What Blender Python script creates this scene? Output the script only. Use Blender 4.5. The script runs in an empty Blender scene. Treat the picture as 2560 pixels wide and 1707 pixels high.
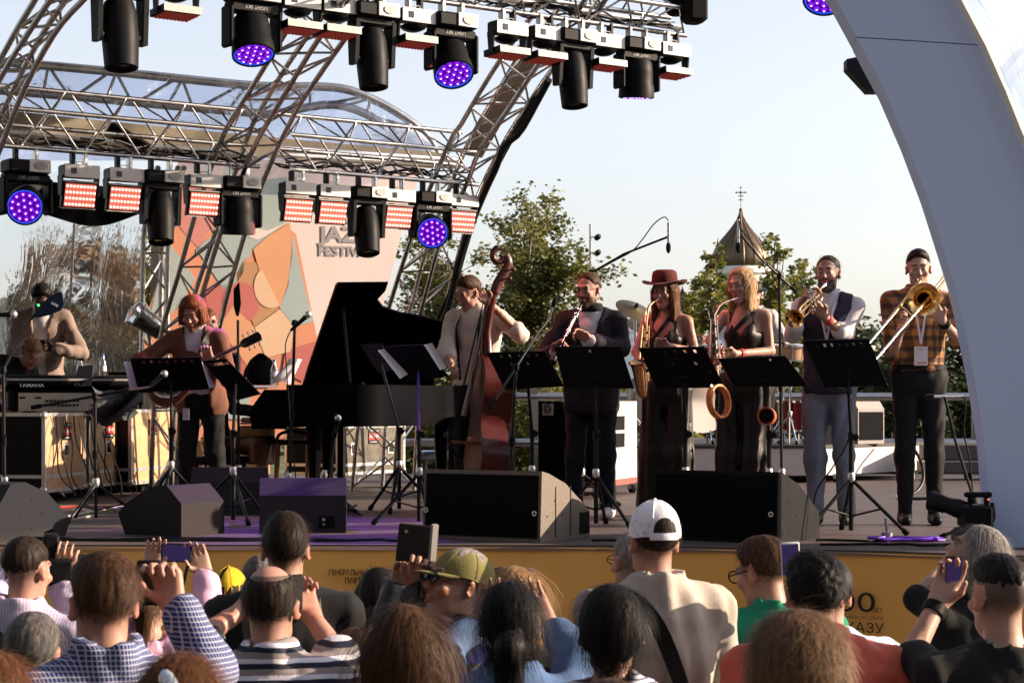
import bpy, bmesh, math, random, zlib
import numpy as np
from mathutils import Vector, Matrix, noise
random.seed(7); RNG = np.random.default_rng(7)
SC = bpy.context.scene; COL = SC.collection
R = math.radians
# ------------------------------------------------------------------ camera
CAMZ = 2.13; F = 5000.0; HX, HY = 1280.0, 1000.0          # focal length and horizon in photo pixels
STZ = 1.30                                                # stage floor height
cd = bpy.data.cameras.new('camera'); cam = bpy.data.objects.new('camera', cd); COL.objects.link(cam)
cam.location = (0, 0, CAMZ); cam.rotation_euler = (R(90), 0, 0)
cd.sensor_width = 36; cd.lens = F / 2560 * 36; cd.shift_y = 146.5 / 2560
cd.clip_start = .1; cd.clip_end = 4000
cd.dof.use_dof = True; cd.dof.focus_distance = 13.8; cd.dof.aperture_fstop = 11
SC.camera = cam
# ------------------------------------------------------------------ sky and sun
SUN_AZ, SUN_EL = 85.0, 19.0                               # azimuth clockwise from +Y (away from the camera), elevation
W = bpy.data.worlds.new('World'); SC.world = W; W.use_nodes = True
nt = W.node_tree; nt.nodes.clear()
sky = nt.nodes.new('ShaderNodeTexSky'); sky.sky_type = 'NISHITA'; sky.sun_disc = False
sky.sun_elevation = R(SUN_EL); sky.sun_rotation = R(SUN_AZ); sky.altitude = 150
sky.air_density = .95; sky.dust_density = 2.0; sky.ozone_density = 1.1
bg = nt.nodes.new('ShaderNodeBackground'); bg.inputs[1].default_value = .115
wo = nt.nodes.new('ShaderNodeOutputWorld')
hs_ = nt.nodes.new('ShaderNodeHueSaturation'); hs_.inputs['Saturation'].default_value = .50; nt.links.new(sky.outputs[0], hs_.inputs['Color']); wm_ = nt.nodes.new('ShaderNodeVectorMath'); wm_.operation = 'MULTIPLY'; wm_.inputs[1].default_value = (1.035, .985, 1.0); nt.links.new(hs_.outputs[0], wm_.inputs[0]); nt.links.new(wm_.outputs[0], bg.inputs[0]); nt.links.new(bg.outputs[0], wo.inputs[0])
sl = bpy.data.lights.new('sun', 'SUN'); sl.energy = 5.0; sl.angle = R(.5); sl.color = (1, .80, .60)
so = bpy.data.objects.new('sun', sl); COL.objects.link(so)
sdir = Vector((math.sin(R(SUN_AZ)) * math.cos(R(SUN_EL)), math.cos(R(SUN_AZ)) * math.cos(R(SUN_EL)), math.sin(R(SUN_EL))))
so.rotation_euler = (-sdir).to_track_quat('-Z', 'Y').to_euler(); so.location = (30, 5, 20)
vs = SC.view_settings; vs.view_transform = 'Standard'; vs.look = 'None'; vs.exposure = 1.2; vs.gamma = 1
SC.display_settings.display_device = 'sRGB'
SC.cycles.max_bounces = 6; SC.cycles.transparent_max_bounces = 12; SC.cycles.diffuse_bounces = 3
SC.cycles.glossy_bounces = 3; SC.cycles.transmission_bounces = 5
SC.cycles.caustics_reflective = False; SC.cycles.caustics_refractive = False
SC.cycles.use_denoising = True; SC.cycles.sample_clamp_indirect = 6

# ------------------------------------------------------------------ helpers
def P(px, py, d):
    "photo pixel + distance -> world point"
    return np.array([(px - HX) / F * d, d, CAMZ + (HY - py) / F * d])
def PF(px, d, z=STZ):
    "point on a level surface under pixel column px at distance d"
    return np.array([(px - HX) / F * d, d, z])
def A(*v): return np.array(v, float)
def nrm(v):
    v = np.asarray(v, float); n = np.linalg.norm(v); return v / n if n > 1e-9 else v
def rotm(rx=0, ry=0, rz=0):
    return np.array(Matrix.Rotation(R(rz), 3, 'Z') @ Matrix.Rotation(R(ry), 3, 'Y') @ Matrix.Rotation(R(rx), 3, 'X'))
def frame_z(dirv, hint=(0, 0, 1)):
    "3x3 with columns x,y,z, z along dirv"
    z = nrm(dirv); h = A(*hint)
    if abs(np.dot(z, h)) > .98: h = A(1, 0, 0) if abs(z[0]) < .9 else A(0, 1, 0)
    x = nrm(np.cross(h, z)); y = np.cross(z, x)
    return np.stack([x, y, z], 1)

class MB:
    "collects geometry for ONE mesh object"
    def __init__(s): s.v = []; s.f = []; s.m = []; s.n = 0; s.mi = 0
    def add(s, v, f, M=None, T=None):
        v = np.asarray(v, float).reshape(-1, 3)
        if M is not None: v = v @ np.asarray(M).T
        if T is not None: v = v + np.asarray(T)
        s.v.append(v); s.f += [tuple(i + s.n for i in q) for q in f]; s.m += [s.mi] * len(f); s.n += len(v); return s
    def box(s, c, sz, M=None, b=0):
        x, y, z = [q / 2 for q in sz]
        if b <= 0:
            v = [(-x, -y, -z), (x, -y, -z), (x, y, -z), (-x, y, -z), (-x, -y, z), (x, -y, z), (x, y, z), (-x, y, z)]
            f = [(0, 3, 2, 1), (4, 5, 6, 7), (0, 1, 5, 4), (1, 2, 6, 5), (2, 3, 7, 6), (3, 0, 4, 7)]
            return s.add(v, f, M, c)
        pr = [(-x + b, -y), (x - b, -y), (x, -y + b), (x, y - b), (x - b, y), (-x + b, y), (-x, y - b), (-x, -y + b)]
        ins = [(px * (1 - b / x), py * (1 - b / y)) for px, py in pr]
        rings = [(ins, -z), (pr, -z + b), (pr, z - b), (ins, z)]
        v = [(q[0], q[1], zz) for r_, zz in rings for q in r_]; f = []
        for k in range(3):
            for i in range(8):
                j = (i + 1) % 8; f.append((k * 8 + i, k * 8 + j, k * 8 + 8 + j, k * 8 + 8 + i))
        f.append(tuple(range(7, -1, -1))); f.append(tuple(range(24, 32)))
        return s.add(v, f, M, c)
    def tube(s, a, b, r, n=8, r2=None, caps=True):
        return s.path([a, b], [r, r if r2 is None else r2], n, caps)
    def path(s, pts, rad, n=8, caps=True, flat=None):
        pts = [np.asarray(p, float) for p in pts]; k = len(pts)
        if not hasattr(rad, '__len__'): rad = [rad] * k
        ring = []; prev = None
        for i in range(k):
            t = nrm(pts[min(i + 1, k - 1)] - pts[max(i - 1, 0)])
            if prev is None:
                M = frame_z(t); x = M[:, 0]
            else:
                x = prev - np.dot(prev, t) * t; x = nrm(x)
            y = np.cross(t, x); prev = x
            fx, fy = (1, 1) if flat is None else flat
            for j in range(n):
                a = 2 * math.pi * j / n
                ring.append(pts[i] + rad[i] * (fx * math.cos(a) * x + fy * math.sin(a) * y))
        f = []
        for i in range(k - 1):
            for j in range(n):
                j2 = (j + 1) % n; f.append((i * n + j, i * n + j2, (i + 1) * n + j2, (i + 1) * n + j))
        if caps: f.append(tuple(range(n - 1, -1, -1))); f.append(tuple(range((k - 1) * n, k * n)))
        return s.add(ring, f)
    def lathe(s, prof, n=20, M=None, T=None, caps=True):
        "prof: list of (r, z); spun round local z"
        v = []; f = []; k = len(prof)
        for r, z in prof:
            for j in range(n):
                a = 2 * math.pi * j / n; v.append((r * math.cos(a), r * math.sin(a), z))
        for i in range(k - 1):
            for j in range(n):
                j2 = (j + 1) % n; f.append((i * n + j, i * n + j2, (i + 1) * n + j2, (i + 1) * n + j))
        if caps and prof[0][0] > 1e-5: f.append(tuple(range(n - 1, -1, -1)))
        if caps and prof[-1][0] > 1e-5: f.append(tuple(range((k - 1) * n, k * n)))
        return s.add(v, f, M, T)
    def prism(s, poly, h, M=None, T=None, z0=0):
        "2D outline (counter-clockwise) extruded along local z"
        n = len(poly); v = [(x, y, z0) for x, y in poly] + [(x, y, z0 + h) for x, y in poly]
        f = [tuple(range(n - 1, -1, -1)), tuple(range(n, 2 * n))]
        for i in range(n):
            j = (i + 1) % n; f.append((i, j, n + j, n + i))
        return s.add(v, f, M, T)
    def ball(s, c, r, n=12, M=None):
        rr = r if hasattr(r, '__len__') else (r, r, r); v = []; f = []; k = max(4, n // 2)
        for i in range(k + 1):
            t = math.pi * i / k
            for j in range(n):
                a = 2 * math.pi * j / n
                v.append((rr[0] * math.sin(t) * math.cos(a), rr[1] * math.sin(t) * math.sin(a), -rr[2] * math.cos(t)))
        for i in range(k):
            for j in range(n):
                j2 = (j + 1) % n; f.append((i * n + j, i * n + j2, (i + 1) * n + j2, (i + 1) * n + j))
        return s.add(v, f, M, c)
    def grid(s, fn, nu, nv):
        v = [fn(i / nu, j / nv) for j in range(nv + 1) for i in range(nu + 1)]
        f = [(j * (nu + 1) + i, j * (nu + 1) + i + 1, (j + 1) * (nu + 1) + i + 1, (j + 1) * (nu + 1) + i) for j in range(nv) for i in range(nu)]
        return s.add(v, f)
    def quad(s, a, b, c, d): return s.add([a, b, c, d], [(0, 1, 2, 3)])
    def sheet(s, pts, th, dirv=(0, 1, 0)):
        "closed slab from an outline of world points, thickened along dirv"
        pts = [np.asarray(p, float) for p in pts]; n = len(pts); o = A(*dirv) * th
        f = [tuple(range(n)), tuple(range(2 * n - 1, n - 1, -1))]
        for i in range(n):
            j = (i + 1) % n; f.append((j, i, n + i, n + j))
        return s.add(pts + [p + o for p in pts], f)

def link_mesh(name, me, mats, parent=None):
    o = bpy.data.objects.new(name, me); COL.objects.link(o)
    for m in (mats if isinstance(mats, (list, tuple)) else [mats]): me.materials.append(m)
    if parent is not None: o.parent = parent
    return o
def origin_of(o):
    p = np.zeros(3)
    while o is not None: p = p + np.array(o.location); o = o.parent
    return p
def build(name, mb, mats, parent=None, smooth=35, world=True):
    "one mesh object; vertices were given in world space (world=True) or in the parent's own space"
    me = bpy.data.meshes.new(name)
    v = np.concatenate(mb.v) if mb.v else np.zeros((0, 3))
    if world and parent is not None: v = v - origin_of(parent)
    me.from_pydata(v.tolist(), [], mb.f)
    if len(set(mb.m)) > 1: me.polygons.foreach_set('material_index', mb.m)
    if smooth:
        me.polygons.foreach_set('use_smooth', [True] * len(me.polygons))
        me.update(); me.set_sharp_from_angle(angle=R(smooth))
    me.update()
    return link_mesh(name, me, mats, parent)
def tag(o, label=None, cat=None, group=None, kind=None):
    if label: o['label'] = label
    if cat: o['category'] = cat
    if group: o['group'] = group
    if kind: o['kind'] = kind
    return o
def thing(name, label, cat, loc=(0, 0, 0), rz=0, group=None):
    e = bpy.data.objects.new(name, None); COL.objects.link(e); e.empty_display_size = .1
    e.location = [float(q) for q in loc]; e.rotation_euler = (0, 0, R(rz))
    return tag(e, label, cat, group)
def solid(name, mb, mats, label, cat, group=None, kind=None, smooth=35):
    "a thing that is one mesh; its origin moved to the base centre"
    v = np.concatenate(mb.v); c = (v.min(0) + v.max(0)) / 2; c[2] = v[:, 2].min()
    mb.v = [v - c]; o = build(name, mb, mats, None, smooth); o.location = c
    return tag(o, label, cat, group, kind)
def struct(name, mb, mats, parent=None, smooth=35):
    o = build(name, mb, mats, parent, smooth)
    if parent is None: o['kind'] = 'structure'
    return o
def copy_tree(o, parent=None):
    c = o.copy(); COL.objects.link(c); c.parent = parent
    for ch in list(o.children): copy_tree(ch, c)
    return c
_fontcache = {}
def text_mesh(txt, size, bold=0, width=None):
    "flat lettering as (verts, faces), centred, in the local xz plane facing -y"
    cu = bpy.data.curves.new('t', 'FONT'); cu.body = txt; cu.size = size; cu.align_x = 'CENTER'; cu.align_y = 'CENTER'
    cu.offset = bold; cu.resolution_u = 3; cu.extrude = .0005
    o = bpy.data.objects.new('t', cu); COL.objects.link(o)
    dg = bpy.context.evaluated_depsgraph_get(); me = bpy.data.meshes.new_from_object(o.evaluated_get(dg))
    v = np.zeros(len(me.vertices) * 3); me.vertices.foreach_get('co', v); v = v.reshape(-1, 3)
    f = [tuple(p.vertices) for p in me.polygons]
    bpy.data.objects.remove(o); bpy.data.curves.remove(cu); bpy.data.meshes.remove(me)
    if width and len(v):
        w = v[:, 0].max() - v[:, 0].min(); v[:, 0] *= width / w
    return np.stack([v[:, 0], -v[:, 2], v[:, 1]], 1), f
def lettering(name, txt, at, size, mat, parent, M=None, bold=0, width=None):
    v, f = text_mesh(txt, size, bold, width)
    mb = MB(); mb.add(v, f, M, at); return build(name, mb, mat, parent, 0)

# ------------------------------------------------------------------ materials
MATS = {}
def new_mat(name):
    m = bpy.data.materials.new(name); m.use_nodes = True; MATS[name] = m
    return m, m.node_tree, m.node_tree.nodes['Principled BSDF']
def mat(name, col, rough=.6, metal=0, spec=.28, var=.12, vscale=8, bump=0, bscale=40, emit=None, estr=0, coat=0, stretch=None, sheen=0):
    m, nt, b = new_mat(name); L = nt.links; N = nt.nodes
    b.inputs['Roughness'].default_value = rough; b.inputs['Metallic'].default_value = metal
    b.inputs['Specular IOR Level'].default_value = spec; b.inputs['Coat Weight'].default_value = coat
    b.inputs['Coat Roughness'].default_value = .06
    if sheen: b.inputs['Sheen Weight'].default_value = sheen
    tc = N.new('ShaderNodeTexCoord'); src = tc.outputs['Object']
    if stretch:
        mp = N.new('ShaderNodeMapping'); mp.inputs['Scale'].default_value = stretch; L.new(src, mp.inputs[0]); src = mp.outputs[0]
    if var:
        nz = N.new('ShaderNodeTexNoise'); nz.inputs['Scale'].default_value = vscale; nz.inputs['Detail'].default_value = 5
        nz.inputs['Roughness'].default_value = .65
        L.new(src, nz.inputs['Vector'])
        rp = N.new('ShaderNodeValToRGB'); c = Vector(col[:3])
        rp.color_ramp.elements[0].position = .3; rp.color_ramp.elements[1].position = .7
        rp.color_ramp.elements[0].color = (*(c * (1 - var)), 1); rp.color_ramp.elements[1].color = (*(c * (1 + var)), 1)
        L.new(nz.outputs[0], rp.inputs[0]); L.new(rp.outputs[0], b.inputs['Base Color'])
        rr = N.new('ShaderNodeMapRange'); rr.inputs[3].default_value = max(0, rough - .1); rr.inputs[4].default_value = min(1, rough + .1)
        L.new(nz.outputs[0], rr.inputs[0]); L.new(rr.outputs[0], b.inputs['Roughness'])
    else: b.inputs['Base Color'].default_value = (*col[:3], 1)
    if bump:
        n2 = N.new('ShaderNodeTexNoise'); n2.inputs['Scale'].default_value = bscale; n2.inputs['Detail'].default_value = 3
        L.new(src, n2.inputs['Vector']); bp = N.new('ShaderNodeBump'); bp.inputs['Strength'].default_value = bump
        bp.inputs['Distance'].default_value = .003; L.new(n2.outputs[0], bp.inputs['Height']); L.new(bp.outputs[0], b.inputs['Normal'])
    if emit:
        b.inputs['Emission Color'].default_value = (*emit, 1); b.inputs['Emission Strength'].default_value = estr
    return m
def mat_pattern(name, fn, rough=.75, bump=.25, bscale=60):
    "cloth whose base colour comes from a node recipe fn(nt, coordinate socket) -> colour socket"
    m, nt, b = new_mat(name); tc = nt.nodes.new('ShaderNodeTexCoord')
    nt.links.new(fn(nt, tc.outputs['Object']), b.inputs['Base Color'])
    b.inputs['Roughness'].default_value = rough; b.inputs['Specular IOR Level'].default_value = .25
    nz = nt.nodes.new('ShaderNodeTexNoise'); nz.inputs['Scale'].default_value = bscale; nt.links.new(tc.outputs['Object'], nz.inputs['Vector'])
    bp = nt.nodes.new('ShaderNodeBump'); bp.inputs['Strength'].default_value = bump; bp.inputs['Distance'].default_value = .006
    nt.links.new(nz.outputs[0], bp.inputs['Height']); nt.links.new(bp.outputs[0], b.inputs['Normal'])
    return m
def _math(nt, op, a, b=None):
    n = nt.nodes.new('ShaderNodeMath'); n.operation = op
    for i, q in enumerate((a, b)):
        if q is None: continue
        if isinstance(q, (int, float)): n.inputs[i].default_value = q
        else: nt.links.new(q, n.inputs[i])
    return n.outputs[0]
def _mix(nt, fac, a, b):
    n = nt.nodes.new('ShaderNodeMix'); n.data_type = 'RGBA'
    if isinstance(fac, (int, float)): n.inputs[0].default_value = fac
    else: nt.links.new(fac, n.inputs[0])
    for i, q in ((6, a), (7, b)):
        if isinstance(q, tuple): n.inputs[i].default_value = (*q[:3], 1)
        else: nt.links.new(q, n.inputs[i])
    return n.outputs[2]
def stripes(axis, period, bands, base):
    "bands: (start, end, colour) as fractions of the period"
    def fn(nt, co):
        nz = nt.nodes.new('ShaderNodeTexNoise'); nz.inputs['Scale'].default_value = 6; nt.links.new(co, nz.inputs['Vector'])
        sp = nt.nodes.new('ShaderNodeSeparateXYZ'); nt.links.new(co, sp.inputs[0])
        x = _math(nt, 'ADD', sp.outputs[axis], _math(nt, 'MULTIPLY', nz.outputs[0], .02))
        fr = _math(nt, 'FRACT', _math(nt, 'DIVIDE', x, period)); col = base
        for a, b_, c in bands:
            k = _math(nt, 'MULTIPLY', _math(nt, 'GREATER_THAN', fr, a), _math(nt, 'LESS_THAN', fr, b_)); col = _mix(nt, k, col, c)
        return col
    return fn
def checks(period, w, base, c1, c2=None, w2=.12, p2=None):
    "woven check: lines in x and z (and along y) of colour c1, plus a wider second set c2"
    def fn(nt, co):
        sp = nt.nodes.new('ShaderNodeSeparateXYZ'); nt.links.new(co, sp.inputs[0]); col = base
        xa = _math(nt, 'ADD', sp.outputs[0], sp.outputs[1])
        for pp, ww, cc in ((period, w, c1), (p2 or period * 2, w2, c2)):
            if cc is None: continue
            for s_ in (xa, sp.outputs[2]):
                k = _math(nt, 'LESS_THAN', _math(nt, 'FRACT', _math(nt, 'DIVIDE', s_, pp)), ww)
                col = _mix(nt, _math(nt, 'MULTIPLY', k, .62), col, cc)
        return col
    return fn
def mat_leaf(name, c1, c2, scale=2.0, trans=.35):
    m, nt, b = new_mat(name); N, L = nt.nodes, nt.links
    tc = N.new('ShaderNodeTexCoord'); nz = N.new('ShaderNodeTexNoise'); nz.inputs['Scale'].default_value = scale; nz.inputs['Detail'].default_value = 6
    L.new(tc.outputs['Object'], nz.inputs['Vector'])
    rp = N.new('ShaderNodeValToRGB'); rp.color_ramp.elements[0].color = (*c1, 1); rp.color_ramp.elements[1].color = (*c2, 1)
    rp.color_ramp.elements[0].position = .35; rp.color_ramp.elements[1].position = .65
    L.new(nz.outputs[0], rp.inputs[0]); L.new(rp.outputs[0], b.inputs['Base Color']); b.inputs['Roughness'].default_value = .5
    tr = N.new('ShaderNodeBsdfTranslucent'); L.new(rp.outputs[0], tr.inputs[0])
    mx = N.new('ShaderNodeMixShader'); mx.inputs[0].default_value = trans; out = N['Material Output']
    L.new(b.outputs[0], mx.inputs[1]); L.new(tr.outputs[0], mx.inputs[2]); L.new(mx.outputs[0], out.inputs[0])
    return m
def mat_plastic_sheet(name, tint, gloss=.14, milk=.1, bump=.5, bscale=3, rough=.08, stretch=(1, 1, 1), refr=False, dist=.05):
    "clear pvc film: see-through, wrinkled and glossy, slightly milky"
    m, nt, b = new_mat(name); N, L = nt.nodes, nt.links; N.remove(b)
    tc = N.new('ShaderNodeTexCoord'); mp = N.new('ShaderNodeMapping'); mp.inputs['Scale'].default_value = stretch; L.new(tc.outputs['Object'], mp.inputs[0])
    nz = N.new('ShaderNodeTexNoise'); nz.inputs['Scale'].default_value = bscale; nz.inputs['Detail'].default_value = 4; nz.inputs['Distortion'].default_value = 1.2
    L.new(mp.outputs[0], nz.inputs['Vector'])
    bp = N.new('ShaderNodeBump'); bp.inputs['Strength'].default_value = bump; bp.inputs['Distance'].default_value = dist; L.new(nz.outputs[0], bp.inputs['Height'])
    if refr:
        t = N.new('ShaderNodeBsdfRefraction'); t.inputs['IOR'].default_value = 1.12; t.inputs['Roughness'].default_value = rough; L.new(bp.outputs[0], t.inputs['Normal'])
    else: t = N.new('ShaderNodeBsdfTransparent')
    t.inputs['Color'].default_value = (*tint, 1)
    g = N.new('ShaderNodeBsdfGlossy'); g.inputs['Roughness'].default_value = .12; L.new(bp.outputs[0], g.inputs['Normal'])
    d = N.new('ShaderNodeBsdfTranslucent'); d.inputs['Color'].default_value = (.85, .88, .95, 1); L.new(bp.outputs[0], d.inputs['Normal'])
    fr = N.new('ShaderNodeFresnel'); fr.inputs[0].default_value = 1.4; L.new(bp.outputs[0], fr.inputs['Normal'])
    m1 = N.new('ShaderNodeMixShader'); m1.inputs[0].default_value = milk; L.new(t.outputs[0], m1.inputs[1]); L.new(d.outputs[0], m1.inputs[2])
    m2 = N.new('ShaderNodeMixShader'); k = _math(nt, 'MULTIPLY', fr.outputs[0], gloss / .14); L.new(k, m2.inputs[0])
    L.new(m1.outputs[0], m2.inputs[1]); L.new(g.outputs[0], m2.inputs[2]); L.new(m2.outputs[0], N['Material Output'].inputs[0])
    return m
def mat_emit(name, col, s):
    return mat(name, tuple(c * .3 for c in col), .6, spec=0, var=0, emit=col, estr=s)

M_alu = mat('aluminium_tube', (.50, .49, .48), .28, 1, var=.14, vscale=5, bump=.05)
M_alud = mat('weathered_aluminium', (.38, .37, .36), .42, 1, var=.2, vscale=4)
M_black = mat('black_paint', (.007, .007, .008), .5, spec=.10, var=.2, bump=.1, bscale=90)
M_blackm = mat('black_metal', (.010, .010, .011), .4, 0, spec=.15, var=.2)
M_rubber = mat('black_rubber', (.008, .008, .008), .8, spec=.08)
M_grille = mat('speaker_grille', (.005, .005, .006), .8, spec=.06, bump=.3, bscale=300)
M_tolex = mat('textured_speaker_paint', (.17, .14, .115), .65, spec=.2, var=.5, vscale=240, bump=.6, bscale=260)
M_offwhite = mat('off_white_housing', (.72, .70, .66), .45, var=.05)
M_chrome = mat('chrome', (.75, .75, .75), .12, 1, var=0)
M_screen = mat('dark_display', (.03, .035, .04), .2, var=0)
M_white = mat('shade_tinted_white_panel', (.56, .69, .96), .6, spec=.10, var=.02, vscale=2)  # white arch panel; bluish tone of its shade put into the base colour
M_cable = mat('black_cable', (.007, .007, .007), .5, spec=.12, var=0)
M_greyc = mat('grey_cable', (.32, .31, .28), .55)
M_redc = mat('red_cable', (.35, .03, .025), .5)
M_bluec = mat('blue_cable', (.03, .06, .35), .5)
M_purplec = mat('violet_hose', (.16, .05, .55), .4)
M_paper = mat('sheet_paper', (.72, .70, .70), .8, var=.03)
M_birch = mat('case_plywood', (.50, .30, .16), .5, var=.12, vscale=3, stretch=(1, 1, 6))
M_caseblk = mat('case_black_laminate', (.011, .010, .011), .5, spec=.12, var=.3, bump=.1)
M_silver = mat('case_aluminium_edge', (.66, .65, .63), .38, .8, var=.12)
M_red = mat('red_label', (.45, .035, .03), .5, var=.08)
M_stickerw = mat('white_print', (.75, .75, .74), .6, var=0)
M_brass = mat('lacquered_brass', (.80, .50, .20), .16, 1, var=.1, vscale=30)
M_copper = mat('rose_brass', (.72, .36, .18), .18, 1, var=.12, vscale=30)
M_nickel = mat('nickel_plate', (.68, .67, .64), .2, 1, var=.06)
M_wood = mat('bass_varnish', (.085, .014, .009), .32, var=.45, vscale=2.2, coat=.5, stretch=(3, 3, .6))
M_woodd = mat('dark_bass_wood', (.075, .022, .013), .35, var=.25, coat=.3)
M_ebony = mat('ebony', (.009, .007, .007), .35, spec=.2, var=.1)
M_piano = mat('piano_lacquer', (.003, .003, .004), .3, spec=.04, var=0)
M_pianow = mat('piano_walnut_edge', (.20, .075, .03), .35, var=.2, stretch=(1, 1, 8))
M_ivory = mat('piano_key_ivory', (.72, .70, .64), .35, var=0)
M_orange = mat('orange_plastic', (.75, .22, .06), .4, var=.05)
# ================================================================== SETTING
M_ground = mat('paved_ground', (.16, .15, .14), .85, var=.25, vscale=1.5, bump=.2, bscale=12)
M_deck = mat('deck_board', (.100, .080, .074), .6, spec=.12, var=.28, vscale=1.6, bump=.08, bscale=30, stretch=(.5, 6, 6))
M_fascia = mat('stage_fascia', (.12, .085, .065), .6, var=.2)
M_skirt = mat('ochre_banner_cloth', (.86, .45, .12), .8, spec=.1, var=.05, vscale=1.2, bump=.1, bscale=200)
M_print = mat('black_banner_print', (.02, .018, .015), .7, var=0)
M_grass = mat('lawn_ground', (.075, .10, .03), .9, var=.4, vscale=.7, bump=.4, bscale=6)
mb = MB(); mb.quad((-700, -60, 0), (700, -60, 0), (700, 23.4, 0), (-700, 23.4, 0)); struct('ground', mb, M_ground)
mb = MB(); mb.quad((-1500, 23.4, .004), (1500, 23.4, .004), (1500, 2600, .004), (-1500, 2600, .004)); struct('lawn', mb, M_grass)

# stage deck: front edge is straight on the left and swings towards the viewer on the right
EDGE = [PF(-900, 11.52, 0), PF(0, 11.52, 0), PF(1000, 11.52, 0), PF(1500, 11.48, 0), PF(1860, 11.30, 0), PF(2200, 11.05, 0), PF(2560, 10.72, 0), PF(2900, 10.4, 0)]
back = [(7, 22.6), (-9, 22.6)]
mb = MB(); mb.prism([(p[0], p[1]) for p in EDGE] + back, STZ - .03, z0=.004)
stage = struct('stage_floor', mb, M_fascia)
lip = [(p[0], p[1] - .012) for p in EDGE] + [(4.2, 11.50), (-5.3, 11.62)]
mb = MB(); mb.prism([(p[0], p[1] - .02) for p in EDGE] + [(5.0, 11.66), (-5.3, 11.66)], .026, z0=STZ - .026); build('front_board', mb, M_deck, stage)
pl = None; y = 11.664; k = 0
while y < 22.3:
    if pl is None:
        mb = MB(); mb.box((0, 0, 0), (14.2, .234, .026), b=.003); pl = build('plank', mb, M_deck, stage, 0, False); o = pl
    else:
        o = pl.copy(); COL.objects.link(o)
    o.location = (-.9 + random.uniform(-.2, .2), y + .12, STZ - .0135 + random.uniform(-.0008, .0008)); y += .24
# ochre skirt banner along the stage front, hung from the deck edge
skirt = thing('stage_skirt_banner', 'ochre yellow banner with black sponsor lettering along stage front', 'banner', PF(1280, 11.5, 0))
mb = MB(); n = 90; tops = []; 
ee = [A(*p) for p in EDGE]; seg = np.cumsum([0] + [np.linalg.norm(ee[i + 1] - ee[i]) for i in range(len(ee) - 1)])
def edge_at(t):
    i = min(np.searchsorted(seg, t, 'right') - 1, len(ee) - 2); i = max(i, 0); u = (t - seg[i]) / (seg[i + 1] - seg[i]); return ee[i] * (1 - u) + ee[i + 1] * u
def skfn(u, v):
    p = edge_at(u * seg[-1]); wv = .010 * math.sin(u * 160) * v + .012 * math.sin(u * 47 + 2 * v) * v + .004 * math.sin(u * 61)
    return (p[0], p[1] - .045 - wv - .01 * v, STZ - .012 - v * 1.27)
mb.grid(skfn, 160, 6); build('cloth', mb, M_skirt, skirt)
mb = MB(); mb.grid(lambda u, v: (lambda p: (p[0], p[1] - .036 - .02 * v, STZ - .008 - .02 * v))(edge_at(u * seg[-1])), 80, 1); build('top_hem', mb, M_fascia, skirt)
def on_skirt(px, py, out=.07):
    # intersect the pixel ray with the skirt line
    for i in range(len(ee) - 1):
        a, b = ee[i], ee[i + 1]; pa = HX + F * a[0] / a[1]; pb = HX + F * b[0] / b[1]
        if pa <= px <= pb:
            t = (px - pa) / (pb - pa)
            for _ in range(6):
                p = a * (1 - t) + b * t; q = HX + F * p[0] / p[1]; t += (px - q) / (pb - pa)
            p = a * (1 - t) + b * t; rz = math.degrees(math.atan2(b[1] - a[1], b[0] - a[0])); d = p[1] - out
            return P(px, py, d), rotm(rz=rz)
def sk_text(txt, px, py, hpx, wpx, bold=0):
    at, M = on_skirt(px, py); s = at[1] / F
    lettering('lettering', txt, at, hpx * s * 1.42, M_print, skirt, M, bold, wpx * s)
sk_text('ГЕНЕРАЛЬНЫЕ ИНФОРМАЦИОННЫЕ', 948, 1431, 13, 252, .001)
sk_text('ПАРТНЁРЫ', 905, 1452, 13, 84, .001)
sk_text('ЗАРЯДЬЕ', 1842, 1532, 17, 100, .002)
sk_text('100', 2115, 1506, 50, 128); sk_text('ЛЕТ', 2193, 1526, 11, 27)
sk_text('РОССИЙСКОМУ', 2136, 1543, 7, 144); sk_text('ДЖАЗУ', 2140, 1569, 24, 138)
at, M = on_skirt(1076, 1505, .066); mb = MB(); mb.box(at, (.125, .004, .125), M); build('radio_logo_square', mb, mat('logo_red', (.42, .06, .035), .7, var=.03), skirt)
sk_text('RADIO', 1076, 1486, 9, 44); sk_text('7', 1078, 1512, 26, 20, .002)

# unseen building masses added behind and beside the audience to cut sky light
ha = thing('unseen_sky_blocker', 'unseen dark building mass added behind the audience to block sky light', 'building', (0, -24, 0)); M_blocker = mat('dark_blocker_face', (.06, .058, .055), .6, spec=.15, var=.2, vscale=.4)
mb = MB(); mb.box((0, -30, 11), (80, 12, 22)); build('wall', mb, M_blocker, ha); mb = MB(); mb.box((-27, -8, 10), (10, 40, 20)); build('side_blocker', mb, M_blocker, ha); mb = MB(); mb.box((0, -30, 22.4), (84, 16, .8)); build('roof', mb, M_blocker, ha); mb = MB(); mb.box((48, 0, 4.5), (8, 110, 9)); build('low_blocker', mb, M_blocker, ha)  # every part here, roof slab too, belongs to the added unseen blocker
for k in range(12): mb = MB(); mb.box((-33 + 6 * k, -23.95, 6.5), (4.6, .12, 11)); build('window', mb, M_screen, ha)  # window panes on the added unseen blocker
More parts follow.
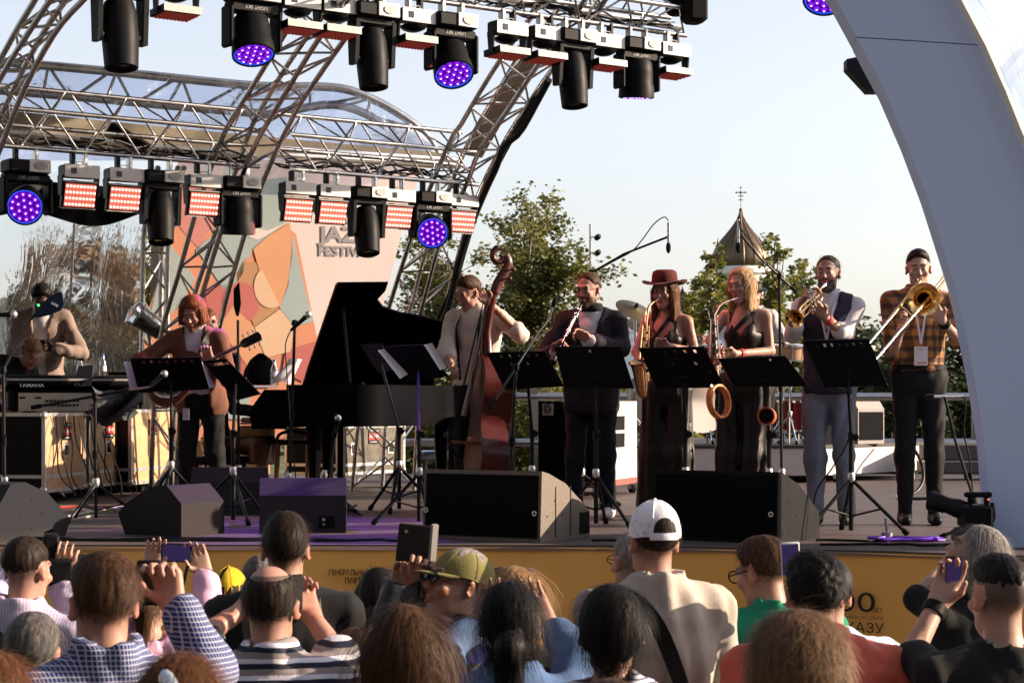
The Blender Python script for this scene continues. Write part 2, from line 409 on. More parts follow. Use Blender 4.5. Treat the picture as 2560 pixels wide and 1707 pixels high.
# ------------------------------------------------------------------ white portal arch
arch_l = [(2477, 1368), (2473, 1240), (2461, 1096), (2434, 935), (2419, 860), (2402, 775), (2388, 712), (2359, 620), (2319, 494), (2267, 356), (2210, 224), (2141, 95), (2089, 0), (2040, -80), (1960, -190)]
arch_r = [(2800, 1368), (2798, 1240), (2790, 1096), (2770, 935), (2752, 860), (2730, 775), (2708, 700), (2672, 610), (2618, 480), (2549, 333), (2508, 230), (2457, 115), (2396, 0), (2345, -90), (2260, -210)]
DA = 11.28
arch = thing('portal_arch', 'tall white curved portal arch with shade tint in its colour at right end of stage', 'arch', PF(2620, DA, STZ))
def panel(i0, i1):
    mb = MB(); L_ = [P(x, y, DA) for x, y in arch_l[i0:i1 + 1]]; R_ = [P(x, y, DA - .12) for x, y in arch_r[i0:i1 + 1]]
    n = len(L_); o = A(.05, .42, 0); v = L_ + R_ + [p + o for p in L_] + [p + o for p in R_]; f = []
    for i in range(n - 1):
        f += [(i, n + i, n + i + 1, i + 1), (2 * n + i + 1, 3 * n + i + 1, 3 * n + i, 2 * n + i), (i + 1, 2 * n + i + 1, 2 * n + i, i), (n + i, 3 * n + i, 3 * n + i + 1, n + i + 1)]
    f += [(0, 2 * n, 3 * n, n), (n - 1, 2 * n - 1, 4 * n - 1, 3 * n - 1)]
    mb.add(v, f); return mb
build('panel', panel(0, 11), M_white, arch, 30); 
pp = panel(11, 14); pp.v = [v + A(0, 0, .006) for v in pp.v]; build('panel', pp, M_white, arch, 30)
mb = MB(); mb.path([P(x + 4, y, DA - .15) for x, y in arch_r], .022, 8); build('edge_trim', mb, M_offwhite, arch)
M_film_r = mat_plastic_sheet('clear_film_side', (.60, .73, .93), .10, .01, .5, 1.6)
mb = MB(); mb.grid(lambda u, v: P(2402 + u * 330 + 165 * v ** 1.1 + 12 * math.sin(9 * v + 4 * u), -60 + v * 480, DA + .3 + 2.2 * u + .12 * math.sin(7 * v + 9 * u)), 24, 30)
solid('clear_canopy_film', mb, M_film_r, 'crumpled clear plastic film beside the portal arch at upper right', 'plastic film', smooth=180)
mb = MB(); mb.path([P(2700, 60, 14), P(2610, 120, 13.8), P(2550, 150, 13.6), P(2512, 195, 13.5), P(2500, 240, 13.5)], .07, 8); solid('dark_canopy_tube', mb, M_alud, 'dark curved tube seen through the plastic at far right', 'tube')

# ------------------------------------------------------------------ trusses
def poly_at(pts, t):
    "point at fraction t of a polyline (by index length)"
    pts = np.asarray(pts); L_ = np.cumsum([0] + [np.linalg.norm(pts[i + 1] - pts[i]) for i in range(len(pts) - 1)]); s = t * L_[-1]
    i = max(0, min(np.searchsorted(L_, s, 'right') - 1, len(pts) - 2)); u = (s - L_[i]) / max(1e-9, L_[i + 1] - L_[i]); return pts[i] * (1 - u) + pts[i + 1] * u
def smooth_poly(pts, n=28):
    pts = np.asarray(pts); k = len(pts); out = []
    for q in np.linspace(0, k - 1, n):
        i = min(int(q), k - 2); u = q - i; p0, p1, p2, p3 = pts[max(i - 1, 0)], pts[i], pts[i + 1], pts[min(i + 2, k - 1)]
        out.append(.5 * ((2 * p1) + (-p0 + p2) * u + (2 * p0 - 5 * p1 + 4 * p2 - p3) * u * u + (-p0 + 3 * p1 - 3 * p2 + p3) * u ** 3))
    return out
def truss(name, label, chords, nseg, base, r=.019, rb=.0085, group=None, m=M_alu, faces=((0, 1), (1, 2), (2, 3), (3, 0)), crv=False):
    t = thing(name, label, 'truss', base, group=group)
    ch = [smooth_poly(c) if crv else c for c in chords]
    for c in ch:
        mb = MB(); mb.path(c, r, 10); build('chord', mb, m, t, 40)
    for fi, (a, b) in enumerate(faces):
        for k in range(nseg):
            t0, t1 = (k + .08) / nseg, (k + .92) / nseg
            if (k + fi) % 2: t0, t1 = t1, t0
            mb = MB(); mb.tube(poly_at(ch[a], t0), poly_at(ch[b], t1), rb, 6, caps=False); build('brace', mb, m, t, 40)
            if (k + fi) % 2 == 0 and fi % 2 == 0:
                mb = MB(); mb.tube(poly_at(ch[a], t0), poly_at(ch[b], t0), rb, 6, caps=False); build('brace', mb, m, t, 40)
    return t
def dcurve(tab): ys, ds = zip(*tab); return lambda y: float(np.interp(y, ys, ds))
def rib(name, label, cols, tab, offs, nseg, group):
    df = dcurve(tab); ch = []
    for c, o in zip(cols, offs):
        pts = [P(x, y, df(y) + o) for x, y in c]
        ch.append(pts)
    b = ch[0][0].copy(); b[2] = STZ
    return truss(name, label, ch, nseg, b, r=.0215, rb=.0095, group=group, crv=True, m=M_alud if False else M_alu)
GR = 'arched roof ribs of the stage'
rib('arch_rib', 'arched aluminium roof rib cropped by the upper left corner', [
    [(-215, 1270), (-190, 1000), (-130, 700), (-60, 510), (0, 372), (62, 220), (139, 80), (209, 0), (250, -45)],
    [(-300, 1270), (-270, 1000), (-205, 640), (-100, 380), (0, 198), (60, 100), (126, 0), (155, -45)],
    [(-330, 1270), (-310, 1000), (-240, 620), (-140, 370), (-40, 215), (0, 150), (45, 70), (88, 0), (110, -45)],
    [(-250, 1270), (-230, 1000), (-170, 660), (-75, 440), (-12, 320), (50, 190), (110, 80), (165, 0), (195, -45)]],
    [(-50, 13.0), (0, 13.2), (250, 14.4), (500, 15.0), (900, 15.5), (1300, 15.4)], [-.15, 0, .2, .2], 16, GR)
rib('arch_rib', 'arched aluminium roof rib standing right behind the banjo guitarist', [
    [(378, 1235), (385, 1000), (403, 837), (445, 690), (487, 540), (520, 440), (563, 328), (619, 237), (682, 134), (749, 24), (792, -45)],
    [(440, 1235), (452, 1000), (470, 850), (503, 745), (547, 596), (607, 435), (646, 348), (721, 221), (793, 103), (860, 10), (900, -45)],
    [(512, 1235), (520, 1000), (545, 833), (606, 604), (662, 443), (729, 300), (757, 249), (864, 95), (930, 15), (975, -45)],
    [(428, 1235), (438, 1000), (455, 850), (487, 734), (533, 596), (585, 440), (630, 316), (650, 277), (714, 170), (773, 85), (832, 10), (872, -45)]],
    [(-50, 13.9), (0, 14.1), (250, 15.4), (450, 16.4), (850, 17.4), (1300, 17.6)], [-.05, -.22, 0, .22], 17, GR)
rib('arch_rib', 'arched aluminium roof rib rising behind the grand piano lid', [
    [(880, 1225), (905, 1000), (945, 860), (970, 776), (1020, 619), (1075, 470), (1132, 340), (1150, 316), (1200, 230), (1253, 146), (1300, 80), (1345, 20), (1385, -45)],
    [(985, 1225), (1000, 1000), (1030, 850), (1050, 787), (1111, 573), (1168, 459), (1197, 380), (1270, 275), (1348, 158), (1400, 85), (1450, 20), (1490, -45)],
    [(1035, 1225), (1050, 1000), (1085, 860), (1107, 791), (1158, 593), (1201, 474), (1265, 348), (1320, 262), (1371, 186), (1440, 100), (1500, 20), (1540, -45)],
    [(955, 1225), (970, 1000), (1000, 860), (1030, 755), (1072, 605), (1120, 480), (1165, 370), (1225, 262), (1290, 165), (1345, 90), (1405, 10), (1445, -45)]],
    [(-50, 15.2), (0, 15.4), (250, 16.6), (450, 17.6), (850, 18.4), (1300, 18.5)], [-.05, -.22, 0, .22], 17, GR)
mb = MB(); mb.path(smooth_poly([P(1060, 900, 18.2), P(1090, 820, 18.2), P(1115, 790, 18.1), P(1150, 660, 18.0), P(1180, 560, 17.7), P(1212, 480, 17.4), P(1240, 420, 17.2), P(1262, 365, 17.0), P(1300, 330, 16.8), P(1345, 250, 16.4), P(1372, 200, 16.2)]), .03, 8)
mb.path(smooth_poly([P(1052, 900, 18.3), P(1100, 790, 18.2), P(1130, 720, 18.1), P(1165, 600, 17.8), P(1205, 500, 17.5), P(1250, 400, 17.2), P(1340, 240, 16.4)]), .025, 8)
solid('cable_bundle', mb, M_cable, 'black cable bundle strapped along the rib behind the bass player', 'cable')
mb = MB(); mb.sheet([P(1290, 140, 17.9), P(1345, 150, 17.9), P(1280, 265, 18.2), P(1205, 395, 18.6), P(1150, 385, 18.6), P(1215, 270, 18.2)], .012)
solid('fabric_edge_strip', mb, mat('beige_awning_cloth', (.40, .34, .26), .85, var=.15, bump=.2), 'beige fabric strip behind the upper part of the rear rib', 'fabric')
# vertical ladder truss at the back left
tl = truss('vertical_ladder_truss', 'upright ladder truss left of the colourful backdrop', [
    [P(353, 1222, 19.2), P(355, 760, 19.2), P(359, 600, 19.2), P(372, 480, 19.0), P(395, 420, 18.6)],
    [P(418, 1222, 19.2), P(418, 747, 19.2), P(421, 600, 19.2), P(436, 480, 19.0), P(460, 420, 18.6)],
    [P(400, 1219, 19.5), P(402, 747, 19.5), P(405, 600, 19.5), P(420, 480, 19.3), P(445, 420, 18.9)]], 9, PF(388, 19.2), r=.027, rb=.013, faces=((0, 1), (1, 2), (2, 0)))
mb = MB(); mb.sheet([P(378, 590, 19.7), P(408, 590, 19.7), P(402, 940, 19.7), P(372, 940, 19.7)], .01); solid('pale_fabric_strip', mb, mat('pale_awning_cloth', (.62, .58, .5), .85, bump=.2), 'pale fabric strip hanging behind the ladder truss', 'fabric')

# lighting trusses (bar direction runs right and away)
ZU = A(0, 0, 1.0)
def dA(px): return 15.0 * 727 / (727 - .092 * (px - 55))
def dB(px): return 14.6 * 988 / (988 - .137 * (px - 1150))
pA0, pA1 = P(0, 268, dA(0)), P(1196, 378, dA(1196)); BDIR = nrm((pA1 - pA0) * A(1, 1, 0)); BACK = A(-BDIR[1], BDIR[0], 0)
def rowA(px0, px1, label):
    f = lambda px: P(px, 273 + .0945 * (px - 55) - .00 * px, dA(px))
    a, b = f(px0), f(px1); FU = [a, (a + b) / 2, b]; FL = [p - ZU * .285 for p in FU]
    RU = [p + BACK * .25 + ZU * .20 for p in FU]; RL = [p + BACK * .25 - ZU * .09 for p in FU]
    return truss('lighting_truss', label, [FU, RU, RL, FL], 9 if px1 - px0 > 500 else 7, a, group='box trusses carrying the stage lights'), FL
tA1, FLA1 = rowA(-40, 648, 'lower lighting truss running across the left, carrying five red panels')
tA2, FLA2 = rowA(727, 1196, 'lower lighting truss in front of the festival backdrop')
def fB(px): return P(px, 12 + .137 * (px - 1150), dB(px))
a, b = fB(180), fB(1715); FL = [a, (a + b) / 2, b]
truss('lighting_truss', 'upper lighting truss along the top edge above the stage', [[p for p in FL], [p + ZU * .17 - BACK * .19 for p in FL], [p + ZU * .34 for p in FL], [p + ZU * .17 + BACK * .19 for p in FL]], 20, a, group='box trusses carrying the stage lights')
# further thin tubes and cables woven through both trusses
for k, (x0, y0, x1, y1, dd) in enumerate([(-20, 330, 640, 392, 16.3), (-20, 345, 640, 400, 16.6), (690, 372, 1150, 402, 17.6), (690, 388, 1150, 415, 17.9), (1230, -8, 1700, 70, 15.9)]):
    mb = MB(); mb.tube(P(x0, y0, dd), P(x1, y1, dd + 1.4), .03, 8)
    solid('crossbar_tube', mb, M_alu, ['long tube behind the lower left truss, upper of two', 'long tube behind the lower left truss, lower of two', 'long tube behind the middle truss, upper of two', 'long tube behind the middle truss, lower of two', 'long tube running behind the upper right truss'][k], 'tube')
for nm, f0, x0, x1, lab in (('a', lambda px: FLA1[0] + (FLA1[2] - FLA1[0]) * (px + 40) / 688, 0, 640, 'black cables draped along the lower left truss'),
                            ('b', lambda px: FLA2[0] + (FLA2[2] - FLA2[0]) * (px - 727) / 469, 730, 1190, 'black cables draped along the middle truss'),
                            ('c', fB, 1000, 1700, 'black cables draped along the upper right truss')):
    mb = MB()
    for k in range(6):
        q = random.uniform(.05, .25); pts = []; ph = random.random() * 6
        xs = np.linspace(x0, x1, 26)
        for i, px in enumerate(xs):
            pts.append(f0(px) + BACK * (q + .06 * math.sin(i * .5 + ph)) + ZU * (.06 + .03 * math.sin(i * .6 + ph * 2) + .03 * random.random()))
        mb.path(smooth_poly(pts, 50), .008, 5)
    solid('truss_cables', mb, M_cable, lab, 'cable', kind='stuff')

# unseen cloth added just above the frame to keep sky light off the stage
mb = MB(); mb.grid(lambda u, v: (-9 + 9.0 * u, 11.4 + 8.0 * v, 6.15 + .5 * math.sin(u * 3.1) + .05 * math.sin(20 * v)), 24, 24)
solid('unseen_shade_cloth', mb, mat('taupe_shade_cloth', (.16, .14, .12), .9, bump=.2), 'unseen taupe cloth added over the stage ribs for shade', 'roof', smooth=180)
# rear canopy: tube frame and film
M_film = mat_plastic_sheet('clear_roof_film', (.70, .75, .92), .35, .10, .7, 2.5)
up = [(-60, 150), (0, 155), (200, 172), (400, 192), (600, 212), (700, 217), (800, 217), (870, 225), (930, 248), (990, 280), (1040, 315), (1075, 350), (1098, 392)]
lo = [(-60, 222), (0, 226), (200, 243), (400, 262), (600, 280), (690, 284), (760, 270), (830, 262), (890, 275), (945, 302), (985, 335), (1010, 365), (1022, 392)]
D1 = lambda x: 19.2 + (x + 60) / 1160 * 1.8
truss('rear_canopy_frame', 'curved tube frame of rear canopy seen through clear film', [[P(x, y, D1(x)) for x, y in up], [P(x, y, D1(x) + .1) for x, y in lo]], 15, P(500, 420, 20.1), r=.045, rb=.017, faces=((0, 1),), crv=True)
upx, upy = zip(*up)
mb = MB(); mb.grid(lambda u, v: (lambda x, y0: P(x, y0 + 4 + (398 - y0) * v, D1(x) - .25 - .3 * v + .05 * math.sin(14 * u + 5 * v)))(-60 + u * 1158, float(np.interp(-60 + u * 1158, upx, upy))), 60, 10)
solid('roof_film', mb, M_film, 'wrinkled bluish clear film stretched over the rear canopy frame', 'plastic film', smooth=180)
mb = MB(); mb.grid(lambda u, v: P(-40 + u * 1150, 268 + 115 * u ** .9 + v * (75 - 35 * u), 18.6 + 1.2 * u + .05 * math.sin(30 * u + 3 * v)), 50, 4)
solid('beige_valance', mb, MATS['beige_awning_cloth'], 'beige fabric valance hanging behind the lower trusses', 'fabric', smooth=180)
mb = MB(); mb.grid(lambda u, v: P(-60 + u * 480, 440 + 38 * u + v * (95 + 14 * math.sin(u * 9.5 + 2) - 45 * u ** 4), 17.6 + .08 * math.sin(20 * u)), 40, 5)
solid('black_valance', mb, M_black, 'black scalloped drape below the left lighting truss', 'drape', smooth=180)
mb = MB(); mb.box(P(1735, 5, 15.6), (.17, .2, .34), rotm(rz=20), b=.03); mb.box(P(1690, -8, 15.7), (.14, .16, .3), rotm(rz=20), b=.03)
solid('truss_end_hoist', mb, M_rubber, 'black bagged hoist at the right end of upper truss', 'hoist')
# wavy clear side wall at the left
M_film_l = mat_plastic_sheet('clear_side_film', (.93, .94, .95), .30, .03, 1.0, 1.6, rough=.10, stretch=(1.6, 1, .55), refr=True, dist=.06)
mb = MB(); mb.grid(lambda u, v: P(-160 + u * 515, 430 + v * 640, 19.75 + .03 * math.sin(9 * u + 3 * v)), 40, 30)
solid('clear_side_wall', mb, M_film_l, 'wavy clear plastic wall behind the man in tweed jacket', 'plastic film', smooth=180)
mb = MB(); mb.sheet([P(183, 560, 19.6), P(189, 560, 19.6), P(172, 860, 19.6), P(166, 860, 19.6)], .004); solid('film_seam', mb, M_offwhite, 'pale welded seam running down the clear wall', 'seam')

# ------------------------------------------------------------------ festival backdrop
bd = thing('festival_backdrop', 'printed festival backdrop with coloured shapes behind the piano', 'banner', PF(660, 20.0))
D2 = lambda px: 1 / (1 / 19.55 + (px - 330) / 730. * (1 / 20.65 - 1 / 19.55))
RB = math.degrees(math.atan2(1.1, P(1060, 0, D2(1060))[0] - P(330, 0, D2(330))[0]))
def cloth(c, nm): return mat(nm, c, .8, var=.06, vscale=1.4, bump=.12, bscale=120)
Bp = {'w': cloth((.72, .61, .58), 'print_offwhite'), 'r': cloth((.52, .155, .14), 'print_red'), 'c': cloth((.66, .28, .17), 'print_coral'), 't': cloth((.36, .43, .42), 'print_teal'),
      'o': cloth((.66, .33, .18), 'print_orange'), 'p': cloth((.70, .47, .31), 'print_peach'), 'b': cloth((.48, .26, .14), 'print_brown'), 'g': cloth((.33, .31, .31), 'print_grey'), 'pk': cloth((.60, .24, .22), 'print_pink')}
def patch(name, pts, c, lay):
    mb = MB(); mb.sheet([P(x, y, D2(x) - .0022 * lay) for x, y in pts], .0015); build(name, mb, Bp[c], bd, 0)
def r6(pts): return [(300 + x * .3827, 420 + y * .3827) for x, y in pts]
patch('cloth', [(445, 400), (1060, 400), (1030, 500), (1004, 585), (958, 764), (935, 900), (925, 1100), (330, 1100), (342, 900), (362, 800), (395, 700), (430, 590)], 'w', 0)
def arc(cx, cy, rx, ry, a0, a1, n=14): return [(cx + rx * math.cos(R(a0 + (a1 - a0) * i / n)), cy + ry * math.sin(R(a0 + (a1 - a0) * i / n))) for i in range(n + 1)]
shapes = [('c', r6([(90, 1780), (115, 1250), (180, 960), (260, 700), (330, 470), (380, 330), (600, 300), (980, 300), (1150, 430), (1290, 1120), (1190, 1780)]), 1),
 ('t', r6([(150, 1150), (260, 700), (330, 500), (490, 720), (420, 860)]), 2), ('pk', r6([(365, 340), (420, 60), (640, 60), (620, 330), (520, 530), (400, 400)]), 2),
 ('t', r6([(500, 530)] + arc(650, 620, 165, 175, 200, 440, 16)), 3), ('t', r6([(640, 100), (1090, 60), (1100, 345), (900, 500), (830, 600), (640, 520)]), 2),
 ('w', r6([(840, 380), (960, 410), (1110, 350), (900, 470), (840, 450)]), 3),
 ('o', r6([(1112, 355), (1128, 560), (1095, 760), (1045, 915), (930, 740), (870, 530), (960, 450)]), 4),
 ('b', r6([(760, 690), (800, 610), (905, 620), (935, 640), (1040, 915), (880, 1040), (760, 760)]), 3), ('p', r6(arc(985, 775, 110, 140, 60, 235, 14)), 5),
 ('t', r6([(1128, 430), (1210, 800), (1268, 1002), (1140, 1035), (1045, 915), (1100, 760)]), 4), ('r', r6(arc(790, 880, 120, 135, 0, 360, 22)), 4),
 ('r', r6([(560, 780), (700, 760), (750, 900), (690, 1050), (560, 1000)]), 3), ('o', r6([(735, 900), (880, 1040), (950, 1260), (830, 1290), (640, 1040)]), 5),
 ('p', r6([(1045, 920), (1140, 1040), (1110, 1200), (950, 1240), (880, 1040)]), 6), ('r', r6([(1080, 1190), (1280, 1130), (1200, 1400), (1060, 1330)]), 5),
 ('r', r6([(620, 1020), (860, 1290), (850, 1400), (700, 1330), (600, 1160)]), 4), ('t', r6([(690, 1330), (850, 1450), (840, 1640), (560, 1640), (560, 1450)]), 6),
 ('o', r6([(200, 1400), (420, 1300), (560, 1500), (330, 1700), (150, 1700)]), 3)]
for c, pts, lay in shapes: patch('printed_shape', pts, c, lay)
for tx, py, hp_, bo_ in (('JAZZ', 589, 36, .008), ('FESTIVAL', 630, 24, .005), ('MOSCOW', 548, 24, .005)):
    s2 = D2(866) / F; lettering('lettering', tx, P(866, py, D2(866) - .006), hp_ * s2 * 1.42, Bp['g'], bd, rotm(rz=RB), bo_, 138 * s2 / math.cos(R(RB)) * .98)

# ------------------------------------------------------------------ drum riser, rails
M_riser = mat('riser_skirt', (.55, .50, .49), .8, var=.06, bump=.15); M_riserd = mat('riser_top', (.05, .045, .045), .6)
rs = thing('drum_riser', 'low drum riser with pale cloth skirt at rear of stage', 'riser', PF(1750, 20.5))
rp = [PF(1395, 20.1)[:2], PF(2062, 20.1)[:2], PF(2335, 21.9)[:2], PF(1960, 22.4)[:2], PF(1380, 22.4)[:2]]
mb = MB(); mb.prism([tuple(q) for q in rp], .27, z0=STZ + .075); build('skirt', mb, M_riser, rs, 20)
mb = MB(); c_ = np.mean(rp, 0); mb.prism([tuple(c_ + (q - c_) * 1.01) for q in rp], .03, z0=STZ + .348); build('deck', mb, M_riserd, rs, 20)
def caster(p, parent, r=.045):
    mb = MB(); mb.lathe([(0, -.018), (r, -.018), (r, .018), (0, .018)], 16, rotm(ry=90, rz=30), p + A(0, 0, r)); w = build('wheel', mb, M_rubber, parent, 30)
    mb = MB(); mb.box(p + A(0, 0, r * 1.5), (.06, .045, .05)); build('caster_fork', mb, M_silver, parent); return w
for px, dd in ((2090, 20.25), (2255, 21.3), (1600, 20.2), (1850, 20.2)): caster(PF(px, dd), rs, .04)
mb = MB(); mb.tube(PF(900, 22.3, 2.17), PF(2700, 22.3, 2.17), .045, 10); 
rl = thing('safety_rail', 'grey tubular safety rail along the rear edge of stage', 'railing', PF(1700, 22.3))
build('top_rail', mb, M_alu, rl)
mb = MB(); mb.tube(PF(900, 22.3, 1.66), PF(2700, 22.3, 1.66), .045, 10); build('lower_rail', mb, M_alu, rl)
for px in (985, 1150, 1335, 1700, 2060, 2262, 2440): mb = MB(); mb.box(PF(px, 22.3, STZ + .48), (.09, .07, .96)); build('post', mb, M_alud, rl)
for k, (px, yy, w_, h_, l_) in enumerate([(2440, 1128, 1.1, .17, 'flat dark equipment trunk behind the trombonist, upper one'), (2440, 1165, 1.15, .14, 'flat dark equipment trunk behind the trombonist, lower one')]):
    p = P(px, yy, 21.0); mb = MB(); mb.box(p, (w_, .5, h_), b=.012); 
    e = thing('equipment_trunk', l_, 'trunk', p - A(0, 0, h_ / 2)); build('body', mb, mat('trunk_grey%d' % k, (.10, .09, .09), .6), e)
    mb = MB(); mb.box(p + A(0, 0, h_ / 2 - .012), (w_ + .01, .51, .014)); build('edge_strip', mb, M_silver, e)
    if k == 1:
        for q in (2345, 2420): caster(PF(q, 20.9), e, .045)

# ------------------------------------------------------------------ trees and far things
M_bark = mat('tree_bark', (.13, .10, .08), .9, var=.3, bump=.4)
M_bbark = mat('birch_bark', (.42, .38, .33), .8, var=.4, vscale=6, bump=.2)
M_lf1 = mat_leaf('birch_leaves', (.065, .08, .02), (.20, .19, .05), 1.8, .42)
M_lf2 = mat_leaf('young_leaves', (.08, .11, .018), (.25, .22, .045), 1.6, .42)
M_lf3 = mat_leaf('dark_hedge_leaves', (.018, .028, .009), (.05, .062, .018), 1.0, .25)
M_lf4 = mat_leaf('brown_olive_leaves', (.06, .05, .02), (.20, .11, .045), .5, .35)
def leaf_mesh(pts, size, rng, droop=.5):
    n = len(pts); a = rng.random(n) * 6.283; u = np.stack([np.cos(a), np.sin(a), (rng.random(n) - .6) * 1.2], 1); u /= np.linalg.norm(u, axis=1)[:, None]
    w = rng.normal(size=(n, 3)); w -= (w * u).sum(1)[:, None] * u; w /= np.linalg.norm(w, axis=1)[:, None]
    s = size * (.6 + .8 * rng.random(n))[:, None]
    v = np.stack([pts - u * s * .55, pts + w * s * .32, pts + u * s * .55, pts - w * s * .32], 1).reshape(-1, 3)
    me = bpy.data.meshes.new('leaves'); me.vertices.add(4 * n); me.vertices.foreach_set('co', v.astype(np.float32).ravel())
    me.loops.add(4 * n); me.loops.foreach_set('vertex_index', np.arange(4 * n, dtype=np.int32)); me.polygons.add(n)
    me.polygons.foreach_set('loop_start', np.arange(0, 4 * n, 4, dtype=np.int32)); me.update(calc_edges=True); return me
def tree(name, label, base, tips, nleaf, size, leafm, bark, clump=.22, r0=.06, group=None, per=9, stems=1, seed=1, fork=.25, spread=1.0):
    "base point; tips: list of branch end points (world); leaves hang in clumps along the outer branches"
    rng = np.random.default_rng(seed); t = thing(name, label, 'tree', base, group=group); base = A(*base); tips = [A(*p) for p in tips]
    top = max(tips, key=lambda p: p[2]); mb = MB(); cl = []
    trunk = smooth_poly([base, base * .66 + top * .34 + A(.05, 0, 0), base * .33 + top * .67 - A(.05, 0, 0), top], 16); mb.path(trunk, list(np.linspace(r0, r0 * .12, 16)), 7)
    for p in tips:
        f = np.clip((p[2] - base[2]) / (top[2] - base[2]) * (1 - fork) - .05 + .1 * rng.random(), .08, .9); s = poly_at(trunk, f)
        mid = (s + p) / 2 + A(0, 0, .12 * np.linalg.norm(p - s)) + rng.normal(size=3) * .05; br = smooth_poly([s, mid, p], 8); mb.path(br, list(np.linspace(r0 * .4 * (1 - f) + .012, .004, 8)), 5)
        for k in range(per):
            q = poly_at(br, .3 + .7 * rng.random()); e = q + rng.normal(size=3) * clump * A(1, 1, .8) * spread + A(0, 0, -.05); cl.append(e)
            if k % 2: mb.tube(q, e, .006, 4, .003, caps=False)
    for k in range(per * 2):
        q = poly_at(trunk, .45 + .55 * rng.random()); cl.append(q + rng.normal(size=3) * clump)
    build('trunk', mb, bark, t, 50)
    cl = np.array(cl); idx = rng.integers(0, len(cl), nleaf); pts = cl[idx] + rng.normal(size=(nleaf, 3)) * clump * A(.55, .55, .5)
    me = leaf_mesh(pts - origin_of(t), size, rng); link_mesh('crown', me, leafm, t); return t
def tips_from(px_list, d, rng, dep=.8): return [P(x, y, d + rng.normal() * dep) for x, y in px_list]
rg = np.random.default_rng(3)
big = [(1305, 475), (1350, 505), (1275, 530), (1390, 530), (1415, 575), (1265, 600), (1330, 590), (1380, 610), (1445, 610), (1240, 640), (1300, 660), (1360, 660), (1430, 650), (1480, 655), (1220, 700), (1280, 730), (1345, 720), (1420, 710), (1490, 700), (1525, 690), (1240, 780), (1310, 790), (1380, 780), (1450, 760), (1240, 850), (1320, 860), (1400, 850), (1460, 840), (1230, 930), (1300, 940), (1380, 930), (1450, 920), (1260, 1010), (1340, 1020), (1420, 1010), (1215, 1000)]
tree('birch_tree', 'tall leafy birch tree behind the double bass player', PF(1335, 34, 0), tips_from(big, 34, rg), 20000, .08, M_lf1, M_bbark, .17, .08, per=9, seed=2)
b2 = [(1060, 580), (1095, 600), (1120, 620), (1045, 640), (1090, 660), (1130, 680), (1030, 700), (1080, 720), (1120, 740), (1160, 750), (1010, 770), (1060, 780), (1110, 800), (1000, 840), (1050, 850), (1150, 830), (990, 900), (1040, 920), (1090, 930), (1150, 920), (1010, 990), (1080, 1000), (1150, 990)]
tree('birch_tree', 'birch tree seen through the rib behind the piano', PF(1085, 35, 0), tips_from(b2, 35, rg), 12000, .08, M_lf1, M_bbark, .17, .07, per=8, seed=4)
for k, (bx, lst, lab) in enumerate([
    (1800, [(1795, 595), (1790, 640), (1815, 660), (1770, 670), (1760, 690), (1830, 690), (1800, 720), (1775, 740), (1840, 740), (1790, 780), (1820, 790), (1770, 820), (1830, 840), (1800, 870)], 'thin young tree in front of the golden dome, left one'),
    (1940, [(1938, 590), (1930, 630), (1960, 625), (1920, 670), (1950, 670), (1905, 640), (1970, 690), (1935, 710), (1915, 740), (1960, 740), (1990, 670), (1945, 780), (1925, 820), (1970, 800), (1950, 860)], 'thin young tree right of the golden dome'),
    (1735, [(1742, 690), (1730, 720), (1755, 720), (1720, 740), (1740, 770), (1760, 790), (1715, 800), (1740, 830), (1765, 850), (1750, 890)], 'thin young tree behind the woman in red hat'),
    (2010, [(2010, 665), (2000, 690), (2030, 670), (1990, 720), (2015, 740), (2040, 720), (2005, 780), (2030, 800), (2010, 850)], 'thin young tree behind the trumpeter')]):
    tree('young_tree', lab, PF(bx, 31 + k * .6, 0), tips_from(lst, 31 + k * .6, rg, .35), 2600, .08, M_lf2, M_bark, .085, .05, 'young trees beyond the stage', per=7, seed=10 + k)
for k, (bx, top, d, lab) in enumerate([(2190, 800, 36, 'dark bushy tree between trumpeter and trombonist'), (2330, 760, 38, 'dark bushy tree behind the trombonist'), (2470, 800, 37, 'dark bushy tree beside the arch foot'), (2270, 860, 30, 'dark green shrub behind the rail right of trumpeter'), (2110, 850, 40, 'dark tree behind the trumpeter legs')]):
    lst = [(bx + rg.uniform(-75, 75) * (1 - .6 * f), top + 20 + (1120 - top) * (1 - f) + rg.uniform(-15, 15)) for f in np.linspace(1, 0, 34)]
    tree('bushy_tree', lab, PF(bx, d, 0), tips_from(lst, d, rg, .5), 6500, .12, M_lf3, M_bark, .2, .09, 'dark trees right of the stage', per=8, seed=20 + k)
for k, (bx, top, lab) in enumerate([(70, 590, 'blurred brown tree behind the clear wall, leftmost'), (215, 560, 'blurred olive tree behind the clear wall, middle'), (330, 620, 'blurred olive tree beside the ladder truss')]):
    lst = [(bx + rg.uniform(-95, 95) * (.4 + .6 * (1 - f)), top + (1000 - top) * (1 - f) + rg.uniform(-20, 20)) for f in np.linspace(1, 0, 30)]
    tree('blurred_tree', lab, PF(bx, 33 + k, 0), tips_from(lst, 33 + k, rg, .6), 5200, .11, M_lf4 if k < 2 else M_lf1, M_bark, .19, .08, 'trees behind the clear wall', per=7, seed=30 + k)
def hedge(label, px0, px1, d, ytop, n, m, seed, dep=1.0, size=.13):
    rng = np.random.default_rng(seed); px = rng.uniform(px0, px1, n); w_ = (px1 - px0)
    hh = np.array([noise.noise((x * .012 + seed, seed, 0)) for x in px]); zt = CAMZ + (HY - ytop) / F * d + hh * .45
    dd = d + rng.uniform(-dep, dep, n); z = .05 + (zt - .05) * rng.random(n) ** .6
    pts = np.stack([(px - HX) / F * dd, dd, z], 1)
    me = leaf_mesh(pts, size, rng); o = link_mesh('hedge', me, m); tag(o, label, 'hedge', kind='stuff')
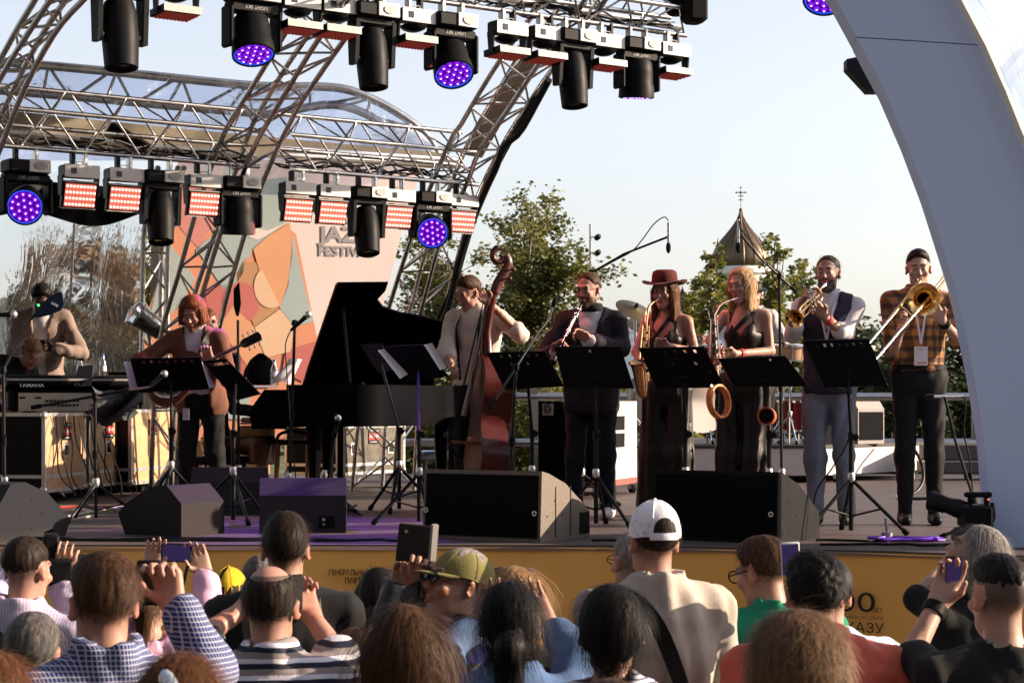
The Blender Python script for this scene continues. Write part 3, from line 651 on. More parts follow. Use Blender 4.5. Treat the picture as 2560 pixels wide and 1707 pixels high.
hedge('low green hedge along the park path behind the stage centre', 880, 1760, 29, 985, 12000, M_lf1, 41)
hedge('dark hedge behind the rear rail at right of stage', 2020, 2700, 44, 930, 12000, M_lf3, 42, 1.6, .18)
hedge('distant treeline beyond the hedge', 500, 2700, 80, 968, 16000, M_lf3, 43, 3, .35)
mb = MB(); mb.box(PF(170, 26, 1.0), (5.2, .4, 2.1), rotm(rz=4)); mb.box(PF(170, 25.95, 2.12), (5.4, .55, .14), rotm(rz=4))
solid('brick_wall', mb, mat('brown_brick', (.30, .15, .085), .85, var=.35, vscale=2, bump=.3), 'brown garden wall behind the clear plastic at left', 'wall')
mb = MB(); mb.box(PF(150, 48, 2.6), (9, 3, 3.6)); mb.box(PF(150, 48, 4.5), (9.3, 3.3, .25)); solid('pale_pavilion', mb, mat('pale_plaster', (.6, .56, .5), .8), 'pale low pavilion far behind the clear wall', 'building')
# lamp mast
lm = thing('lamp_mast', 'slim grey lamp mast with two round spotlights beside the birch', 'lamp post', PF(1477, 40, 0))
mb = MB(); mb.tube(PF(1476, 40, 0), P(1476, 560, 40), .035, 8, .025); build('pole', mb, M_alud, lm)
for py in (593, 632):
    p = P(1494, py, 39.9); mb = MB(); mb.lathe([(0, -.07), (.05, -.06), (.06, 0), (.045, .06), (0, .065)], 12, rotm(rx=60, rz=50), p); sp = build('spotlight', mb, M_blackm, lm)
    mb = MB(); mb.tube(P(1477, py, 40), p, .014, 6); build('bracket', mb, M_alud, sp)
mb = MB(); mb.path(smooth_poly([P(1130, 700, 30), P(1165, 672, 30), P(1210, 655, 30), P(1245, 665, 30)]), .006, 5); solid('loose_wire', mb, M_cable, 'thin loose wire arching left of the bass scroll', 'wire')
# cathedral
M_gold = mat('gilded_dome', (.11, .08, .055), .45, .7, var=.2, vscale=.25); M_stone = mat('pale_cathedral_stone', (.60, .58, .55), .8, var=.1, vscale=.2)
DC = 1000.0
ca = thing('cathedral', 'distant white cathedral with big golden onion dome and crosses', 'cathedral', PF(1852, DC, 0))
def dome(px, py0, wpx, name):
    s = DC / F; c = P(px, py0, DC); r = wpx / 2 * s; mb = MB(); n = 32
    prof = [(r * .93, 0), (r * .985, .12 * r), (r, .28 * r), (r * .97, .46 * r), (r * .86, .70 * r), (r * .70, .93 * r), (r * .5, 1.16 * r), (r * .32, 1.38 * r), (r * .17, 1.6 * r), (r * .08, 1.78 * r), (r * .035, 1.95 * r), (0, 2.0 * r)]
    mb.lathe(prof, n, None, c); d = build('dome', mb, M_gold, ca, 60)
    for k in range(n // 2):
        a = 2 * math.pi * k / (n // 2); mb = MB(); mb.path([c + A(q * 1.004 * math.cos(a), q * 1.004 * math.sin(a), z) for q, z in prof[:-1]], r * .018, 4); build('dome_rib', mb, M_gold, d)
    t = c + A(0, 0, 2.0 * r); mb = MB(); mb.ball(t, r * .065, 10); h = r * .78; mb.tube(t, t + A(0, 0, h), r * .016, 6)
    for zf, wf in ((.78, .16), (.62, .09), (.45, .07)): mb.tube(t + A(-r * wf, 0, h * zf), t + A(r * wf, 0, h * zf), r * .018, 6)
    for q in (A(-r * .16, 0, h * .78), A(r * .16, 0, h * .78), A(0, 0, h)): mb.ball(t + q, r * .035, 8)
    mb.ball(t + A(0, 0, h * .78), r * .05, 8); build('cross', mb, M_gold, d, 60)
    mb = MB(); mb.lathe([(r * .90, -2.2 * r), (r * .90, -.3 * r), (r * 1.02, -.24 * r), (r * 1.02, -.1 * r), (r * .95, 0)], n, None, c); dr = build('drum', mb, M_stone, ca, 30)
    for k in range(16):
        a = 2 * math.pi * k / 16; mb = MB(); q = c + A(r * .92 * math.cos(a), r * .92 * math.sin(a), 0); mb.tube(q + A(0, 0, -2.1 * r), q + A(0, 0, -.32 * r), r * .05, 8); build('column', mb, M_stone, dr)
    if wpx > 100:
        for k in range(16):
            a = 2 * math.pi * (k + .5) / 16; mb = MB(); q = c + A(r * .903 * math.cos(a), r * .903 * math.sin(a), -1.1 * r)
            mb.box(q, (r * .03, r * .16, r * 1.1), rotm(rz=math.degrees(a))); build('window', mb, M_screen, dr)
dome(1852, 668, 143, 'main'); dome(1706, 770, 52, 'side'); dome(2007, 742, 50, 'side')
s = DC / F; mb = MB(); mb.box(P(1855, 960, DC) + A(0, 10, -20), (76, 60, 80)); build('body', mb, M_stone, ca)
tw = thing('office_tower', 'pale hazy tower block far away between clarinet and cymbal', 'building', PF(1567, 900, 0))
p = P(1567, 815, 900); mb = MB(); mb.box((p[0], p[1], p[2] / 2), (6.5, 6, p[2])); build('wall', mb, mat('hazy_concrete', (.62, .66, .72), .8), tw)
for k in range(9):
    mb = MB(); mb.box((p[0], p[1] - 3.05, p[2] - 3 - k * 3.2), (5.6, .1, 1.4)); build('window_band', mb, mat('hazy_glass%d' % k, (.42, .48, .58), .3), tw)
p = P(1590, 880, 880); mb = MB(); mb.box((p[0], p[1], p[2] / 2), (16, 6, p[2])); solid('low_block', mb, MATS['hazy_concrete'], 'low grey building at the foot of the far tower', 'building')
# crowd barrier at the lower right
br = thing('crowd_barrier', 'aluminium crowd barrier top rail at bottom right', 'barrier', PF(2280, 6.4, 0))
mb = MB(); mb.tube(P(2000, 1692, 6.5), P(2420, 1700, 6.35), .022, 10); build('top_rail', mb, M_alu, br)
for px in (2010, 2150, 2290, 2410):
    q = P(px, 1698, 6.43); mb = MB(); mb.tube(q, A(q[0], q[1], 0), .012, 8); build('upright', mb, M_alu, br)
# ================================================================== STAGE LIGHTS
M_led = mat_emit('led_red_lens', (1.0, .34, .25), .9); M_ledw = mat_emit('led_hot_centre', (1.0, .55, .43), 1.7)
M_ledp = mat_emit('led_salmon_plate', (1.0, .22, .16), .30); M_ledoff = mat('led_red_dim', (.09, .018, .014), .4, spec=.05, var=.1, emit=(1, .12, .08), estr=.05)
M_pur = mat_emit('violet_led_field', (.22, .0, .80), .13); M_purw = mat_emit('violet_led_hot', (.62, .34, 1.0), 1.3); M_pur2 = mat_emit('violet_led_bubble', (.28, .02, .95), .33); M_ring = mat_emit('blue_ring', (.02, .10, 1.0), .5)
M_dim = mat('dark_lens', (.02, .016, .02), .12, var=0); M_rim = mat('grey_rim', (.42, .40, .38), .5)
RZB = math.degrees(math.atan2(BDIR[1], BDIR[0]))
def clampset(t, w=.1):
    for q in (-w / 2, w / 2): mb = MB(); mb.box((q, 0, -.035), (.03, .06, .09), b=.006); build('clamp', mb, M_silver if random.random() < .5 else M_blackm, t, 35, False)
def led_panel_proto(pitch, lit):
    t = thing('led_panel', '-', 'stage light')
    clampset(t)
    mb = MB(); mb.box((0, 0, -.135), (.285, .13, .095), b=.012); hb = build('base', mb, M_blackm, t, 35, False)
    mb = MB(); mb.box((0, -.068, -.135), (.29, .008, .10), b=.003); build('front_cover', mb, M_offwhite, hb, 35, False)
    mb = MB(); mb.box((-.07, -.0735, -.135), (.045, .004, .045)); build('display', mb, M_screen, hb, 0, False)
    mb = MB(); mb.tube((-.03, -.03, -.085), (.03, -.03, -.085), .004, 6); mb.tube((-.03, -.03, -.06), (.03, -.03, -.06), .004, 6); mb.tube((-.03, -.03, -.06), (-.03, -.03, -.09), .004, 6); mb.tube((.03, -.03, -.06), (.03, -.03, -.09), .004, 6); build('handle_loop', mb, M_silver, hb, 35, False)
    for s in (-1, 1):
        mb = MB(); mb.prism([(-.045, 0), (.045, 0), (.025, -.15), (-.025, -.15)], .012, np.array([[0, 0, 1], [1, 0, 0], [0, 1, 0]]), (s * .148 - .006, .0, -.17)); build('yoke_arm', mb, M_blackm, t, 0, False)
    M = rotm(rx=pitch); c = A(0, 0, -.31)
    mb = MB(); mb.box(c, (.28, .055, .20), M, b=.01); h = build('head', mb, M_blackm, t, 35, False)
    mb = MB(); mb.lathe([(0, 0), (.05, -.004), (.085, -.02), (.10, -.04)], 18, M @ rotm(rx=90), c + M @ A(0, .07, 0)); build('back_dome', mb, M_blackm, h, 60, False)
    for q in (-.102, .102): mb = MB(); mb.box(c + M @ A(0, 0, q), (.28, .05, .006), M); build('rim', mb, M_rim, h, 0, False)
    mb = MB(); mb.box(c + M @ A(0, -.0285, 0), (.25, .004, .175), M); build('lens_plate', mb, M_ledp if lit else M_ledoff, h, 0, False)
    a = MB(); b = MB()
    for i in range(9):
        for j in range(4):
            q = c + M @ A(-.112 + .028 * i, -.030, -.069 + .046 * j)
            a.lathe([(0, 0), (.0112, 0), (.0112, .006), (.006, .008)], 10, M @ rotm(rx=90), q); b.lathe([(0, .012), (.0078, .010), (.0078, .006)], 8, M @ rotm(rx=90), q)
    o = build('led_lenses', a, M_led if lit else M_ledoff, h, 0, False); o['kind'] = 'stuff'
    if lit: o = build('led_cores', b, M_ledw, h, 0, False); o['kind'] = 'stuff'
    return t
def mover_base(t, oval=True):
    clampset(t, .16)
    mb = MB(); mb.box((0, .0, -.13), (.33, .20, .10), b=.014); hb = build('base', mb, M_black, t, 35, False)
    mb = MB(); mb.box((.07, -.105, -.125), (.17, .012, .095), b=.004); build('front_cover', mb, M_offwhite, hb, 35, False)
    mb = MB(); mb.lathe([(0, 0), (.026, 0), (.03, .004)], 14, rotm(rx=90) @ np.diag([1.7, 1, 1]), (.075, -.115, -.125)); build('dial', mb, M_rim, hb, 35, False)
    mb = MB(); mb.box((.085, -.1165, -.125), (.022, .004, .03)); build('display', mb, M_screen, hb, 0, False)
def wash_proto(aim, lit=True):
    "aim: direction the lens looks in the fixture's own frame"
    t = thing('wash_light', '-', 'stage light'); mover_base(t)
    mb = MB(); mb.box((0, 0, -.215), (.36, .11, .075), b=.015); yk = build('yoke', mb, M_black, t, 35, False)
    for s in (-1, 1):
        mb = MB(); mb.box((s * .178, 0, -.345), (.034, .13, .27), b=.012); build('yoke_arm', mb, M_black, yk, 35, False)
    v, f = text_mesh('LIGHT SKY', .034); mb = MB(); mb.add(v, f, rotm(ry=180), (0, -.058, -.212)); build('lettering', mb, M_rim, yk, 0, False)
    M = frame_z(A(*aim), (1, 0, 0)); c = A(0, 0, -.40)
    mb = MB(); mb.lathe([(0, -.17), (.09, -.165), (.115, -.13), (.125, -.06), (.125, .02), (.137, .06), (.140, .135), (.130, .14), (.126, .12)], 28, M, c); h = build('head', mb, M_black, t, 45, False)
    mb = MB(); mb.lathe([(.119, .118), (.128, .122), (.128, .128), (.119, .128)], 28, M, c, False); build('glow_ring', mb, M_ring, h, 45, False)
    mb = MB(); mb.lathe([(0, .122), (.119, .122), (.119, .118)], 28, M, c); build('lens_plate', mb, M_pur, h, 45, False)
    a = MB(); b = MB()
    for ring, rr in ((1, 0), (6, .05), (12, .095)):
        for k in range(ring):
            q = c + M @ A(rr * math.cos(6.283 * k / ring + .26), rr * math.sin(6.283 * k / ring + .26), .122)
            a.ball(q, (.0215, .0215, .016), 10, M); b.ball(q + M @ A(0, 0, .013), (.0085, .0085, .006), 6, M)
    o = build('lens_bubbles', a, M_pur2, h, 60, False); o['kind'] = 'stuff'; o = build('lens_hot_spots', b, M_purw, h, 60, False); o['kind'] = 'stuff'
    return t
def spot_proto(aim):
    t = thing('spot_light', '-', 'stage light'); mover_base(t)
    mb = MB(); mb.box((0, 0, -.20), (.31, .11, .06), b=.012); yk = build('yoke', mb, M_black, t, 35, False)
    for s in (-1, 1):
        mb = MB(); mb.prism([(-.06, 0), (.06, 0), (.04, -.30), (-.04, -.30)], .03, np.array([[0, 0, 1], [1, 0, 0], [0, 1, 0]]), (s * .145 - .015, 0, -.2)); build('yoke_arm', mb, M_black, yk, 0, False)
        mb = MB(); mb.tube((s * .10, 0, -.455), (s * .14, 0, -.455), .02, 10); build('pivot', mb, M_silver, yk, 35, False)
    M = frame_z(A(*aim), (1, 0, 0)); c = A(0, 0, -.43)
    mb = MB(); mb.lathe([(0, -.20), (.05, -.198), (.085, -.175), (.105, -.10), (.108, .05), (.10, .19), (.098, .22), (.084, .225), (.078, .20)], 26, M, c); h = build('head', mb, M_black, t, 40, False)
    mb = MB(); mb.lathe([(0, .207), (.05, .205), (.08, .198)], 22, M, c); build('lens', mb, M_dim, h, 60, False)
    return t
protoused = {}
def hang(kind, key, maker, px, bar, label, group, sc=1.0):
    if key not in protoused: t = maker(); protoused[key] = t
    else: t = copy_tree(protoused[key])
    p = bar(px); t.location = p; t.rotation_euler = (0, 0, R(RZB)); t.scale = (sc,) * 3; tag(t, label, 'stage light', group); return t
barA1 = lambda px: FLA1[0] + (FLA1[2] - FLA1[0]) * ((px + 40) / 688.) ** 1.03 - ZU * .02
barA2 = lambda px: FLA2[0] + (FLA2[2] - FLA2[0]) * ((px - 727) / 469.) ** 1.02 - ZU * .02
fwd = nrm(A(-math.sin(R(-RZB)) * -1, -math.cos(R(RZB)), 0))          # towards the viewer in the fixture frame
toV = A(math.sin(R(-RZB)), -math.cos(R(RZB)), 0)
G1, G2, G3 = 'red LED panels on the trusses', 'violet wash lights on the trusses', 'black spot moving heads on the trusses'
for px, lab in ((190, 'glowing red LED panel on lower truss, second fixture from left edge'), (300, 'glowing red LED panel on lower truss, third fixture from left edge'), (500, 'glowing red LED panel just left of the first rib')):
    hang('led', 'ledA', lambda: led_panel_proto(14, True), px, barA1, lab, G1)
for px, lab in ((742, 'glowing red LED panel right of the first rib'), (826, 'glowing red LED panel above the word JAZZ'), (988, 'glowing red LED panel left of the violet wash light'), (1150, 'glowing red LED panel at right end of middle truss')):
    hang('led', 'ledA', lambda: led_panel_proto(14, True), px, barA2, lab, G1)
hang('wash', 'washA', lambda: wash_proto((-.42, -.86, -.30)), 62, barA1, 'violet wash light facing the viewer at far left', G2)
hang('wash', 'washA', lambda: wash_proto((-.42, -.86, -.30)), 1072, barA2, 'violet wash light facing the viewer above the piano tail', G2)
hang('spot', 'spotA', lambda: spot_proto((-.1, -.28, -1)), 392, barA1, 'black spot light hanging between red panels at left', G3)
hang('spot', 'spotA', lambda: spot_proto((-.1, -.28, -1)), 912, barA2, 'black spot light hanging in front of the word JAZZ', G3)
hang('wash', 'washD', lambda: wash_proto((.05, .10, -1)), 592, barA1, 'wash light pointing straight down beside the first rib', G2)
for px, lab in ((440, 'downward red LED panel at top left of upper truss'), (745, 'downward red LED panel right of upper wash light, left of two'), (842, 'downward red LED panel right of upper wash light, right of two'), (1035, 'downward red LED panel between upper spot and wash'), (1268, 'downward red LED panel on upper truss above the birch, left of two'),
                (1362, 'downward red LED panel on upper truss above the birch, right of two'), (1512, 'downward red LED panel between the two right upper movers'), (1678, 'downward red LED panel at right end of upper truss')):
    hang('led', 'ledB', lambda: led_panel_proto(86, False), px, fB, lab, G1)
hang('spot', 'spotB', lambda: spot_proto((-.03, -.15, -1)), 300, fB, 'black spot light cropped by the top edge at left', G3, 1.12)
hang('wash', 'washB', lambda: wash_proto((-.15, -.42, -1)), 630, fB, 'violet wash light pointing down at top edge', G2, 1.05)
hang('spot', 'spotB', lambda: spot_proto((-.03, -.15, -1)), 930, fB, 'black spot light left of the upper violet wash', G3, 1.05)
hang('wash', 'washC', lambda: wash_proto((-.28, -.70, -1)), 1128, fB, 'violet wash light glowing on the upper truss', G2, 1.05)
hang('spot', 'spotB', lambda: spot_proto((-.03, -.15, -1)), 1432, fB, 'black spot light on the right part of upper truss', G3, 1.02)
hang('wash', 'washD', lambda: wash_proto((.05, .10, -1)), 1592, fB, 'wash light pointing down near the right end of upper truss', G2, 1.0)
# fixtures on the right arch
t = hang('wash', 'washC', None, 1128, lambda px: P(2062, -185, 13.2), 'violet wash light cropped by top edge beside the arch', G2); t.rotation_euler = (0, 0, R(8))
ar = thing('arch_floodlight', 'black flat floodlight bracketed behind the arch edge', 'stage light', P(2170, 215, 12.2))
mb = MB(); mb.prism([(0, 0), (.10, .02), (.30, -.14), (.27, -.20), (.13, -.20), (.0, -.06)], .12, np.array([[1, 0, 0], [0, 0, 1], [0, 1, 0]]), P(2117, 148, 12.2)); build('head', mb, M_black, ar, 0)
mb = MB(); mb.box(P(2160, 140, 12.25), (.05, .05, .22), rotm(ry=-8)); build('bracket', mb, M_black, ar)
# strip light behind the truss
st = thing('strip_light', 'black strip light tilted behind the lower left truss', 'stage light', P(330, 350, 16.8))
Mx = rotm(ry=31); mb = MB(); mb.box(P(325, 350, 16.8), (.40, .12, .12), Mx, b=.02); build('body', mb, M_black, st)
mb = MB(); mb.box(P(318, 367, 16.78), (.34, .05, .02), Mx); build('orange_stripe', mb, mat('orange_stripe', (.4, .09, .03), .5), st)
# bagged floodlight by the ladder truss
fl = thing('bagged_floodlight', 'floodlight wrapped in clear plastic left of the guitarist', 'stage light', P(365, 830, 18.9))
mb = MB(); mb.lathe([(0, -.14), (.06, -.13), (.07, .07), (.09, .12), (0, .11)], 14, frame_z((-.7, -.3, .5)), P(368, 812, 18.9)); build('body', mb, M_blackm, fl)
mb = MB(); mb.lathe([(0, -.2), (.09, -.17), (.11, .09), (.12, .16), (0, .2)], 20, frame_z((-.7, -.3, .5)), P(366, 803, 18.9)); build('plastic_bag', mb, M_film_l, fl, 60)
mb = MB(); mb.tube(P(368, 820, 18.9), P(385, 900, 19.1), .02, 8); build('arm', mb, M_alud, fl)

# light actually thrown by the lit fixtures (lamps stand at the lenses)
def spot(name, p, target, col, e, ang, blend=.5, r=.08):
    l = bpy.data.lights.new(name, 'SPOT'); l.energy = e; l.color = col; l.spot_size = R(ang); l.spot_blend = blend; l.shadow_soft_size = r
    o = bpy.data.objects.new(name, l); COL.objects.link(o); o.location = p; o.rotation_euler = (Vector(target) - Vector(p)).to_track_quat('-Z', 'Y').to_euler(); return o
PINK = (1, .20, .17); VIO = (.28, .03, 1)
spot('red_panel_lamp', fB(1035) - ZU * .45, PF(1560, 14.0, 2.6), PINK, 85, 46)
spot('red_panel_lamp', fB(1512) - ZU * .45, PF(2130, 13.4, 2.5), PINK, 90, 32)
spot('red_panel_lamp', barA2(742) - ZU * .4 + toV * .2, PF(480, 15.4, 2.5), PINK, 55, 60)
spot('red_panel_lamp', barA2(1150) - ZU * .4 + toV * .2, PF(1150, 14.6, 2.4), PINK, 65, 60)
spot('violet_wash_lamp', fB(630) - ZU * .62 + toV * .1, PF(760, 12.2, 1.3), VIO, 230, 34)
spot('violet_wash_lamp', fB(1128) - ZU * .62 + toV * .1, PF(960, 13.6, 1.3), VIO, 200, 26)
spot('violet_wash_lamp', barA1(592) - ZU * .6, PF(560, 14.2, 1.3), VIO, 60, 44)
spot('violet_wash_lamp', P(2062, -20, 13.1), PF(2260, 11.7, 1.3), VIO, 200, 26)

# ================================================================== STAGE GEAR
def wedge(label, pos, rz, w, prof, m=M_tolex, grille=None, group='floor monitors', sub=(), rim=True):
    "floor speaker: side profile prof [(y,z)...] (y to the rear) swept over width w; front faces local -y"
    t = thing('floor_monitor', label, 'loudspeaker', pos, rz, group)
    Mx = np.array([[0, 0, 1], [1, 0, 0], [0, 1, 0]])
    mb = MB(); mb.prism(prof, w, Mx, (-w / 2, 0, 0)); build('cabinet', mb, m, t, 30, False)
    if grille:
        (y0, z0), (y1, z1) = grille; nv = nrm(A(0, -(z1 - z0), (y1 - y0)))
        if nv[1] > 0: nv = -nv
        a, b = A(0, y0, z0) + nv * .006, A(0, y1, z1) + nv * .006; ax = A(w / 2 - .02, 0, 0); mb = MB(); up = nrm(b - a) * .02
        mb.sheet([a - ax + up, a + ax + up, b + ax - up, b - ax - up], .012, -nv); build('grille', mb, M_grille, t, 0, False)
    for k in range(5 if rim else 0):
        y_, z_ = prof[k % len(prof)]; q = A(w / 2 + .001, .08 + .09 * (k % 3), .06 + .09 * (k // 2)); mb = MB(); mb.lathe([(0, .003), (.006, .002), (.006, 0)], 8, rotm(ry=90), q); build('screw', mb, M_blackm, t, 0, False)
    return t
pf1 = [(0, 0), (.60, 0), (.60, .16), (.30, .335), (.10, .40), (.02, .415)]
c1 = (PF(1057, 12.06) + PF(1350, 11.64)) / 2; a1 = math.degrees(math.atan2(11.64 - 12.06, PF(1350, 11.64)[0] - PF(1057, 12.06)[0]))
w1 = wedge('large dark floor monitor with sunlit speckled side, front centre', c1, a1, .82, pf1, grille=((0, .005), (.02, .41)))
mb = MB(); mb.box((-.30, .012, .165), (.028, .012, .028)); build('badge', mb, M_rim, w1, 0, False)
for q in (-.385, .37): mb = MB(); mb.lathe([(.008, 0), (.016, 0), (.016, .008), (.008, .008)], 14, rotm(rx=90), (q, .006, .17), False); build('fly_point', mb, M_silver, w1, 30, False)
for y_ in (.12, .3):
    mb = MB(); mb.box((.4105, y_ + .06, .17), (.003, .012, .3), b=.001); build('side_seam', mb, M_blackm, w1, 0, False)
mb = MB(); mb.box((.411, .53, .09), (.006, .12, .13), b=.002); build('handle_recess', mb, M_rubber, w1, 0, False)
c2 = (PF(1636, 11.98) + PF(1936, 11.56)) / 2; a2 = math.degrees(math.atan2(11.56 - 11.98, PF(1936, 11.56)[0] - PF(1636, 11.98)[0]))
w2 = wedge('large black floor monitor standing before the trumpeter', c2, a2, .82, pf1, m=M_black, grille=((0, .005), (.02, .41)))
mb = MB(); mb.lathe([(.008, 0), (.016, 0), (.016, .008), (.008, .008)], 14, rotm(rx=90), (.37, .006, .17), False); build('fly_point', mb, M_silver, w2, 30, False)
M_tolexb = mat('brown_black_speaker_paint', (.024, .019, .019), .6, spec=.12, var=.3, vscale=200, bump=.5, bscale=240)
w3 = wedge('brownish floor monitor with curved side in front of the guitarist', PF(440, 12.45), 58, .40, [(-.22, 0), (.24, 0), (.30, .13), (.22, .20), (.10, .265), (-.03, .305), (-.10, .31), (-.22, .20)], m=M_tolexb)
mb = MB(); mb.lathe([(0, 0), (.06, 0), (.062, .004), (.0, .006)], 20, rotm(ry=90), (.2, .06, .12)); build('side_port', mb, M_rubber, w3, 40, False)
mb = MB(); mb.prism([(-.02, .26), (.14, .20), (.22, .155), (.20, .15), (.1, .18), (-.02, .235)], .004, np.array([[0, 0, 1], [1, 0, 0], [0, 1, 0]]), (.199, 0, 0)); build('grip_slot', mb, M_rubber, w3, 0, False)
pf2 = [(0, 0), (.42, 0), (.42, .12), (.12, .34), (.09, .34), (0, .235)]
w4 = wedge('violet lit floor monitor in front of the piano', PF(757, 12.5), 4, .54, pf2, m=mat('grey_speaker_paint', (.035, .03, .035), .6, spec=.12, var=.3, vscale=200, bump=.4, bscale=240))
mb = MB(); mb.box((.15, -.004, .07), (.10, .008, .07)); build('connector_plate', mb, M_rubber, w4, 0, False)
mb = MB(); mb.box((.13, -.009, .085), (.018, .004, .018)); mb.box((.13, -.009, .055), (.012, .004, .012)); build('socket', mb, M_silver, w4, 0, False)
wedge('violet lit floor monitor partly hidden behind the guitarist leg', PF(572, 14.5), 3, .55, pf2, m=MATS['grey_speaker_paint'])
wedge('dark floor monitor cut by the left edge', PF(-48, 12.0), -32, .5, [(-.1, 0), (.45, 0), (.5, .1), (.3, .27), (.12, .34), (0, .33), (-.1, .2)], m=M_tolexb)
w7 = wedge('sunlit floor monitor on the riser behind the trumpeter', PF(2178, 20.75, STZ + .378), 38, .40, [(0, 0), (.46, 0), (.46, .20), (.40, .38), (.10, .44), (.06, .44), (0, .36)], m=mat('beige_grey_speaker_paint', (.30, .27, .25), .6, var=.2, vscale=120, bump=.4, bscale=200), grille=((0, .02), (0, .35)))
mb = MB(); mb.box((.203, .38, .07), (.01, .12, .14)); build('handle_recess', mb, M_rubber, w7, 0, False)

def flight_case(label, a, b, dep, z0, h, fm, sm, text=True, group='flight cases on stage', latch=1, lid=False):
    "front face runs from a to b (xy), case extends dep to the rear side; fm front face material, sm side material"
    a, b = A(*a[:2], 0), A(*b[:2], 0); u = nrm(b - a); L_ = np.linalg.norm(b - a); rz = math.degrees(math.atan2(u[1], u[0]))
    c = (a + b) / 2 + A(-u[1], u[0], 0) * dep / 2; t = thing('flight_case', label, 'flight case', A(c[0], c[1], STZ), rz, group)
    zz = z0 - STZ; mb = MB(); mb.mi = 1; mb.box((0, 0, zz + h / 2), (L_ - .01, dep - .01, h - .01)); 
    mb.mi = 0; mb.box((0, -dep / 2 + .004, zz + h / 2), (L_ - .02, .008, h - .02)); build('panels', mb, [fm, sm], t, 0, False)
    for sx in (-1, 1):
        for sy in (-1, 1): mb = MB(); mb.box((sx * (L_ / 2 - .012), sy * (dep / 2 - .012), zz + h / 2), (.03, .03, h)); build('edge_profile', mb, M_silver, t, 0, False)
        for sz in (.012, h - .012, h * .2):
            mb = MB(); mb.box((0, sx * (dep / 2 - .011), zz + sz), (L_ - .03, .028, .028)); build('edge_profile', mb, M_silver, t, 0, False)
            mb = MB(); mb.box((sx * (L_ / 2 - .011), 0, zz + sz), (.028, dep - .03, .028)); build('edge_profile', mb, M_silver, t, 0, False)
        for sy in (-1, 1):
            for sz in (.02, h - .02): mb = MB(); mb.ball((sx * (L_ / 2 - .015), sy * (dep / 2 - .015), zz + sz), .034, 10); build('corner_ball', mb, M_silver, t, 40, False)
            caster(A(sx * (L_ / 2 - .1), sy * (dep / 2 - .1), 0), t, .04) if z0 > STZ + .07 else None
    for side in (0, 1):
        for q in ([0] if latch == 1 else [-.28, .28]):
            if side == 0: p = A(q * L_, -dep / 2 - .001, zz + h * .52); M = rotm()
            else: p = A(-L_ / 2 - .001, -.05, zz + h * .52); M = rotm(rz=-90)
            mb = MB(); mb.box(p, (.115, .012, .115), M, b=.004); la = build('latch_plate', mb, M_silver, t, 0, False)
            mb = MB(); mb.box(p + M @ A(0, -.006, 0), (.08, .006, .08), M); build('latch', mb, M_chrome, la, 0, False)
        if text:
            if side == 0: p = A(.02, -dep / 2 - .002, zz + h * .76); M = rotm()
            else: p = A(-L_ / 2 - .002, -.02, zz + h * .76); M = rotm(rz=-90)
            mb = MB(); mb.box(p, (.19, .006, .14), M); st_ = build('sticker', mb, M_caseblk, t, 0, False)
            mb = MB(); mb.box(p + M @ A(0, -.003, .0), (.18, .006, .065), M); build('label_field', mb, M_red, st_, 0, False)
            for tx, dz, sz in (('UNION PRO', 0, .042), ('СВЕТ ВИДЕО СЦЕНА', .052, .018), ('WWW.UNIONPRO.RU', -.052, .018)):
                v, f = text_mesh(tx, sz, 0, .165 if dz == 0 else .15); mb = MB(); mb.add(v, f, M, p + M @ A(0, -.008, dz)); build('lettering', mb, M_stickerw, st_, 0, False)
    return t
# console cases: lit faces look right, dark ends look at the viewer
ca0, ca1 = PF(112, 16.1), PF(214, 16.95); ca2 = PF(222, 17.02); ca3 = PF(316, 17.85)
flight_case('birch flight case with dark end under the mixing desk', ca0, ca1, 1.0, STZ + .085, .64, M_birch, M_caseblk, group='flight cases on stage')
flight_case('middle birch flight case crossed by hanging cables', ca2, ca3, 1.0, STZ + .085, .64, M_birch, M_caseblk)
flight_case('rear birch flight case half hidden by the guitarist', PF(328, 17.6), PF(428, 18.5), .8, STZ + .085, .66, M_birch, M_caseblk)
flight_case('scuffed black flight case with silver edges under the piano tail', PF(846, 18.3), PF(1012, 19.3), .6, STZ + .14, .46, mat('scuffed_case', (.10, .085, .06), .6, var=.5, vscale=9), M_caseblk, latch=2)
flight_case('dark flight case behind the piano legs', PF(760, 18.9), PF(838, 18.9), .5, STZ + .14, .40, M_caseblk, M_caseblk, latch=1)

# mixing desk
md = thing('mixing_desk', 'large mixing desk with beige rear panel on the flight cases', 'mixing desk', PF(180, 16.75, STZ + .73))
Mr = rotm(rz=22); c0 = PF(172, 16.75, STZ + .73)
def mdb(name, c, sz, m, par=md, M=None, b=0): mb = MB(); mb.box(c0 + Mr @ A(*c), sz, Mr if M is None else Mr @ M, b=b); return build(name, mb, m, par)
M_beige = mat('beige_rack_panel', (.55, .49, .40), .5, .1, var=.06)
mdb('body', (0, .35, .10), (.98, .62, .17), M_black, b=.02); rear = mdb('rear_panel', (-.1, .03, .085), (.62, .03, .15), M_beige)
mdb('meter_bridge', (.02, .16, .235), (1.04, .20, .10), M_black, M=rotm(rx=-20), b=.015); mdb('bridge_edge', (.02, .062, .272), (1.04, .012, .018), M_rim)
v, f = text_mesh('YAMAHA', .055, .001, .21); mb = MB(); mb.add(v, f, Mr @ rotm(rx=-20), c0 + Mr @ A(-.30, .052, .225)); build('lettering', mb, M_stickerw, md, 0)
v, f = text_mesh('CL5', .035, 0, .09); mb = MB(); mb.add(v, f, Mr @ rotm(rx=-20), c0 + Mr @ A(.10, .052, .23)); build('lettering', mb, M_rim, md, 0)
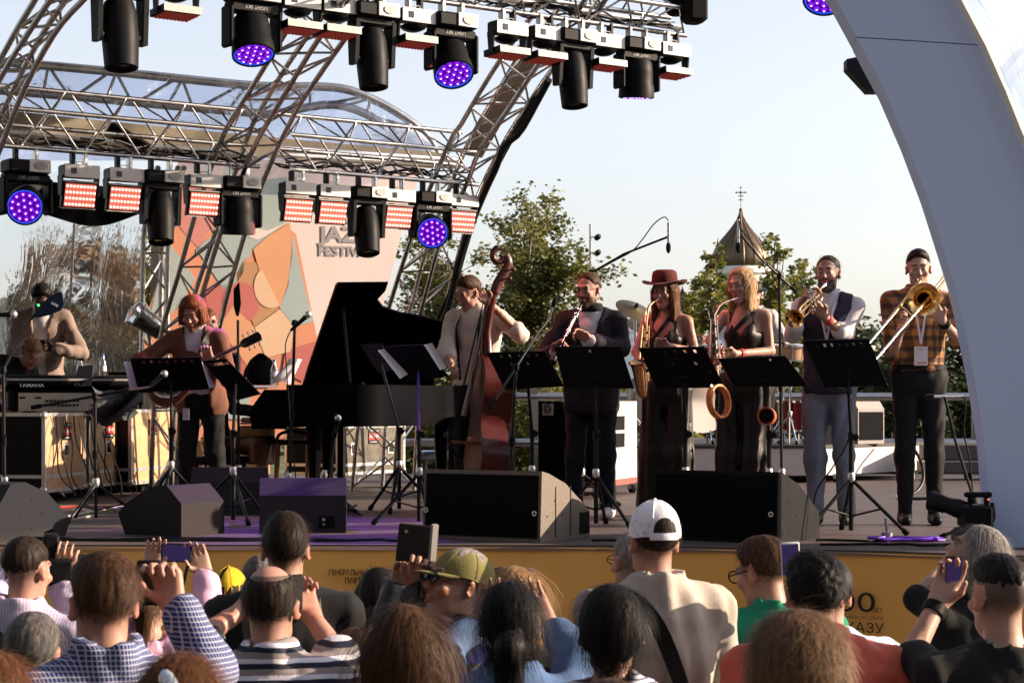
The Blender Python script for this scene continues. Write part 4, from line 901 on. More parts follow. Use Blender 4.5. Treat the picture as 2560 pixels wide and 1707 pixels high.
for j in range(2):
    for i in range(9): mb = MB(); mb.lathe([(.004, 0), (.010, 0), (.010, .008), (.004, .008)], 10, Mr @ rotm(rx=90), c0 + Mr @ A(-.18 + .032 * i, .012, .06 + .035 * j)); build('socket', mb, M_blackm, rear)
for q in (-.38, -.25, .15): mdb('vent', (q, .013, .12), (.05, .006, .015), M_rubber, rear)
mb = MB(); g = [PF(262, 16.5), ]
# grey cover slumped over the desk end, boxes behind
mb = MB(); mb.grid(lambda u, v: P(230 + 120 * u + 10 * math.sin(6 * v), 965 + 15 * math.sin(3 * u) + (75 + 10 * math.sin(5 * u)) * v + 6 * math.sin(11 * u + 5 * v), 16.35 + .22 * math.sin(3.1 * u) * (1 - v) + .08 * math.sin(8 * u + 6 * v)), 16, 10)
solid('dust_cover', mb, mat('grey_dust_cover', (.055, .055, .062), .6, bump=.3), 'dark grey dust cover slumped over the desk end', 'cover', smooth=25)
mb = MB(); mb.sheet([P(195, 915, 16.9), P(234, 912, 16.9), P(228, 965, 16.85), P(186, 966, 16.85)], .012); solid('laptop_lid', mb, mat('grey_laptop', (.11, .11, .13), .45), 'open grey laptop lid behind the mixing desk', 'laptop')
tb = thing('gear_rack', 'dark equipment rack with drawers behind the mixing desk', 'rack', PF(290, 18.3))
mb = MB(); mb.box(PF(285, 18.3, STZ + .49), (.62, .5, .98), b=.01); build('body', mb, M_black, tb)
mb = MB(); mb.box(PF(285, 18.27, STZ + 1.0), (.66, .55, .035)); build('top', mb, mat('rack_top', (.16, .13, .09), .5), tb)
for k in range(3): mb = MB(); mb.box(PF(290, 18.03, STZ + .86 - k * .12), (.4, .015, .09)); build('drawer', mb, mat('rack_unit%d' % k, (.12, .11, .10), .4), tb)
mb = MB(); mb.box(PF(300, 18.2, STZ + 1.05), (.18, .16, .07)); solid('small_black_box', mb, M_black, 'small black device lying on the equipment rack', 'device')
M_pet = mat_plastic_sheet('clear_pet', (.86, .9, .94), .5, .12, .3, 20)
def bottle(label, p, lab=True):
    t = thing('water_bottle', label, 'bottle', p, group='plastic water bottles')
    mb = MB(); mb.lathe([(.0, 0), (.031, .003), (.033, .02), (.031, .06), (.033, .07), (.033, .13), (.030, .155), (.014, .195), (.013, .21)], 16, None, p); build('body', mb, M_pet, t, 50)
    mb = MB(); mb.lathe([(.015, .205), (.015, .225), (0, .227)], 12, None, p); build('cap', mb, mat('blue_cap%d' % len(MATS), (.10, .25, .5), .4, var=0), t)
    if lab: mb = MB(); mb.lathe([(.0345, .075), (.0345, .125)], 16, None, p); build('label', mb, mat('bottle_label%d' % len(MATS), (.5, .55, .7), .5, var=.3, vscale=60), t)
bottle('water bottle standing on the rack behind the desk', PF(257, 18.25, STZ + 1.02)); bottle('water bottle partly hidden by the tweed jacket', PF(201, 18.35, STZ + .99))
# ================================================================== PIANO, STANDS, MICROPHONES, AMPS, DRUMS
pn = thing('grand_piano', 'black grand piano with raised lid in the middle of stage', 'piano', PF(860, 17.0))
ZR = STZ + .955
plan = [(-1.83, 16.22), (-1.25, 16.17), (-1.10, 16.25), (-.98, 16.45), (-.88, 16.75), (-.74, 17.0), (-.58, 17.12), (-.45, 17.25), (-.40, 17.45), (-.48, 17.70), (-.62, 17.80), (-1.83, 17.80)]
mb = MB(); mb.prism(plan, .34, z0=ZR - .34); build('case', mb, M_piano, pn, 40)
mb = MB(); mb.prism([(-2.12, 16.26), (-1.835, 16.26), (-1.835, 17.76), (-2.12, 17.76)], .07, z0=ZR - .36); build('keybed', mb, M_piano, pn)
for yy in (16.24, 17.74): mb = MB(); mb.prism([(0, 0), (.30, 0), (.30, .26), (.12, .26), (.02, .12)], .05, np.array([[1, 0, 0], [0, 0, 1], [0, 1, 0]]), (-2.13, yy - .02, ZR - .30)); build('key_cheek', mb, M_piano, pn, 30)
mb = MB(); mb.box((-1.99, 17.0, ZR - .27), (.20, 1.40, .03)); build('white_keys', mb, M_ivory, pn)
mb = MB()
for k in range(36):
    if k % 7 not in (2, 6): mb.box((-1.95, 16.34 + k * .038, ZR - .248), (.11, .012, .018))
o = build('black_keys', mb, M_ebony, pn); o['kind'] = 'stuff'
mb = MB(); mb.box((-1.865, 17.0, ZR - .17), (.03, 1.44, .17), rotm(ry=-12)); build('fallboard', mb, M_piano, pn)
mb = MB(); mb.box((-1.845, 17.0, ZR - .08), (.02, 1.45, .02)); build('brass_hinge', mb, M_brass, pn)
lid = [(757, 965), (772, 915), (842, 709), (970, 708), (963, 728), (943, 750), (958, 769), (1000, 783), (1060, 793), (1108, 805), (1128, 820), (1119, 850), (1103, 885), (1090, 907), (1084, 963)]
def lidp(x, y): return P(x, y, 17.75 - .95 * (966 - y) / 258)
mb = MB(); mb.sheet([lidp(x, y) for x, y in lid], .022, nrm(A(.0, .6, .5))); ld = build('lid', mb, M_piano, pn, 0)
mb = MB(); mb.path([lidp(x, y) - A(0, .012, 0) for x, y in [(757, 965), (772, 915), (842, 709)]], .009, 6); build('lid_edge', mb, M_pianow, ld)
mb = MB(); mb.tube(P(876, 965, 16.6), lidp(857, 755) + A(0, .0, 0), .012, 8); build('lid_prop', mb, M_piano, ld)
mb = MB(); mb.prism([(-1.70, 16.24), (-1.22, 16.24), (-1.22, 16.6), (-1.70, 17.7)], .02, z0=ZR + .001); build('front_lid', mb, M_piano, ld)
for x, y in ((-1.62, 16.4), (-1.62, 17.6), (-.62, 17.5)):
    mb = MB(); mb.lathe([(.06, 0), (.05, .06), (.045, .1), (.055, .35), (.075, .62)], 10, None, (x, y, STZ + .03)); lg = build('leg', mb, M_piano, pn)
    caster(A(x, y, STZ), lg, .025)
mb = MB(); mb.box((-1.45, 17.0, STZ + .32), (.05, .22, .60)); mb.box((-1.52, 17.0, STZ + .08), (.16, .26, .05)); build('pedal_lyre', mb, M_piano, pn)
def curled(name, a, b, c, d, m, par, bulge=.03):
    a, b, c, d = [np.asarray(q) for q in (a, b, c, d)]
    mb = MB(); nv = nrm(np.cross(b - a, d - a)); mb.grid(lambda u, v: (a * (1 - u) + b * u) * (1 - v) + (d * (1 - u) + c * u) * v + nv * bulge * math.sin(u * math.pi) * math.sin(v * 2.2 + .4), 8, 8); return build(name, mb, m, par, 180)
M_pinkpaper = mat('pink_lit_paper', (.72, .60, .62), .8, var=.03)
sm = thing('sheet_music', 'curling sheet music on the piano music desk', 'sheet music', P(715, 930, 16.75))
curled('page', P(697, 950, 16.7), P(725, 962, 16.7), P(755, 898, 16.8), P(722, 897, 16.75), M_pinkpaper, sm); curled('page', P(670, 968, 16.65), P(700, 955, 16.6), P(738, 910, 16.7), P(700, 925, 16.7), M_paper, sm)
mb = MB(); mb.box(P(660, 966, 16.7), (.2, .25, .02), rotm(rz=12)); build('folder', mb, M_pinkpaper, sm)
bottle('water bottle standing on the piano beside the backpack', P(686, 965, 16.9))
bp = thing('backpack', 'black backpack resting on the piano behind the bottle', 'backpack', P(652, 975, 17.1))
mb = MB(); mb.ball(P(652, 932, 17.15), (.13, .08, .16), 16); mb.v[-1][:, 2] = np.maximum(mb.v[-1][:, 2], P(652, 972, 17.15)[2]); build('bag', mb, M_rubber, bp, 60)
mb = MB(); mb.path(smooth_poly([P(640, 893, 17.1), P(648, 886, 17.1), P(660, 888, 17.1), P(668, 898, 17.1)]), .012, 6); build('top_loop', mb, M_rubber, bp)
mb = MB(); mb.path(smooth_poly([P(632, 905, 17.0), P(615, 925, 17.0), P(610, 960, 17.0)]), .014, 6); build('shoulder_strap', mb, M_rubber, bp)
# bench, box of scores, chairs by the piano
bn = thing('score_box', 'wooden box stacked with scores below the piano keyboard', 'box', P(642, 1090, 16.9))
mb = MB(); mb.box(P(642, 1077, 16.9), (.27, .3, .09)); build('crate', mb, mat('ply_box', (.45, .27, .11), .5), bn)
for k, c in enumerate(((.5, .38, .34), (.12, .16, .35), (.55, .48, .42))): mb = MB(); mb.box(P(644, 1058 - k * 6, 16.85), (.26, .26, .017), rotm(rz=k * 3)); build('score', mb, mat('score%d' % k, c, .7), bn)
ch = thing('wooden_chair', 'dark wooden chair below the piano keyboard end', 'chair', PF(730, 16.6), group='chairs at the piano')
mb = MB(); mb.box(P(728, 1105, 16.7), (.38, .40, .04), b=.01); build('seat', mb, M_ebony, ch)
for px, dd in ((688, 16.5), (768, 16.5), (690, 16.9), (766, 16.9)):
    mb = MB(); q = PF(px, dd); mb.tube(q, A(q[0] * .99, q[1], P(px, 1108, dd)[2]), .016, 8, .02); build('leg', mb, M_pianow, ch)
mb = MB(); mb.path(smooth_poly([P(690, 1105, 16.9), P(700, 1085, 16.9), P(730, 1078, 16.9), P(764, 1086, 16.9), P(768, 1110, 16.9)]), .014, 8); build('bent_rail', mb, M_ebony, ch)

# ------------------------------------------------------------------ music stands
M_desk = mat('black_music_desk', (.006, .006, .007), .5, 0, spec=.08, var=.15, bump=.06)
def tripod(t, base, r=.3, h=.36, n0=20, m=M_blackm, rl=.012, legs=3, strut=True):
    b = A(*base)
    for k in range(legs):
        a = R(n0 + 120 * k); e = b + A(math.cos(a) * r, math.sin(a) * r, .012); mb = MB(); mb.tube(b + A(0, 0, h), e, rl, 8); lg = build('leg', mb, m, t)
        mb = MB(); mb.tube(e - nrm(e - b - A(0, 0, h)) * .03, e + nrm(e - b - A(0, 0, h)) * .008, rl * 1.5, 8); build('rubber_foot', mb, M_rubber, lg)
        if strut: mb = MB(); mb.tube(b + A(0, 0, h * .32), b * .45 + e * .55 + A(0, 0, h * .45), rl * .6, 6); build('strut', mb, m, t)
    mb = MB(); mb.lathe([(.018, 0), (.024, .01), (.024, .05), (.018, .06)], 12, None, b + A(0, 0, h - .02)); build('collar', mb, M_silver, t)
def music_stand(label, quad, d, pole_px, base_d=None, holes=((1, 3),), sheets=(), back=.10, light=M_desk, ang=20, r=.3):
    "quad: TL, TR, BR, BL of the desk in photo pixels"
    bd_ = base_d or d; base = PF(pole_px, bd_); t = thing('music_stand', label, 'music stand', base, group='black music stands')
    dep = [d - back, d - back, d + .05, d + .05]; c = [P(x, y, q) for (x, y), q in zip(quad, dep)]; nu, nv = 26, 14; mb = MB(); v = []; f = []
    for j in range(nv + 1):
        for i in range(nu + 1): u, w_ = i / nu, j / nv; v.append((c[0] * (1 - u) + c[1] * u) * (1 - w_) + (c[3] * (1 - u) + c[2] * u) * w_)
    for j in range(nv):
        for i in range(nu):
            if any(j == hj and i % hs == 1 and 1 < i < nu - 2 for hj, hs in holes): continue
            f.append((j * (nu + 1) + i, j * (nu + 1) + i + 1, (j + 1) * (nu + 1) + i + 1, (j + 1) * (nu + 1) + i))
    mb.add(v, f); dk = build('desk', mb, light, t, 0)
    mb = MB(); mb.path([c[0], c[1], c[2], c[3], c[0]], .004, 5); build('desk_rim', mb, M_blackm, dk)
    mb = MB(); n_ = A(0, .055, .012); mb.quad(c[3], c[2], c[2] + n_, c[3] + n_); build('ledge', mb, M_desk, dk, 0)
    mid = (c[2] + c[3]) / 2 * .6 + (c[0] + c[1]) / 2 * .4; ptop = A(mid[0], mid[1] + .03, mid[2]); k0 = A(base[0], base[1], STZ + .02)
    hz = STZ + .62; mb = MB(); mb.tube(k0, A(base[0], base[1], hz), .0155, 10); build('lower_pole', mb, M_blackm, t)
    mb = MB(); mb.tube(A(base[0], base[1], hz - .02), ptop, .011, 10); build('upper_pole', mb, M_blackm, t)
    mb = MB(); mb.lathe([(.02, 0), (.022, .06)], 10, None, A(base[0], base[1], hz - .05)); mb.lathe([(0, 0), (.022, 0), (.022, .012), (0, .014)], 12, rotm(rx=90), A(base[0] + .02, base[1] - .025, hz - .02)); build('height_knob', mb, M_blackm, t, 40)
    mb = MB(); mb.box(ptop, (.05, .03, .08)); build('bracket', mb, M_blackm, t)
    tripod(t, base, r, .34, ang); return t
def sheet_on(label, quad, d, m, dd=(0, 0, 0, 0)):
    s_ = thing('loose_sheet', label, 'sheet music', P(*quad[3], d)); curled('page', *[P(x, y, d + e) for (x, y), e in zip(quad, dd)], m, s_, .012)
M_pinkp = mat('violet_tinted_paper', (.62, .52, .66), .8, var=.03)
music_stand('music stand hiding the resonator guitar body', [(326, 897), (500, 893), (523, 972), (347, 981)], 14.75, 428, holes=((1, 3),))
sheet_on('pale violet sheet sticking out left of the guitar stand', [(310, 905), (331, 903), (352, 974), (325, 975)], 14.8, M_pinkp); sheet_on('pale violet sheet sticking out right of the guitar stand', [(504, 902), (520, 930), (539, 967), (522, 970)], 14.8, M_pinkp)
music_stand('tilted music stand right of the guitarist', [(506, 903), (565, 897), (652, 985), (592, 1000)], 14.2, 583, 13.55, holes=((1, 2),), back=.05, r=.34, ang=-65)
music_stand('violet lit perforated music stand before the piano lid', [(902, 862), (955, 861), (985, 925), (945, 932)], 15.6, 998, 14.9, holes=((2, 3), (4, 3), (6, 3), (8, 3)), back=.04, light=mat('violet_lit_desk', (.05, .045, .07), .4))  # black desk; violet lamplight put into its colour
music_stand('music stand with loose pages left of the bass player', [(965, 866), (1058, 862), (1122, 940), (1010, 958)], 14.3, 1048, 13.4, holes=((1, 3), (6, 4)), back=.05, r=.32, ang=200)
sheet_on('white page hanging at left edge of the stand before the piano', [(945, 876), (960, 872), (1020, 935), (1000, 947)], 14.15, M_paper); sheet_on('white page curling at right edge of the stand before the piano', [(1060, 862), (1080, 857), (1118, 920), (1100, 925)], 14.15, M_paper)
music_stand('music stand right of the double bass', [(1218, 882), (1362, 878), (1410, 965), (1262, 972)], 13.6, 1330, 13.8, holes=((1, 4), (4, 7)))
music_stand('music stand in front of the clarinettist', [(1387, 867), (1550, 866), (1585, 970), (1412, 971)], 13.0, 1490, 13.15, holes=((1, 4),), ang=75)
music_stand('music stand in front of the woman in hat', [(1598, 870), (1760, 867), (1812, 968), (1640, 970)], 13.3, 1714, 13.45, holes=((1, 4), (5, 9), (8, 11)))
music_stand('music stand in front of the blonde saxophonist', [(1797, 897), (1962, 890), (2021, 965), (1835, 966)], 13.0, 1923, 13.2, holes=((1, 9),))
music_stand('music stand in front of the trumpeter with wide tripod', [(2010, 852), (2170, 847), (2218, 962), (2062, 968)], 12.35, 2128, 12.45, holes=((1, 3), (3, 25), (5, 25), (7, 25)), ang=-30, r=.36)
sheet_on('small white sheet behind the clarinettist stand edge', [(1576, 950), (1584, 945), (1592, 975), (1585, 978)], 13.1, M_paper)

# ------------------------------------------------------------------ microphones and stands
def mic(t, p, dirv, kind='vocal', L=.16):
    p = A(*p); d_ = nrm(dirv); M = frame_z(d_)
    if kind == 'vocal':
        mb = MB(); mb.lathe([(.0, 0), (.011, .002), (.017, L * .72), (.022, L * .78)], 14, M, p); m_ = build('microphone', mb, M_blackm, t, 50)
        mb = MB(); mb.ball(p + d_ * (L * .92), .026, 14); build('grille_ball', mb, M_silver, m_, 60)
    else:
        mb = MB(); mb.lathe([(0, 0), (.010, .002), (.010, L), (0, L + .002)], 12, M, p); m_ = build('microphone', mb, M_nickel, t, 50)
        mb = MB(); mb.ball(p + d_ * (L + .035), (.019, .019, .045), 14, M); build('foam_windscreen', mb, M_rubber, m_, 60)
def mic_stand(label, base, top, boom=None, foot='tripod', ang=0, r=.3, m=M_blackm, micargs=None, cable=None, counter=.15):
    t = thing('microphone_stand', label, 'mic stand', base, group='microphone stands on stage'); base, top = A(*base), A(*top)
    mb = MB(); mb.tube(base + A(0, 0, .03), top, .0115, 10); build('pole', mb, m, t)
    hb = STZ + (top[2] - STZ) * .55; q = base + (top - base) * .5; mb = MB(); mb.tube(q, q + nrm(top - base) * .06, .018, 10); build('clutch', mb, M_rubber, t)
    tripod(t, base, r, .26 if foot == 'tripod' else .1, ang, m, .011, strut=foot == 'tripod')
    if boom is not None:
        bs = [A(*b) for b in boom]; d0 = nrm(bs[0] - top); mb = MB(); mb.path([top - d0 * counter] + ([top] + bs), .009, 8); build('boom_arm', mb, m, t)
        mb = MB(); mb.box(top, (.04, .05, .05), b=.008); build('swivel', mb, m, t)
        mb = MB(); mb.tube(top - d0 * counter, top - d0 * (counter + .07), .015, 8); build('counter_grip', mb, M_rubber, t)
    if micargs: mic(t, *micargs)
    if cable is not None: mb = MB(); mb.path(smooth_poly([A(*c) for c in cable], 30), .0045, 6); build('mic_cable', mb, M_cable, t)
    return t
mic_stand('boom stand low in front of the flight cases', PF(240, 13.6), P(237, 990, 13.6), [P(320, 975, 13.6), P(372, 968, 13.9)], ang=8, r=.34, counter=.37, micargs=(P(375, 967, 13.9), (.35, .2, .35), 'vocal', .15))
mic_stand('boom stand at far left edge reaching to the singer microphone', PF(12, 13.8), P(8, 925, 13.8), [P(75, 800, 14.0), P(90, 783, 14.0)], ang=40, counter=.22)
mc = thing('handheld_microphone', 'black microphone with silver ball cut by left edge', 'microphone', P(0, 790, 13.6)); mic(mc, P(-30, 788, 13.6), (1, 0, .03), 'vocal', .19)
mic_stand('straight vocal microphone stand before the piano', PF(722, 14.6), P(737, 808, 14.6), [P(742, 806, 14.5)], ang=70, counter=.02, m=M_blackm, micargs=(P(727, 826, 14.55), (.62, -.1, .55), 'vocal', .19),
          cable=[P(727, 826, 14.55), P(714, 860, 14.5), P(716, 920, 14.5), P(722, 1000, 14.5), P(728, 1090, 14.5), P(738, 1180, 14.5), PF(745, 14.6)])
t = mic_stand('tall stand with folded black desk behind the guitarist', PF(597, 16.4), P(595, 800, 16.4), None, ang=30)
mb = MB(); mb.prism([(-.02, 0), (.0, .08), (.0, .22), (-.045, .28), (-.06, .10), (-.04, .0)], .02, np.array([[-1, 0, 0], [0, 0, 1], [0, 1, 0]]), P(584, 790, 16.4)); build('folded_desk', mb, M_desk, t, 0)
mb = MB(); mb.box(P(576, 915, 16.6), (.16, .1, .22), b=.02); build('hanging_bag', mb, M_rubber, t)
mic_stand('overhead boom stand behind the clarinettist', PF(1455, 15.6), P(1478, 682, 15.6), [P(1560, 635, 15.4), P(1668, 593, 15.2)], ang=10, counter=.05, micargs=(P(1671, 555, 15.2), (0, 0, -1), 'pencil', .16),
          cable=[P(1671, 552, 15.2), P(1660, 543, 15.2), P(1635, 560, 15.25), P(1605, 600, 15.3), P(1580, 628, 15.35), P(1540, 650, 15.45), P(1490, 678, 15.6)])
mic_stand('overhead boom stand behind the blonde saxophonist', PF(1955, 15.5), P(1948, 690, 15.5), [P(1900, 645, 15.4), P(1855, 590, 15.2)], ang=15, counter=.14, micargs=(P(1846, 548, 15.2), (0, 0, -1), 'pencil', .18),
          cable=[P(1845, 540, 15.2), P(1855, 575, 15.2), P(1885, 612, 15.3), P(1920, 660, 15.4)])
mic_stand('boom stand aimed at the double bass bridge', PF(1268, 13.2), P(1290, 918, 13.3), [P(1345, 832, 13.5), P(1375, 795, 13.6)], ang=-10, counter=.32, micargs=(P(1370, 802, 13.6), (.35, .1, 1), 'pencil', .1),
          cable=[P(1382, 790, 13.6), P(1378, 820, 13.6), P(1340, 845, 13.5), P(1300, 880, 13.4)])
mic_stand('low boom stand with flat microphone before the trombonist', PF(2436, 11.9), P(2432, 1240, 11.9), [P(2385, 1090, 12.0), P(2362, 992, 12.0)], ang=30, r=.2, foot='round', counter=.03)
mc = thing('shotgun_microphone', 'grey shotgun microphone held level before the trombonist', 'microphone', P(2360, 1000, 12.0)); mb = MB(); mb.tube(P(2316, 991, 12.0), P(2408, 990, 12.05), .011, 12); build('barrel', mb, M_alud, mc); mb = MB(); mb.tube(P(2314, 991, 12.0), P(2334, 991, 12.0), .016, 12); build('head', mb, M_blackm, mc); mb = MB(); mb.path(smooth_poly([P(2408, 990, 12.05), P(2414, 1010, 12.0), P(2410, 1080, 12.0), P(2424, 1150, 12.0), P(2432, 1230, 11.95)]), .005, 6); build('cable', mb, M_cable, mc)
mic_stand('short mic stand beside the piano flight case', PF(812, 15.2), P(838, 1085, 15.2), [P(846, 1062, 15.2)], ang=0, r=.2, counter=.03, micargs=(P(842, 1075, 15.2), (.1, 0, 1), 'vocal', .1))
# ------------------------------------------------------------------ amps
am = thing('bass_cabinet', 'tall black bass speaker cabinet with sunlit side behind the clarinettist', 'loudspeaker', PF(1440, 17.4))
a, b, c = PF(1347, 17.3), PF(1492, 16.9), PF(1592, 18.0); hz = (1185 - 976) / F * 17.1
u1, u2 = b - a, c - b; zz = A(0, 0, .10); q0 = [a, b, c, a + u2]
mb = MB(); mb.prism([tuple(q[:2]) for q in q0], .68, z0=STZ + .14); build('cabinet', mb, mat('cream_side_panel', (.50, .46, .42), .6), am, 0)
nn = nrm(A(-u1[1], u1[0], 0)) * -1; nn = nn if nn[1] < 0 else -nn
f4 = lambda s, z: a + u1 * s + A(0, 0, z) + nn * .006
mb = MB(); mb.sheet([f4(.0, .14), f4(1, .14), f4(1, .82), f4(.0, .82)], .005, -nn); build('grille', mb, M_grille, am, 0)
mb = MB(); mb.sheet([f4(.08, .70) + nn * .008, f4(.27, .70) + nn * .008, f4(.27, .80) + nn * .008, f4(.08, .80) + nn * .008], .004, -nn); bg_ = build('badge', mb, M_rim, am, 0)
ctr = f4(.175, .755) + nn * .012; Mb = frame_z(nn)
for rr in (.018, .034): mb = MB(); mb.lathe([(rr, 0), (rr + .007, 0), (rr + .007, .003), (rr, .003)], 18, Mb, ctr, False); build('badge_ring', mb, M_black, bg_, 0)
n2 = nrm(A(u2[1], -u2[0], 0)); s4 = lambda s, z: b + u2 * s + A(0, 0, z) + n2 * .004
mb = MB(); mb.sheet([s4(.36, .40), s4(.72, .40), s4(.72, .72), s4(.36, .72)], .003, -n2); pl_ = build('handle_plate', mb, M_silver, am, 0)
for z in (.42, .57): mb = MB(); mb.sheet([s4(.44, z) + n2 * .004, s4(.66, z) + n2 * .004, s4(.66, z + .12) + n2 * .004, s4(.44, z + .12) + n2 * .004], .003, -n2); build('handle_hole', mb, M_rubber, pl_, 0)
mb = MB(); mb.prism([tuple((q + (np.mean(q0, 0) - q) * -.04)[:2]) for q in q0], .05, z0=STZ + .088); dl = build('dolly', mb, mat('red_brown_dolly', (.22, .08, .07), .5), am, 0)
for q in q0: caster(q * .9 + np.mean(q0, 0) * .1, dl, .04)
cm = thing('combo_amplifier', 'black combo amplifier behind the double bass', 'amplifier', PF(1210, 17.2)); mb = MB(); mb.box(PF(1205, 17.2, STZ + .36), (.55, .3, .66), rotm(rz=-6), b=.02); build('cabinet', mb, M_black, cm)
mb = MB(); mb.box(PF(1200, 17.03, STZ + .30), (.5, .012, .46), rotm(rz=-6)); build('grille', mb, M_grille, cm)
mb = MB(); mb.box(PF(1188, 17.02, STZ + .60), (.30, .014, .11), rotm(rz=-6)); pn_ = build('control_panel', mb, M_silver, cm)
for k in range(5): mb = MB(); mb.lathe([(0, .02), (.012, .018), (.012, 0)], 10, rotm(rx=90), PF(1165 + k * 11, 17.0, STZ + .60)); build('knob', mb, M_blackm, pn_)
lt = thing('folding_table', 'small white table edge behind the piano tail', 'table', PF(1085, 18.2)); mb = MB(); mb.box(PF(1085, 18.2, STZ + .32), (.3, .4, .06), b=.01); build('top', mb, M_offwhite, lt)
for q in (1062, 1108): mb = MB(); mb.box(PF(q, 18.2, STZ + .145), (.03, .3, .29)); build('leg', mb, M_alud, lt)
mb = MB(); mb.box(PF(1088, 18.15, STZ + .36), (.26, .3, .02), rotm(rz=10)); solid('closed_book', mb, mat('blue_cover', (.25, .38, .6), .5), 'pale blue folder lying on the small white table', 'folder')
# ------------------------------------------------------------------ drum kit
RZ0 = STZ + .378; GD = 'drum kit pieces on the riser'; M_cym = mat('cymbal_bronze', (.17, .125, .07), .42, 1, var=.1); M_spk = mat('red_sparkle_shell', (.22, .02, .025), .3, .3, var=.5, vscale=300); M_tanshell = mat('tan_drum_shell', (.50, .30, .18), .4, var=.2)
def cymbal(label, p, r, tilt, base):
    t = thing('cymbal', label, 'cymbal', base, group=GD); M = rotm(*tilt); mb = MB(); mb.lathe([(0, .022), (.025, .020), (.04, .010), (r * .6, -.002), (r, -.022), (r, -.024), (r * .6, -.006), (.03, .006)], 32, M, p); build('plate', mb, M_cym, t, 50)
    mb = MB(); mb.lathe([(.018, 0), (.02, .02), (.008, .05), (0, .05)], 10, M, p + M @ A(0, 0, .018)); build('wing_nut', mb, M_blackm, t)
    mb = MB(); mb.tube(base, p - A(0, 0, .02), .012, 8); build('pole', mb, M_chrome, t); tripod(t, base, .24, .3, 10, M_chrome, .009)
def drum(label, c, r, depth, axis, shell, base_legs=True, kind='drum'):
    t = thing(kind, label, 'drum', A(c[0], c[1], RZ0), group=GD); M = frame_z(axis); mb = MB(); mb.lathe([(r, -depth / 2), (r, depth / 2)], 28, M, c); build('shell', mb, shell, t, 50)
    for s in (-1, 1):
        mb = MB(); mb.lathe([(0, s * (depth / 2 + .004)), (r * .97, s * (depth / 2 + .002))], 28, M, c); build('drum_head', mb, M_stickerw if shell is not M_spk else M_black, t, 50)
        mb = MB(); mb.lathe([(r * .97, s * depth / 2 - .01), (r + .014, s * depth / 2 - .01), (r + .014, s * depth / 2 + .012), (r * .97, s * depth / 2 + .012)], 28, M, c); build('hoop', mb, M_chrome, t, 40)
    for k in range(8):
        a = k * 6.283 / 8; q = c + M @ A((r + .012) * math.cos(a), (r + .012) * math.sin(a), 0); mb = MB(); mb.tube(q + M[:, 2] * depth * .45, q - M[:, 2] * depth * .45, .005, 6); build('lug', mb, M_chrome, t)
    if base_legs:
        b = A(c[0], c[1], RZ0); mb = MB(); mb.tube(b, c - A(0, 0, .02), .012, 8); build('stand_pole', mb, M_chrome, t); tripod(t, b, .22, .3, 40, M_chrome, .009)
    return t
cymbal('large tilted cymbal left of the woman in hat, upper one', P(1588, 772, 19.9), .20, (28, 22, 0), PF(1585, 19.95, RZ0)); cymbal('tilted cymbal left of the woman in hat, lower one', P(1612, 815, 20.3), .20, (24, 20, 0), PF(1640, 20.4, RZ0)); cymbal('flat cymbal behind the trumpeter elbow', P(1955, 848, 20.6), .17, (4, 0, 0), PF(1960, 20.7, RZ0))
drum('red sparkle bass drum between the two women', P(1765, 1015, 20.7), .26, .4, (-.25, -1, 0), M_spk, False, 'bass_drum'); drum('red sparkle rack tom between the two women', P(1768, 880, 20.6), .14, .2, (0, -.3, 1), M_spk); drum('tan snare drum left of the trumpeter', P(1975, 880, 20.5), .17, .14, (.08, -.1, 1), M_tanshell, True, 'snare_drum'); drum('red sparkle floor tom behind the blonde woman', P(1998, 1040, 20.7), .19, .3, (0, 0, 1), M_spk)
drum('white conga shell behind the woman in hat', P(1602, 1010, 20.4), .13, .4, (0, 0, 1), mat('cream_shell', (.6, .55, .48), .5))
# tambourine and orange hand drum clipped to stands
tm = thing('tambourine', 'orange tambourine clipped to the stand before the blonde', 'tambourine', P(1800, 1040, 13.1)); Mt = frame_z((.75, -.66, .12)); ct = P(1797, 1003, 13.1)
mb = MB(); pr = []; mb.lathe([(.098, -.022), (.112, -.022), (.112, .022), (.098, .022), (.098, -.022)], 30, Mt, ct, False); build('frame', mb, M_orange, tm, 40)
for k in range(7):
    a = k * 6.283 / 7 + .3; q = ct + Mt @ A(.105 * math.cos(a), .105 * math.sin(a), 0); mb = MB(); mb.lathe([(0, .004), (.018, .001), (.018, -.001), (0, -.004)], 12, Mt @ rotm(rz=math.degrees(a)) @ rotm(ry=0), q + Mt @ A(0, 0, .0)); build('jingle', mb, M_chrome, tm, 40)
hd = thing('hand_drum', 'small round orange hand drum hanging on the blonde woman stand', 'hand drum', P(1915, 1065, 13.15)); mb = MB(); c_ = P(1917, 1040, 13.12); Md = frame_z((-.35, -1, .05)); mb.lathe([(.052, -.03), (.060, -.03), (.060, .03), (.050, .03), (.05, -.03)], 24, Md, c_, False); build('rim', mb, mat('red_orange_rim', (.45, .10, .04), .5), hd, 40); mb = MB(); mb.lathe([(0, .0), (.052, .0)], 24, Md, c_); build('skin', mb, M_ebony, hd, 40)
